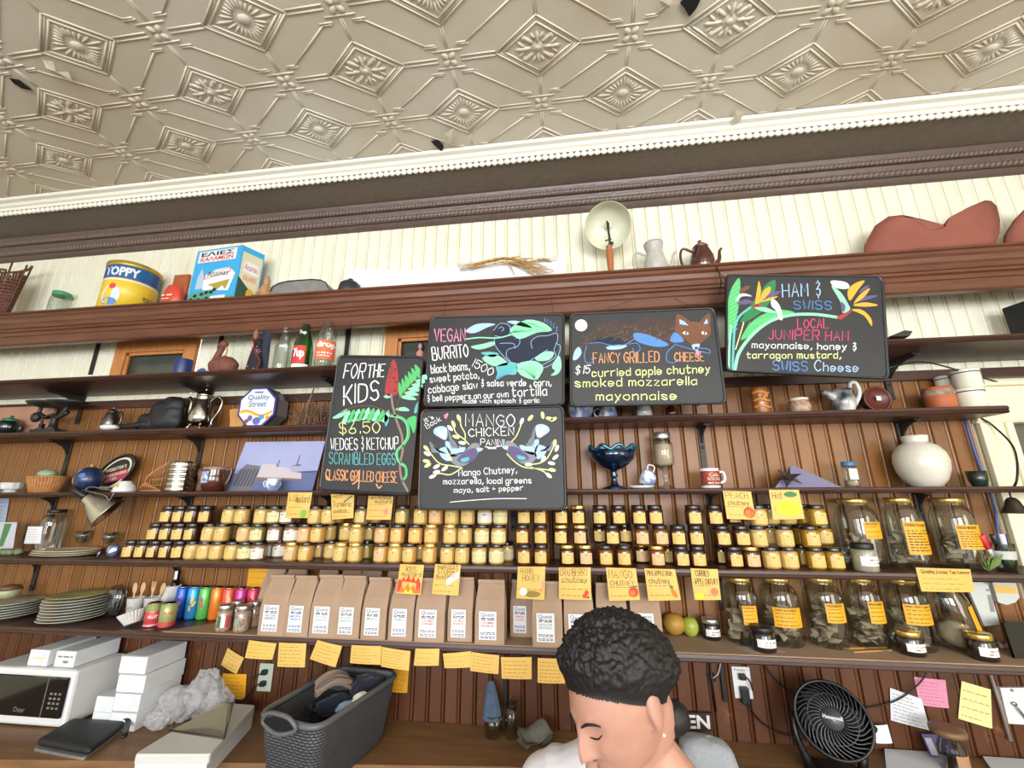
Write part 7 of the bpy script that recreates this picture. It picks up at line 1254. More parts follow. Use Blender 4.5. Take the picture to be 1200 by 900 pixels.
for k, (a, b2) in enumerate((((991, 761), (1041, 760)), ((1000, 764), (1044, 761.5)))):
    A, B = Wz(*a, S6+.004), Wz(*b2, S6+.004); d = (B-A); c0 = (A+B)/2; c0.y = max(c0.y, S6F+.012)+.012*(1-k); one('wooden_stick', 'flat wooden stirring stick %s on the bottom shelf edge' % ('at the back', 'at the front')[k], 'stick', MB().box(0, 0, .003, d.length, .008, .004, math.atan2(d.y, d.x)), mat('bare_wood'), loc=(c0.x, c0.y, S6+.001))
# white panels and dark scale plate at the end
q = [W(1127, 672, -.04), W(1154, 672, -.04), W(1171, 732, -.06), W(1155, 733, -.06)]; one('wall_intercom', 'white plastic wall unit with grey slots behind the tipped jar', 'wall device', MB().prism([W(1127, 672, -.05), W(1154, 672, -.05), W(1172, 732, -.05), W(1154, 734, -.05)], (0, .012, 0)), mat('panel_white', '#c3c6c0', .5)); 
for (a, b2, c2, d2) in (((1149, 674), (1156, 674), (1160, 687), (1153, 683)), ((1155, 690), (1160, 690), (1161, 693), (1156, 693)), ((1157, 697), (1162, 697), (1166, 717), (1161, 717))): MB().prism([W(*p_, -.051) for p_ in (a, b2, c2, d2)], (0, .001, 0)).build('slot', M_grey, bpy.data.objects['wall_intercom'], bpy.data.objects['wall_intercom'].location)
q = [(1160, 673), (1188, 673), (1195, 700), (1190, 706), (1180, 709), (1170, 706)]; one('wall_box', 'white rounded wall device with an orange sticker', 'wall device', MB().prism([W(*p_, -.035) for p_ in q], (0, .03, 0)), mat('panel_white')); wbx = bpy.data.objects['wall_box']
for nm, pts, m in (('sticker', [(1165, 685), (1190, 688), (1193, 696), (1167, 695)], M_card), ('display', [(1165, 674), (1174, 674), (1176, 679), (1167, 679)], M_grey)): MB().prism([W(*p_, -.036) for p_ in pts], (0, .0012, 0)).build(nm, m, wbx, wbx.location)
P = [W(1176, 730, -.14), W(1225, 726, -.1), W(1232, 763, -.16), W(1186, 758, -.18)]; 
for p_ in P[2:]: p_.z = S6+.002
one('black_tablet', 'black glossy tablet leaning at the end of the bottom shelf', 'tablet', MB().prism(P, (0, .012, 0)), mat('gloss_black', '#0d0d0f', .1, coat=.6))
mb = MB()
for k in range(7): p_ = Wz(1172+k*2.6, 757+random.uniform(-2, 4), S6+.001); mb.ball((p_.x, max(p_.y, S6F+.01), S6+.009), .008, n=8, m=6)
one('garlic_cloves', 'scatter of small pale shells beside the last sample jar', 'shells', mb, mat('shell_cream', '#cfc2ae', .6))
# ------------------------------------------------------------------ on the counter
fy = -.257; xr = WX(75, fy, CT+.02); mh = W(90, 787, fy).z-CT; mw = .5; md = .225
r = root('microwave', 'white microwave oven with a black glass door on the counter', 'microwave', (xr-mw/2, fy+md/2, CT+.004)); fr = -md/2
MB().box(0, 0, mh/2, mw, md, mh-.004, bev=.012).build('body', M_w, r); mb = MB(); mb.box(-.004, fr-.006, mh*.53, mw-.03, .014, mh*.7, bev=.006); mb.build('door', mat('door_black', '#0c0c0e', .08, coat=.6), r); mb = MB(); mb.box(mw*.5-.115, fr-.0135, mh*.53, .003, .002, mh*.68); mb.build('door_seam', M_grey, r)
mp = lambda u, v: Vector((mw*.5-.26+.06*u, fr-.0142, mh*.26+.02*v)); t = MB(); fput(t, 'Oster', mp, 0, 1, 0, 1); t.build('lettering', M_grey, r, fix=False)
mb = MB()
for a in range(4):
    for b in range(3): mb.box(mw*.5-.085+b*.022, fr-.0138, mh*.36+a*.018, .012, .001, .008)
mb.build('button', M_grey, r)
for sx in (-1, 1):
    for sy in (-1, 1): MB().box(sx*(mw/2-.04), sy*(md/2-.03), -.0015, .03, .03, .004).build('foot', M_blk, r)
zt = CT+.004+mh-.001
for k, (px, lb) in enumerate(((50, 'small open white carton on the microwave'), (80, 'small white carton with scribbled writing on the microwave'))):
    x = WX(px, -.22, zt+.04); w_ = .105; r = root('white_carton', lb, 'carton', (x+.003*k, -.135, zt), 0, 'cartons on the microwave'); MB().box(0, 0, .034, w_, .2, .066, bev=.003).build('carton_body', M_wb, r); mb = MB(); mp = lambda u, v: Vector((-w_/2+w_*u, -.1008, .066*v))
    if k: bars(mb, mp, .15, .9, .62, .09, words=3); bars(mb, mp, .45, .7, .28, .14, words=1); mb.build('print', M_grey, r, fix=False)
    else: mb.add([mp(*q) for q in ((.15, .55), (.9, .6), (.8, .45), (.72, .12), (.6, .1), (.7, .42), (.2, .45))], [tuple(range(7))]); mb.build('torn_label', mat('label_creamy', '#d9d3bb', .6), r, fix=False)
BXS = [((128, 158), 829, 848, 'lowest'), ((133, 163), 808, 829, 'second'), ((137, 169), 787, 808, 'third'), ((140, 171), 766, 787, 'top')]; by = -.235; z0 = CT+.001; hb = .0715
for k, (pxr, _, _, nm) in enumerate(BXS):
    x0, x1 = WX(pxr[0], by, z0+hb*(k+.5)), WX(pxr[1], by, z0+hb*(k+.5)); r = one('takeout_box', 'white takeout box, %s of the tall stack beside the microwave' % nm, 'box', MB().box(0, 0, hb/2, x1-x0, .2, hb-.0015, bev=.002), M_wb, 'white takeout boxes', loc=((x0+x1)/2+.002, by+.1, z0+hb*k)); MB().box(0, -.1003, hb*.96, (x1-x0)*.96, .0008, .002).build('flap_line', M_grey, r)
for k, (pxr, nm) in enumerate((((107, 127), 'lower'), ((112, 132), 'upper'))):
    x1 = WX(BXS[k][0][0], by, z0+hb*(k+.5))-.004; x0 = x1-.09; one('takeout_box', 'white takeout box, %s of the short stack tight against the microwave' % nm, 'box', MB().box(0, 0, hb/2-.005, x1-x0, .19, hb-.012, bev=.002), M_wb, 'white takeout boxes', loc=((x0+x1)/2, by+.1, z0+(hb-.011)*k))
c0 = Wz(212, 848, CT); mb = MB()
for dx, dy, dz, rr, hh in ((-.03, -.0, .07, .1, .07), (.06, .04, .1, .085, .1), (.13, .05, .06, .075, .06), (-.06, -.06, .035, .06, .035)): mb.ball((c0.x+dx, c0.y+dy, CT+dz+.002), rr, rr*.6, hh, 56, 40, fn=lambda d: 1+.22*noise.noise(d*2.3+Vector((dx*9, 0, 0)))-.12*abs(noise.noise(d*6))-.07*abs(noise.noise(d*15)))
mb.v = [Vector((v.x, min(v.y, -.015), max(v.z, CT+.002))) for v in mb.v]; one('plastic_bag', 'crumpled translucent plastic bag beside the white takeout boxes', 'bag', mb, filmmat('bag_film', '#d6d6d6', .38, .2))
P = [Wz(*q, CT+.03) for q in ((42, 868), (84, 843), (150, 846), (143, 863), (105, 880))]; r = root('black_pouch', 'black zip pouch lying on a grey tray at the counter edge', 'pouch', (sum(p.x for p in P)/5, sum(p.y for p in P)/5, CT+.012)); O = r.location; cP = sum(P, Vector())/5
mb = MB(); rp = rrect([P[0], P[1], P[2], P[4]], .02); n = len(rp); cc = sum(rp, Vector())/n; rings = [[cc+(p-cc)*s+Vector((0, 0, dz)) for p in rp] for s, dz in ((.96, -.016), (1, -.008), (1, .0), (.9, .008), (.5, .012))]; mb.add([p for g in rings for p in g], [(k*n+i, k*n+(i+1) % n, (k+1)*n+(i+1) % n, (k+1)*n+i) for k in range(4) for i in range(n)]+[tuple(range(n))[::-1], tuple(range(4*n, 5*n))], True); mb.build('pouch_body', M_blks, r, O); mb = MB(); a, b = P[2], P[3]; mb.tube([a+Vector((-.02, 0, .012)), a+Vector((.01, -.01, .016)), a+Vector((.03, -.03, .008)), b+Vector((.02, -.01, .004))], .011, 8, sub=4, flat=.5); mb.build('strap', M_blk, r, O)
tr = [Vector((p.x, p.y, CT+.001))+Vector((0, -.012, 0)) for p in rp]; cc = sum(tr, Vector())/n; tr = [cc+(p-cc)*.96 for p in tr]; one('grey_tray', 'thin grey tray underneath the black pouch', 'tray', MB().prism(tr, (0, 0, .01)), M_grey)
# foam box with clear sign holder
hbx = .085; P = [Wz(*q, CT+hbx) for q in ((157, 884), (246, 884), (300, 826), (252, 826))]; 
P[2].y = min(P[2].y, -.02); P[3].y = P[2].y; r = root('foam_box', 'long white lidded foam box lying across the counter edge', 'box', (sum(p.x for p in P)/4, sum(p.y for p in P)/4, CT)); O = r.location; c0 = sum(P, Vector())/4
MB().prism([Vector((c0.x+(p.x-c0.x)*.94, c0.y+(p.y-c0.y)*.97, CT+.001)) for p in P], (0, 0, hbx-.028)).build('box_body', M_wb, r, O); mb = MB(); rp = rrect(P, .015); n = len(rp); rings = [[c0+(p-c0)*s+Vector((0, 0, dz)) for p in rp] for s, dz in ((1, -.03), (1, -.006), (.985, 0))]; mb.add([p for g in rings for p in g], [(k*n+i, k*n+(i+1) % n, (k+1)*n+(i+1) % n, (k+1)*n+i) for k in range(2) for i in range(n)]+[tuple(range(n))[::-1], tuple(range(2*n, 3*n))]); mb.build('lid', mat('foam_lid', '#c9c8c2', .6), r, O)
zt = CT+hbx+.001; a, b = Wz(198, 856, zt), Wz(262, 866, zt); a2, b2 = a+Vector((.06, .05, .0)), b; r = root('sign_holder', 'clear plastic sign holder with dark edges on the foam box', 'sign holder', ((a.x+b.x)/2, (a.y+b.y)/2, zt)); O = r.location; tp = W(258, 826, b.y-.0)
MB().prism([a, b, Vector((b.x+.0, b.y+.02, tp.z)), Vector((b.x-.02, b.y+.02, tp.z))], (0.004, .003, 0)).build('plate', glassmat('acrylic', '#cfcac2', .1, .12), r, O, fix=False); mb = MB(); mb.tube([a, b], .004, 6); mb.tube([b, Vector((b.x, b.y+.02, tp.z))], .004, 6); mb.tube([a, a+Vector((0, .02, .02))], .004, 6); mb.build('edge_strip', mat('dark_strip', '#3a352f', .4), r, O)
# laundry basket with clothes
hz = .235; Q = [Wz(*q, CT+hz) for q in ((300, 834), (372, 852), (470, 786), (398, 778))]; c0 = sum(Q, Vector())/4; 
for p_ in Q: p_.y = min(p_.y, -.03)
r = root('laundry_basket', 'dark grey woven plastic laundry basket with a moulded handle', 'basket', (c0.x, c0.y, CT)); O = r.location; rp = rrect(Q, .06, 6); n = len(rp)
M_bask = bpy.data.materials.new('basket_weave'); M_bask.use_nodes = True; N, Lk = M_bask.node_tree.nodes, M_bask.node_tree.links; bs = N['Principled BSDF']; bs.inputs['Base Color'].default_value = lin('#545559'); bs.inputs['Roughness'].default_value = .55
ck = N.new('ShaderNodeTexBrick'); ck.inputs['Scale'].default_value = 26; ck.inputs['Mortar Size'].default_value = .06; ck.inputs['Mortar Smooth'].default_value = 1; tcn = N.new('ShaderNodeTexCoord'); sx_ = N.new('ShaderNodeSeparateXYZ'); cbn = N.new('ShaderNodeCombineXYZ'); adn = N.new('ShaderNodeMath'); Lk.new(tcn.outputs['Object'], sx_.inputs[0]); Lk.new(sx_.outputs[0], adn.inputs[0]); Lk.new(sx_.outputs[1], adn.inputs[1]); Lk.new(adn.outputs[0], cbn.inputs[0]); Lk.new(sx_.outputs[2], cbn.inputs[1]); Lk.new(cbn.outputs[0], ck.inputs['Vector']); bpn = N.new('ShaderNodeBump'); bpn.inputs['Strength'].default_value = 1; bpn.inputs['Distance'].default_value = .012; Lk.new(ck.outputs['Fac'], bpn.inputs['Height']); bpn.invert = True; Lk.new(bpn.outputs[0], bs.inputs['Normal'])
def ring(s, z): return [Vector((c0.x+(p.x-c0.x)*s, c0.y+(p.y-c0.y)*s, CT+z)) for p in rp]
mb = MB(); rings = [ring(.8, .002), ring(.83, .02), ring(.93, hz*.6), ring(.975, hz*.93), ring(.94, hz*.93), ring(.89, hz*.6), ring(.79, .02)]; mb.add([p for g in rings for p in g], [(k*n+i, k*n+(i+1) % n, (k+1)*n+(i+1) % n, (k+1)*n+i) for k in range(6) for i in range(n)]+[tuple(range(n))[::-1], tuple(range(6*n, 7*n))], True); mb.build('tub', M_bask, r, O)
mb = MB(); mb.tube([p+Vector((0, 0, 0)) for p in ring(.97, hz*.95)], .011, 8, True); mb.build('rim', mat('basket_rim', '#595b5f', .45), r, O)
A_, B_ = Q[0]*.82+Q[1]*.18, Q[0]*.3+Q[1]*.7; ou = Vector(((Q[0]+Q[1])/2-c0)); ou.z = 0; ou = ou.normalized()*.014; A_ += ou*.6; B_ += ou*.6
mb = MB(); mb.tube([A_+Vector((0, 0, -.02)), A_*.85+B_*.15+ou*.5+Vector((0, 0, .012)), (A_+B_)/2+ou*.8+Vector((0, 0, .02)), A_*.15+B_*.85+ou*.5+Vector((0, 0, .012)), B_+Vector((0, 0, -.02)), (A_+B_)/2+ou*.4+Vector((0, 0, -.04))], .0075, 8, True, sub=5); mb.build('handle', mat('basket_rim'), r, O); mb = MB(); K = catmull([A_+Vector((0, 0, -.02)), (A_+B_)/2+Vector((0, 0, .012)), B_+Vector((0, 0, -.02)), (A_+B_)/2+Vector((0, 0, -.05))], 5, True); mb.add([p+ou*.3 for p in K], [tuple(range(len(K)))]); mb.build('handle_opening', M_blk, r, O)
def cloth(px, py, rr, sx, sy, sz, col, label, zz, rot=0, sd=0):
    p = Wz(px, py, CT+zz); mb = MB(); mb.ball((0, 0, 0), rr*sx, rr*sy, rr*sz, 30, 20, M=Matrix.Rotation(rot, 4, 'Z'), fn=lambda d: 1+.26*noise.noise(d*1.8+Vector((sd, 0, 0)))+.1*noise.noise(d*5+Vector((0, sd, 0))))
    one('folded_garment', label, 'clothing', mb, mat('cloth_'+col, col, .9, sheen=.3, bump=.3, bscale=160), 'clothes in the laundry basket', loc=(p.x, min(p.y, -.09), CT+zz))
cloth(345, 832, .065, 1, .8, .5, '#1b201e', 'dark green crumpled garment at the handle end of the basket', hz*.6, .5, 1); cloth(432, 806, .072, 1, .75, .7, '#1a1e2e', 'navy garment heaped in the far end of the basket', hz*.78, .4, 2); cloth(390, 826, .055, 1.3, .5, .6, '#20263a', 'dark blue garment tucked in the middle of the basket', hz*.68, .6, 3); cloth(400, 800, .05, 1, .6, .5, '#3a4452', 'slate grey garment at the back rim of the basket', hz*.85, .3, 4)
cloth(408, 828, .03, 1.5, .6, .6, '#7f95a8', 'pale blue cloth peeking between the garments', hz*.8, .8, 5); cloth(423, 818, .03, 1.1, .7, .6, '#d6d3c8', 'white and yellow cloth by the long rim of the basket', hz*.88, .5, 6)
p = Wz(392, 808, CT+hz*.95); mb = MB()
for q in range(3): mb.sheet(lambda u, v: Vector(((u-.5)*.13, (v-.5)*.05+q*.008, .012+q*.012+.02*math.sin(u*PI)-.03*(u-.5)**2+.012*math.sin(v*6+q))), 12, 6)
mb.tube([(-.065, -.02, .02), (0, -.03, .05), (.065, -.015, .03)], .008, 6, sub=4); one('folded_garment', 'beige folded garment lying on top of the basket', 'clothing', mb.xf(Matrix.Rotation(.7, 4, 'Z')), mat('cloth_beige', '#7e6a57', .9, sheen=.3), 'clothes in the laundry basket', loc=(p.x, p.y-.01, CT+hz*.92))
# wall outlets with plugs
def outlet(px, py, label, plate, words=None):
    c = W(px, py, 0); r = root('wall_outlet', label, 'outlet', (c.x, -.0035, c.z-.058)); MB().box(0, -.002, .058, .072, .006, .116, bev=.002).build('plate', plate, r)
    for dz in (.035, .082): MB().box(0, -.0055, dz, .034, .003, .028, bev=.001).build('socket', mat('socket_grey', '#b9bab2', .4), r)
    if words: t = MB(); mp = lambda u, v: Vector((-.03+.06*u, -.0055, .1+.011*v)); fput(t, words, mp, .05, .95, 0, 1); t.build('lettering', M_blk, r, fix=False)
    return c
cL = outlet(312, 793, 'pale green wall outlet with two black plugs, left of the basket', mat('outlet_green', '#aeb8a6', .4)); cR = outlet(869, 799, 'white wall outlet with a handwritten note and black plugs', M_w, 'Freezer ?')
for c, lb, pts in ((cL, 'lower black plug and cord in the green outlet', ((0, -.02, -.022), (-.03, -.03, -.03), (-.1, -.02, -.1), (-.2, -.02, -.14))), (cL, 'upper black plug in the green outlet', ((0, -.02, .025), (-.03, -.03, .015), (-.05, -.035, .0))), (cR, 'big black adapter plug in the white outlet', ((0, -.02, -.022), (.01, -.03, -.08), (.06, -.02, -.14), (.14, -.03, -.17), (.25, -.05, -.172))), (cR, 'small black plug in the top of the white outlet', ((0, -.02, .025), (.02, -.03, .02), (.03, -.03, -.02)))):
    z0 = pts[0][2]; r = root('power_plug', lb, 'plug', (c.x, -.018, c.z+z0-.012)); big = 'adapter' in lb; MB().box(0, 0, .012-(.02 if big else 0), .034 if big else .026, .022, .06 if big else .022, bev=.004).build('plug_body', M_blk, r); mb = MB(); mb.tube([Vector((c.x, 0, c.z))+Vector(q) for q in pts], .0032, 6, sub=5); mb.build('cord', M_blk, r, r.location)
# glasses, blue cloth, folded cloth
def tumbler(px, pt, pb, label, wmul=1):
    y = Wz((px[0]+px[1])/2, pb, CT).y; X, w_, h_ = fit(px[0], px[1], pt, y, CT); R = w_/2; r = root('drinking_glass', label, 'glass', (X, y, CT+.001), 0, 'glasses on the counter'); nlathe([(R*.84, 0), (R, h_), (R*.95, h_), (R*.8, .012), (0, .012)], 28).build('glass_body', M_glass, r); mb = MB(); mb.tube([(R*.975*math.cos(a), R*.975*math.sin(a), h_) for a in [2*PI*i/24 for i in range(24)]], .0013, 5, True); mb.build('rim', M_glass, r); return X, y
gx, gy = tumbler((567, 590), 836, 862, 'clear glass under the hanging blue cloth'); tumbler((591, 607), 824, 864, 'tall empty clear glass beside the cloth glass')
mb = MB(); a = W(576, 797, -.03); b = W(577, 842, -.09); hgt = a.z-b.z
def drape(u, v): t = 2*PI*u; rr = .012+.026*(v**.7)+.006*math.sin(5*t)*v; c = a*(1-v)+b*v; return Vector((c.x+rr*math.cos(t), c.y-.012+rr*.45*math.sin(t), c.z))
mb.sheet(drape, 40, 12); one('blue_cloth', 'blue-grey cloth hanging from a hook into a clear glass', 'cloth', mb, mat('cloth_blue', '#3f4f66', .85, sheen=.2, var=.5, scale=30, col2='#52647c'))
mb = MB(); a = W(592, 797, -.012); mb.box(a.x, -.01, a.z-.05, .018, .012, .11, bev=.003); one('dark_strap', 'short dark strap hanging on the wall behind the glasses', 'strap', mb, M_blk)
p = Wz(627, 872, CT); mb = MB()
for q in range(4): mb.sheet(lambda u, v: Vector(((u-.5)*.12, (v-.5)*.1, .006+q*.012+.012*math.sin(u*5+q)+.01*math.cos(v*4+q)*.8)), 12, 10)
mb.v = [Vector((v.x, v.y, max(v.z, .002))) for v in mb.v]; one('folded_cloth', 'crumpled grey dish cloth beside the glasses on the counter', 'cloth', mb.xf(Matrix.Rotation(.5, 4, 'Z')), mat('cloth_grey', '#6c6861', .9, var=.5, scale=50, col2='#827e76'), loc=(p.x, p.y, CT+.001))
# fan
cf = W(975, 843, -.2); z0 = CT+.001; R = .112; r = root('table_fan', 'black round table fan with spiral grille and tilted head', 'fan', (cf.x, -.17, z0)); O = r.location; M = Matrix.Translation(cf-O) @ Matrix.Rotation(math.radians(-22), 4, 'Z') @ Matrix.Rotation(math.radians(90-24), 4, 'X')
mb = MB(); mb.lathe([(R*1.0, .02), (R*1.06, .01), (R*1.07, -.01), (R*1.0, -.05), (R*.7, -.09), (R*.3, -.1), (0, -.1)], 48, M=M, cap=False); mb.build('housing', mat('fan_black', '#111113', .4), r); mb = MB(); mb.tube([M @ Vector((R*1.01*math.cos(a), R*1.01*math.sin(a), .02)) for a in [2*PI*i/56 for i in range(56)]], .006, 8, True); mb.build('rim', M_blk, r)
mb = MB()
for k in range(32):
    a0 = 2*PI*k/32; mb.tube([M @ Vector((rr*R*math.cos(a0+tw), rr*R*math.sin(a0+tw), .022+.012*math.sin(rr*PI))) for rr, tw in ((.28, 0), (.5, .16), (.75, .42), (1.0, .78))], .0024, 5, sub=3)
mb.tube([M @ Vector((R*.66*math.cos(a), R*.66*math.sin(a), .03)) for a in [2*PI*i/40 for i in range(40)]], .0018, 5, True); mb.build('grille', mat('fan_grille', '#26262a', .3, spec=.8), r)
mb = MB(); mb.lathe([(R*.3, .018), (R*.31, .03), (R*.29, .036), (0, .038)], 32, M=M); mb.build('hub', mat('fan_hub', '#3c3c40', .4), r); t = MB(); fput(t, 'Honeywell', lambda u, v: M @ Vector((R*.26*(2*u-1), R*.07*(2*v-1)+.002, .0385)), 0, 1, 0, 1, bold=.02); t.build('lettering', M_w, r, fix=False)
for k in range(3):
    mb = MB(); a0 = 2*PI*k/3; mb.add([M @ Vector(p_) for p_ in ((.03*math.cos(a0), .03*math.sin(a0), -.02), (.1*math.cos(a0-.3), .1*math.sin(a0-.3), -.035), (.105*math.cos(a0+.4), .105*math.sin(a0+.4), -.005), (.06*math.cos(a0+.8), .06*math.sin(a0+.8), .0))], [(0, 1, 2, 3)]); mb.build('blade', mat('fan_blade', '#1c1c1f', .3), r, fix=False)
mb = MB(); P = [(-.1, -.08), (.1, -.08), (.075, .06), (-.075, .06)]; mb.prism([(x, y, 0) for x, y in P], (0, 0, .014)); mb.build('base', mat('fan_black'), r)
for s in (-1, 1): MB().tube([(s*.085, .0, .01), (s*.118, .0, (cf.z-z0)*.6), M @ Vector((s*R*1.08, 0, -.01))], [.016, .011, .01], 8, sub=3).build('stand_arm', mat('fan_black'), r)
mb = MB(); mb.tube([W(893, 774, -.02), W(912, 800, -.02), W(935, 812, -.02)], .003, 6, sub=5); mb.tube([W(1014, 829, -.02), W(1050, 820, -.02), W(1078, 800, -.025), W(1090, 780, -.02)], .003, 6, sub=5); mb.ch = mb.ch; one('wall_cable', 'black cable looping across the wall behind the fan', 'cable', MB().tube([W(893, 774, -.02), W(912, 800, -.02), W(940, 815, -.012), W(990, 830, -.012), W(1020, 829, -.012), W(1052, 820, -.016), W(1078, 800, -.02), W(1091, 778, -.02)], .003, 6, sub=5), M_blk)
# papers and jar at the end of the counter
def flat(px, z, th, name, label, cat, m):
    P = [Wz(*q, CT+z) for q in px]; 
    for p_ in P: p_.y = min(p_.y, -.012)
    o = one(name, label, cat, MB().prism(P, (0, 0, th)), m); return o
flat([(1028, 874), (1092, 872), (1128, 905), (1040, 910)], .001, .012, 'paper_pad', 'thick pad of white paper on the counter beside the fan', 'paper', M_paperw)
flat([(1152, 889), (1205, 876), (1240, 905), (1170, 915)], .001, .008, 'paper_pad', 'white paper pad at the far end of the counter', 'paper', M_paperw)
a, b = Wz(1076, 880, CT+.001), Wz(1106, 882, CT+.001); r = root('purple_card', 'purple and white printed card standing against the wall', 'card', ((a.x+b.x)/2, -.05, CT)); w_ = b.x-a.x; MB().prism([(-w_/2, 0, .014), (w_/2, 0, .014), (w_/2, .025, .075), (-w_/2, .025, .075)], (0, .003, 0)).build('card_body', mat('card_purple', '#5e4a86', .5), r); MB().prism([(-w_*.46, -.0, .02), (-w_*.2, -.0, .02), (-w_*.2, .019, .066), (-w_*.46, .019, .066)], (0, -.001, 0)).build('picture_print', mat('card_pale', '#c9c6d6', .5), r)
X = WX(1120, -.14, CT+.06); r = root('lidded_jar', 'tall clear jar with a brown label and wide wooden lid by the pinned notes', 'jar', (X, -.13, CT+.001)); nlathe([(.036, 0), (.04, .005), (.04, .085), (.03, .11), (.034, .125)], 28, cap=False).build('glass_body', glassmat('clear_glass_dark'), r); nlathe([(.034, .122), (.052, .128), (.053, .142), (.045, .147), (0, .148)]).build('lid', mat('jar_wood', '#7a5a3c', .5), r); MB().sheet(cmap(.04, -2.0, -.7, .015, .075, d=.001), 8, 1).build('paper_label', mat('jar_label', '#a9805f', .6), r, fix=False); MB().lathe([(.03, .006), (.036, .05), (0, .055)], 24).build('contents', M_dk, r)
flat([(1143, 868), (1156, 860), (1188, 872), (1165, 884)], .001, .006, 'ochre_envelope', 'ochre envelope lying on the counter behind the end paper pad', 'envelope', mat('ochre', '#9a7434', .7))
mb = MB(); mb.tube([W(1160, 788, -.012), W(1172, 825, -.012), W(1184, 868, -.012)], .006, 8); one('wall_conduit', 'thin grey conduit running down the wall between the notes', 'conduit', mb, mat('conduit_grey', '#8b8076', .5))
q = [(1172, 806), (1206, 806), (1212, 850), (1182, 848)]; r = root('wall_plate', 'white wall plate with a spoon-shaped hook at the counter end', 'wall plate', (W(1190, 850, -.01).x, -.01, W(1190, 850, -.01).z)); MB().prism([W(*p_, -.014) for p_ in q], (0, .012, 0)).build('plate', M_w, r, r.location); mb = MB(); mb.tube([W(1190, 826, -.02), W(1196, 834, -.024), W(1204, 844, -.02)], .004, 6, sub=3); mb.ball(W(1189, 825, -.02), .01, .004, .007, 10, 6); mb.build('hook', M_silver, r, r.location); MB().ball(W(1186, 809, -.016), .005, .004, .005, 8, 6).build('screw', M_grey, r, r.location)
# letters sign, towel heap, wires in the wall
q = [(770, 834), (834, 836), (836, 857), (772, 856)]; r = root('letter_sign', 'dark sign board with white capital letters behind the woman', 'sign', (W(803, 856, -.02).x, -.02, W(803, 856, -.02).z)); MB().prism([W(*p_, -.022) for p_ in q], (0, .012, 0)).build('panel', mat('sign_dark', '#2a1a12', .5), r, r.location); mp = qmap(*[W(*p_, -.022) for p_ in q], d=.0015); t = MB(); fput(t, 'OPEN', mp, .08, .95, .12, .9, bold=.03); t.build('lettering', M_w, r, r.location, fix=False)
ct = W(830, 880, -.2); mb = MB(); mb.ball((ct.x, -.19, CT+.02), .098, .06, W(828, 860, -.17).z-CT-.02, 40, 28, fn=lambda d: (1/max(abs(d.x)**3+abs(d.y)**3+abs(d.z)**3, .2))**(1/3)*(1-.18*max(0, d.z)*d.x)+.05*noise.noise(d*4)); mb.v = [Vector((v.x, v.y, max(v.z, CT+.002))) for v in mb.v]; one('grey_towel', "pale grey folded towel on the counter behind the woman's shoulder", 'towel', mb, mat('towel_grey', '#a7adb3', .9, var=.5, scale=120, col2='#989ea6', bump=.5, bscale=150))
c = W(834, 793, 0); r = root('wall_hole', 'ragged dark hole in the boarding with loose wires', 'hole', (c.x, -.004, c.z-.02)); MB().prism([(.02*math.cos(a)*(1+.3*math.sin(5*a)), -.002, .02+.018*math.sin(a)*(1+.2*math.cos(7*a))) for a in [2*PI*i/16 for i in range(16)]], (0, .004, 0)).build('hole_edge', M_dark, r); mb = MB(); mb.tube([(0, -.01, .02), (.02, -.02, .04), (.035, -.012, .07), (.04, -.012, .1)], .0025, 6, sub=4); mb.build('pale_wire', mat('wire_pale', '#b9b2a8', .5), r); mb = MB(); mb.tube([(-.005, -.006, .1), (-.002, -.008, -.1)], .004, 6); mb.build('dark_wire', M_blk, r)
mb = MB(); a = W(843, 776, -.008); mb.box(a.x+.004, -.01, a.z-.075, .016, .01, .14, bev=.003); one('black_strap', 'black strap hanging on the wall beside the ragged hole', 'strap', mb, M_blk)

# ------------------------------------------------------------------ the woman looking down
M_skin = mat('skin', '#ad7e6b', .5, var=.5, scale=30, col2='#b58975'); M_skin.node_tree.nodes['Principled BSDF'].inputs['Subsurface Weight'].default_value = .12; M_skin.node_tree.nodes['Principled BSDF'].inputs['Subsurface Radius'].default_value = (.01, .004, .002)
M_hair = mat('dark_hair', '#0b0808', .62, var=.5, scale=60, col2='#15100f')
HC = W(724, 815, -1.15); NB = W(748, 905, -1.13); NB.y = -1.08
F_ = Vector((-.72, -.56, -.46)).normalized(); U_ = Vector((-.40, -.14, .9)); U_ = (U_-F_*U_.dot(F_)).normalized(); L_ = U_.cross(F_)
HM = Matrix((F_, L_, U_)).transposed().to_4x4(); HM.translation = HC      # head axes: x forward, y her left, z up
gs = lambda v, c, s: math.exp(-((v-c)/s)**2)
def headpt(d):
    f, l, u = d; a = .097; b = .076; c = .115
    lo = max(0, -u); x, y, z = f*a, l*b*(1-.22*lo), u*c
    if f > -.2: k = min(1, (f+.2)/.5)
    else: k = 0
    x += k*(.012*lo*max(0, f))                                        # jaw and chin forward
    z -= .010*gs(f, .75, .4)*lo
    al = abs(l)
    if f > 0:
        n = gs(l, 0, .13)*(max(0, min(1, (.28-u)/.5)) if u > -.24 else max(0, 1-(-.24-u)/.10)); x += .033*n
        x += .007*gs(l, .16, .08)*gs(u, -.24, .07) + .007*gs(l, -.16, .08)*gs(u, -.24, .07)
        x -= .011*gs(al, .34, .16)*gs(u, .06, .12); x += .006*gs(al, .34, .10)*gs(u, .03, .07); x += .006*gs(al, .3, .28)*gs(u, .24, .1)
        x += .005*gs(al, .45, .2)*gs(u, -.22, .16); x += .009*gs(l, 0, .26)*gs(u, -.47, .055)+.010*gs(l, 0, .22)*gs(u, -.58, .05); x -= .005*gs(l, 0, .3)*gs(u, -.525, .02); x -= .004*gs(l, 0, .2)*gs(u, -.7, .06); x += .008*gs(l, 0, .25)*gs(u, -.85, .12)
    return Vector((x, y, z))
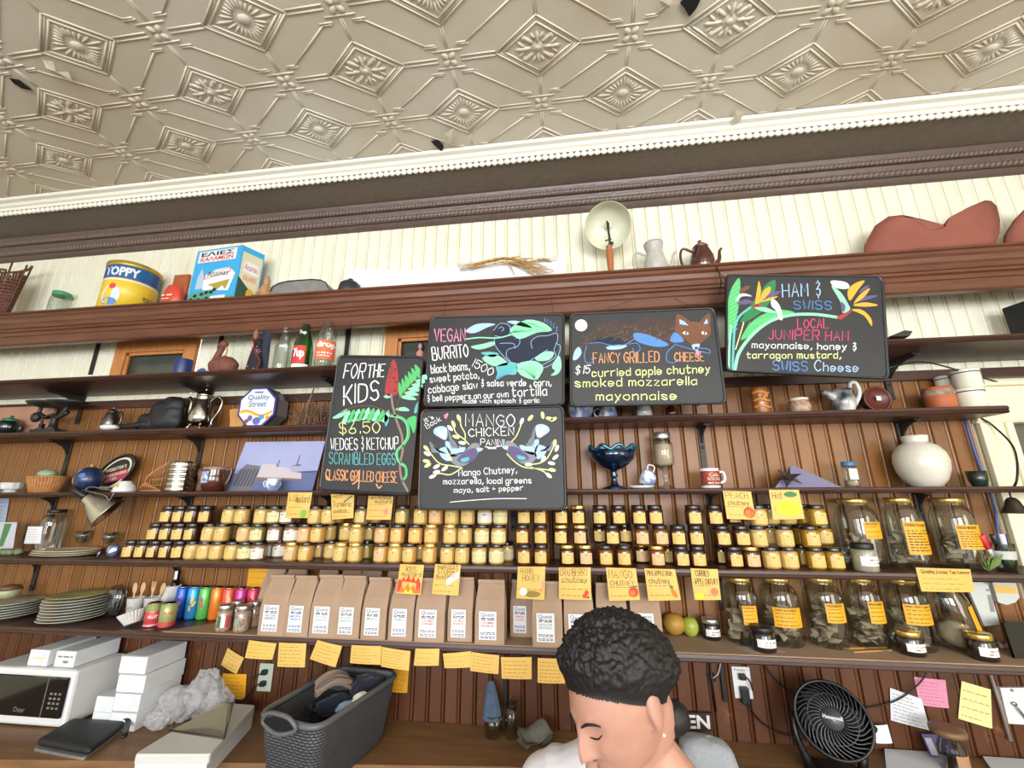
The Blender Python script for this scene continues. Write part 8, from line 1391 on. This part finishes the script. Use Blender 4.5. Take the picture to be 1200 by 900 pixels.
def sph(n, m, fn):
    vs = []; fs = []
    for j in range(m+1):
        t = PI*j/m
        for i in range(n): a = 2*PI*i/n; vs.append(fn(Vector((math.sin(t)*math.cos(a), math.sin(t)*math.sin(a), math.cos(t)))))
    for j in range(m):
        for i in range(n): p, q = j*n+i, j*n+(i+1) % n; fs.append((p, p+n, q+n, q))
    return vs, fs
bd = MB(); vs, fs = sph(120, 100, headpt); bd.add([HM @ v for v in vs], fs, True)
for s in (-1, 1):                                                     # ears
    bd.ball(HM @ Vector((-.014, s*.078, -.014)), .02, .009, .034, 16, 12, M=HM.to_3x3().to_4x4() @ Matrix.Rotation(-.25, 4, 'Y') @ Matrix.Rotation(s*.3, 4, 'Z'))
    bd.ball(HM @ Vector((-.004, s*.074, -.042)), .009, .006, .01, 12, 8)
T_ = Vector((-.28, -.96, 0)).normalized(); S_ = Vector((.96, -.28, 0)).normalized(); Z_ = Vector((0, 0, 1))   # torso forward, her left, up
nk = HM @ Vector((-.045, 0, -.07)); bd.tube([HM @ Vector((-.03, 0, -.03)), nk, nk*.45+NB*.55, NB+Vector((0, .02, -.04))], [.055, .052, .056, .075], 20, sub=4)
TB = NB-Z_*.06
def loft(mb, secs, n=28, grow=0):
    V = []
    for z, rx, ry, off in secs:
        for i in range(n): a = 2*PI*i/n; V.append(TB+Z_*z+S_*((rx+grow)*math.cos(a))+T_*((ry+grow)*math.sin(a)+off))
    k = len(secs); mb.add(V, [(j*n+i, j*n+(i+1) % n, (j+1)*n+(i+1) % n, (j+1)*n+i) for j in range(k-1) for i in range(n)]+[tuple(range(n))[::-1], tuple(range((k-1)*n, k*n))], True)
SEC = [(-.78, .165, .115, -.03), (-.6, .165, .12, -.03), (-.45, .14, .105, -.02), (-.25, .155, .12, 0), (-.12, .175, .115, 0), (-.03, .17, .095, 0), (.02, .12, .075, 0), (.05, .07, .06, 0)]
loft(bd, SEC)
def arm(s):
    sh = TB+S_*(s*.185)-Z_*.035; el = sh+S_*(s*.05)-Z_*.27+T_*.05; wr = el+T_*.2-S_*(s*.12)-Z_*.05; return sh, el, wr
for s in (-1, 1):
    sh, el, wr = arm(s); bd.tube([nk*.5+NB*.5, TB+S_*(s*.1)+Z_*.015, sh], [.045, .045, .05], 14, sub=3); bd.ball(sh, .06, .058, .06, 16, 12); bd.tube([TB+S_*(s*.1)-Z_*.01, sh, sh*.5+el*.5, el, el*.5+wr*.5, wr], [.05, .054, .047, .04, .036, .025], 14, sub=4)
    d = (wr-el).normalized(); sd = d.cross(Z_).normalized(); pm_ = wr+d*.045; bd.ball(pm_, .04, .036, .02, 16, 10)
    bd.tube([wr, pm_], [.026, .03], 10)
    for q, (o, ln) in enumerate(((-.028, .075), (-.010, .085), (.010, .08), (.027, .062))): a = pm_+d*.025+sd*o; bd.tube([a, a+d*ln*.45-Z_*.006, a+d*ln*.8-Z_*.02, a+d*ln-Z_*.036], [.0095, .009, .0085, .0075], 8, sub=3)
    th = pm_-d*.015-sd*s*.03; bd.tube([th, th-sd*s*.022+d*.02, th-sd*s*.026+d*.05-Z_*.01], [.012, .011, .009], 8, sub=3)
gz = TB.z
for s in (-1, 1):
    hp = TB+S_*(s*.085)-Z_*.78-T_*.03; kn = Vector((hp.x, hp.y, 0))+S_*(s*.01)+T_*.03+Z_*(.47); an = Vector((hp.x, hp.y, .09))+S_*(s*.012); bd.tube([hp+Z_*.08, hp*.5+kn*.5, kn, kn*.55+an*.45, an], [.09, .078, .055, .052, .036], 16, sub=4); bd.ball(Vector((an.x, an.y, .045))+T_*.07, .045, .12, .042, 16, 10, M=Matrix.Rotation(math.atan2(T_.x, -T_.y), 4, 'Z')); bd.tube([an, Vector((an.x, an.y, .04))], [.038, .04], 12)
def remeshed(mb, vox, name, m, parent, cut=None, origin=None, smooth=2):
    o = mb.build('t', m); md = o.modifiers.new('r', 'REMESH'); md.mode = 'VOXEL'; md.voxel_size = vox
    sm = o.modifiers.new('s', 'SMOOTH'); sm.iterations = smooth; sm.factor = .5
    bpy.context.view_layer.update(); me = bpy.data.meshes.new_from_object(o.evaluated_get(bpy.context.evaluated_depsgraph_get())); bpy.data.objects.remove(o)
    if cut:
        bm = bmesh.new(); bm.from_mesh(me); bmesh.ops.delete(bm, geom=[v for v in bm.verts if cut(v.co) < 1], context='VERTS')
        for v in bm.verts:
            if v.is_boundary: v.co = nc+(v.co-nc)/math.sqrt(cut(v.co))
        bm.to_mesh(me); bm.free()
    if origin is not None: me.transform(Matrix.Translation(-Vector(origin)))
    for p in me.polygons: p.use_smooth = True
    me.name = name; q = bpy.data.objects.new(name, me); COL.objects.link(q)
    if parent: q.parent = parent
    if not me.materials: me.materials.append(m)
    return q
base = Vector((TB.x, TB.y, 0))
pr_ = root('person', 'woman with short curly dark hair in a white top, looking down', 'person', base)
remeshed(bd, .0042, 'body', M_skin, pr_, origin=base, smooth=2)
# clothes
sh_ = MB(); loft(sh_, [(z, rx, ry, o) for z, rx, ry, o in SEC[1:]], grow=.012)
for s in (-1, 1): sh, el, wr = arm(s); sh_.tube([nk*.4+NB*.6, TB+S_*(s*.1)+Z_*.015, sh], [.054, .054, .058], 16, sub=3); sh_.ball(sh, .066, .064, .066, 16, 12); sh_.tube([TB+S_*(s*.1)-Z_*.012, sh, sh*.35+el*.65], [.06, .064, .06], 16, sub=3)
nc = TB+Z_*.055+T_*.03+S_*.045; remeshed(sh_, .006, 'shirt', mat('shirt_white', '#c9c5c8', .85, bump=.3, bscale=70), pr_, cut=lambda v: ((v-nc).dot(S_)/.135)**2+((v-nc).dot(T_)/.115)**2+((v-nc).z/.11)**2, origin=base)
tr_ = MB()
for s in (-1, 1): hp = TB+S_*(s*.085)-Z_*.78-T_*.03; kn = Vector((hp.x, hp.y, 0))+S_*(s*.01)+T_*.03+Z_*(.47); an = Vector((hp.x, hp.y, .1))+S_*(s*.012); tr_.tube([hp+Z_*.16, hp*.5+kn*.5, kn, an], [.1, .09, .072, .062], 16, sub=4)
loft(tr_, [(-.8, .168, .118, -.03), (-.6, .167, .122, -.03), (-.55, .16, .118, -.03)], grow=.014); remeshed(tr_, .008, 'trousers', mat('trousers_dark', '#23262e', .9), pr_, origin=base)
for s in (-1, 1):
    hp = TB+S_*(s*.085)-T_*.03; mb = MB(); mb.ball(Vector((hp.x, hp.y, .05))+S_*(s*.012)+T_*.07, .052, .135, .05, 18, 12, M=Matrix.Rotation(math.atan2(T_.x, -T_.y), 4, 'Z')); mb.v = [Vector((v.x, v.y, max(v.z, .0005))) for v in mb.v]; mb.build('shoe', M_blks, pr_, base)
mb = MB(); g = .016
pts = [NB-T_*.07+Z_*.03-S_*.02, TB-S_*.075+Z_*.035+T_*.0, TB-S_*.095+Z_*.01+T_*.075, TB-S_*.1-Z_*.06+T_*.122, TB-S_*.095-Z_*.16+T_*.137]; pts = catmull(pts, 5)
V = [];
for p_ in pts: V += [p_-S_*.013, p_+S_*.013]
mb.add(V, [(2*i, 2*i+1, 2*i+3, 2*i+2) for i in range(len(pts)-1)], True); mb.sheet(lambda u, v: TB+S_*((u-.5)*(.24+.12*(v > .4)))-Z_*(.15+.6*v)+T_*(.142-.05*(2*u-1)**2-.01*math.sin(v*3)), 12, 14); mb.build('apron', mat('apron_grey', '#6f6c72', .85), pr_, base, fix=False)
# hair: cap following the hairline, with curls
def hl(d):                                                            # > 0 inside the hair
    f, l, u = d; return u-(.03+.70*f if f > 0 else .03+.66*f)
hr = MB(); vs, fs = sph(190, 140, lambda d: d)
def hp_(d):
    e = max(0, min(1, hl(d)/.5)); e = e*e*(3-2*e); p = headpt(d); b = .026*e+.004+.020*max(0, -d.x)*e
    nn = noise.noise(d*8)*.006+noise.noise(d*19)*.007+noise.noise(d*40)*.004; return HM @ (p+Vector(d).normalized()*(b+nn*e))
keep = [f for f in fs if all(hl(vs[i]) > -.03 for i in f)]; hr.add([hp_(d) for d in vs], keep, True); used = sorted({i for f in hr.f for i in f}); rm = {o: k for k, o in enumerate(used)}; hr.v = [hr.v[i] for i in used]; hr.f = [[rm[i] for i in f] for f in hr.f]; hr.ch = []
hair = hr.build('hair', M_hair, pr_, base, fix=False)
hc = MB()
for k in range(3200):
    d = Vector((random.gauss(0, 1), random.gauss(0, 1), random.gauss(0, 1))).normalized()
    if hl(d) < .06 or (d.y < -.3 and k % 3): continue
    p = hp_(d); nrm = (p-HC).normalized(); t1 = nrm.orthogonal().normalized(); t1.rotate(Matrix.Rotation(random.random()*6.3, 3, nrm)); t2 = nrm.cross(t1); rr = random.uniform(.005, .011); nt = random.uniform(1.0, 1.8); ln = random.uniform(.01, .026)
    p = p+nrm*random.choice((.001, .003, .005, .008))
    hc.tube([p+t1*(ln*(q/9-.5))+t1*rr*math.cos(nt*2*PI*q/9)*.6+t2*rr*math.sin(nt*2*PI*q/9)+nrm*(rr*.45*math.sin(nt*2*PI*q/9+1)) for q in range(10)], [.0013, .0006], 3)
o = hc.build('curl_hair', mat('hair_curl', '#1c1615', .4, var=.5, scale=40, col2='#3a302c'), hair, fix=False); o['kind'] = 'stuff'  # curls coloured lighter than the cap to carry the strand highlights
bn = MB(); bn.ball(HM @ Vector((-.088, .03, -.066))+Vector((0, 0, -.03)), .03, n=24, m=16, fn=lambda d: 1+.12*noise.noise(d*6)+.09*noise.noise(d*14)); bn.build('hair_knot', M_hair, pr_, base)
def face(pts, r, nm, m, out=.0015):
    P = [HM @ (headpt(Vector(p).normalized())+Vector(p).normalized()*out) for p in pts]; MB().tube(P, r, 6, sub=4, flat=.6).build(nm, m, pr_, base)
dirf = lambda l, u: (math.sqrt(max(0, 1-l*l-u*u)), l, u)
for s in (-1, 1):
    face([dirf(s*.14, .17), dirf(s*.3, .215), dirf(s*.46, .19), dirf(s*.55, .14)], [.0028, .0042, .0034, .0016], 'eyebrow', M_hair); face([dirf(s*.19, .0), dirf(s*.28, -.03), dirf(s*.38, -.03), dirf(s*.48, .01)], [.0012, .0022, .0022, .0012], 'lashes', M_hair, .001)
face([dirf(-.22, -.52), dirf(-.1, -.495), dirf(0, -.505), dirf(.1, -.495), dirf(.22, -.52)], [.001, .0045, .004, .0045, .001], 'lips', mat('lip_rose', '#a8685c', .45), .0); face([dirf(-.18, -.545), dirf(0, -.57), dirf(.18, -.545)], [.001, .005, .001], 'lips', mat('lip_rose'), .0)
for s in (-1, 1): q_ = HM @ (headpt(Vector(dirf(s*.1, -.3)).normalized())+Vector((-.001, 0, 0))); MB().ball(q_, .0035, .0035, .0022, 10, 6).build('nostril', mat('nostril_dark', '#5a352c', .7), pr_, base)  # small dark balls paint the shade inside the nostrils
MB().ball(HM @ Vector((-.002, .085, -.05)), .0028, n=10, m=6).build('earring', mat('pearl', '#e0dccf', .2), pr_, base)
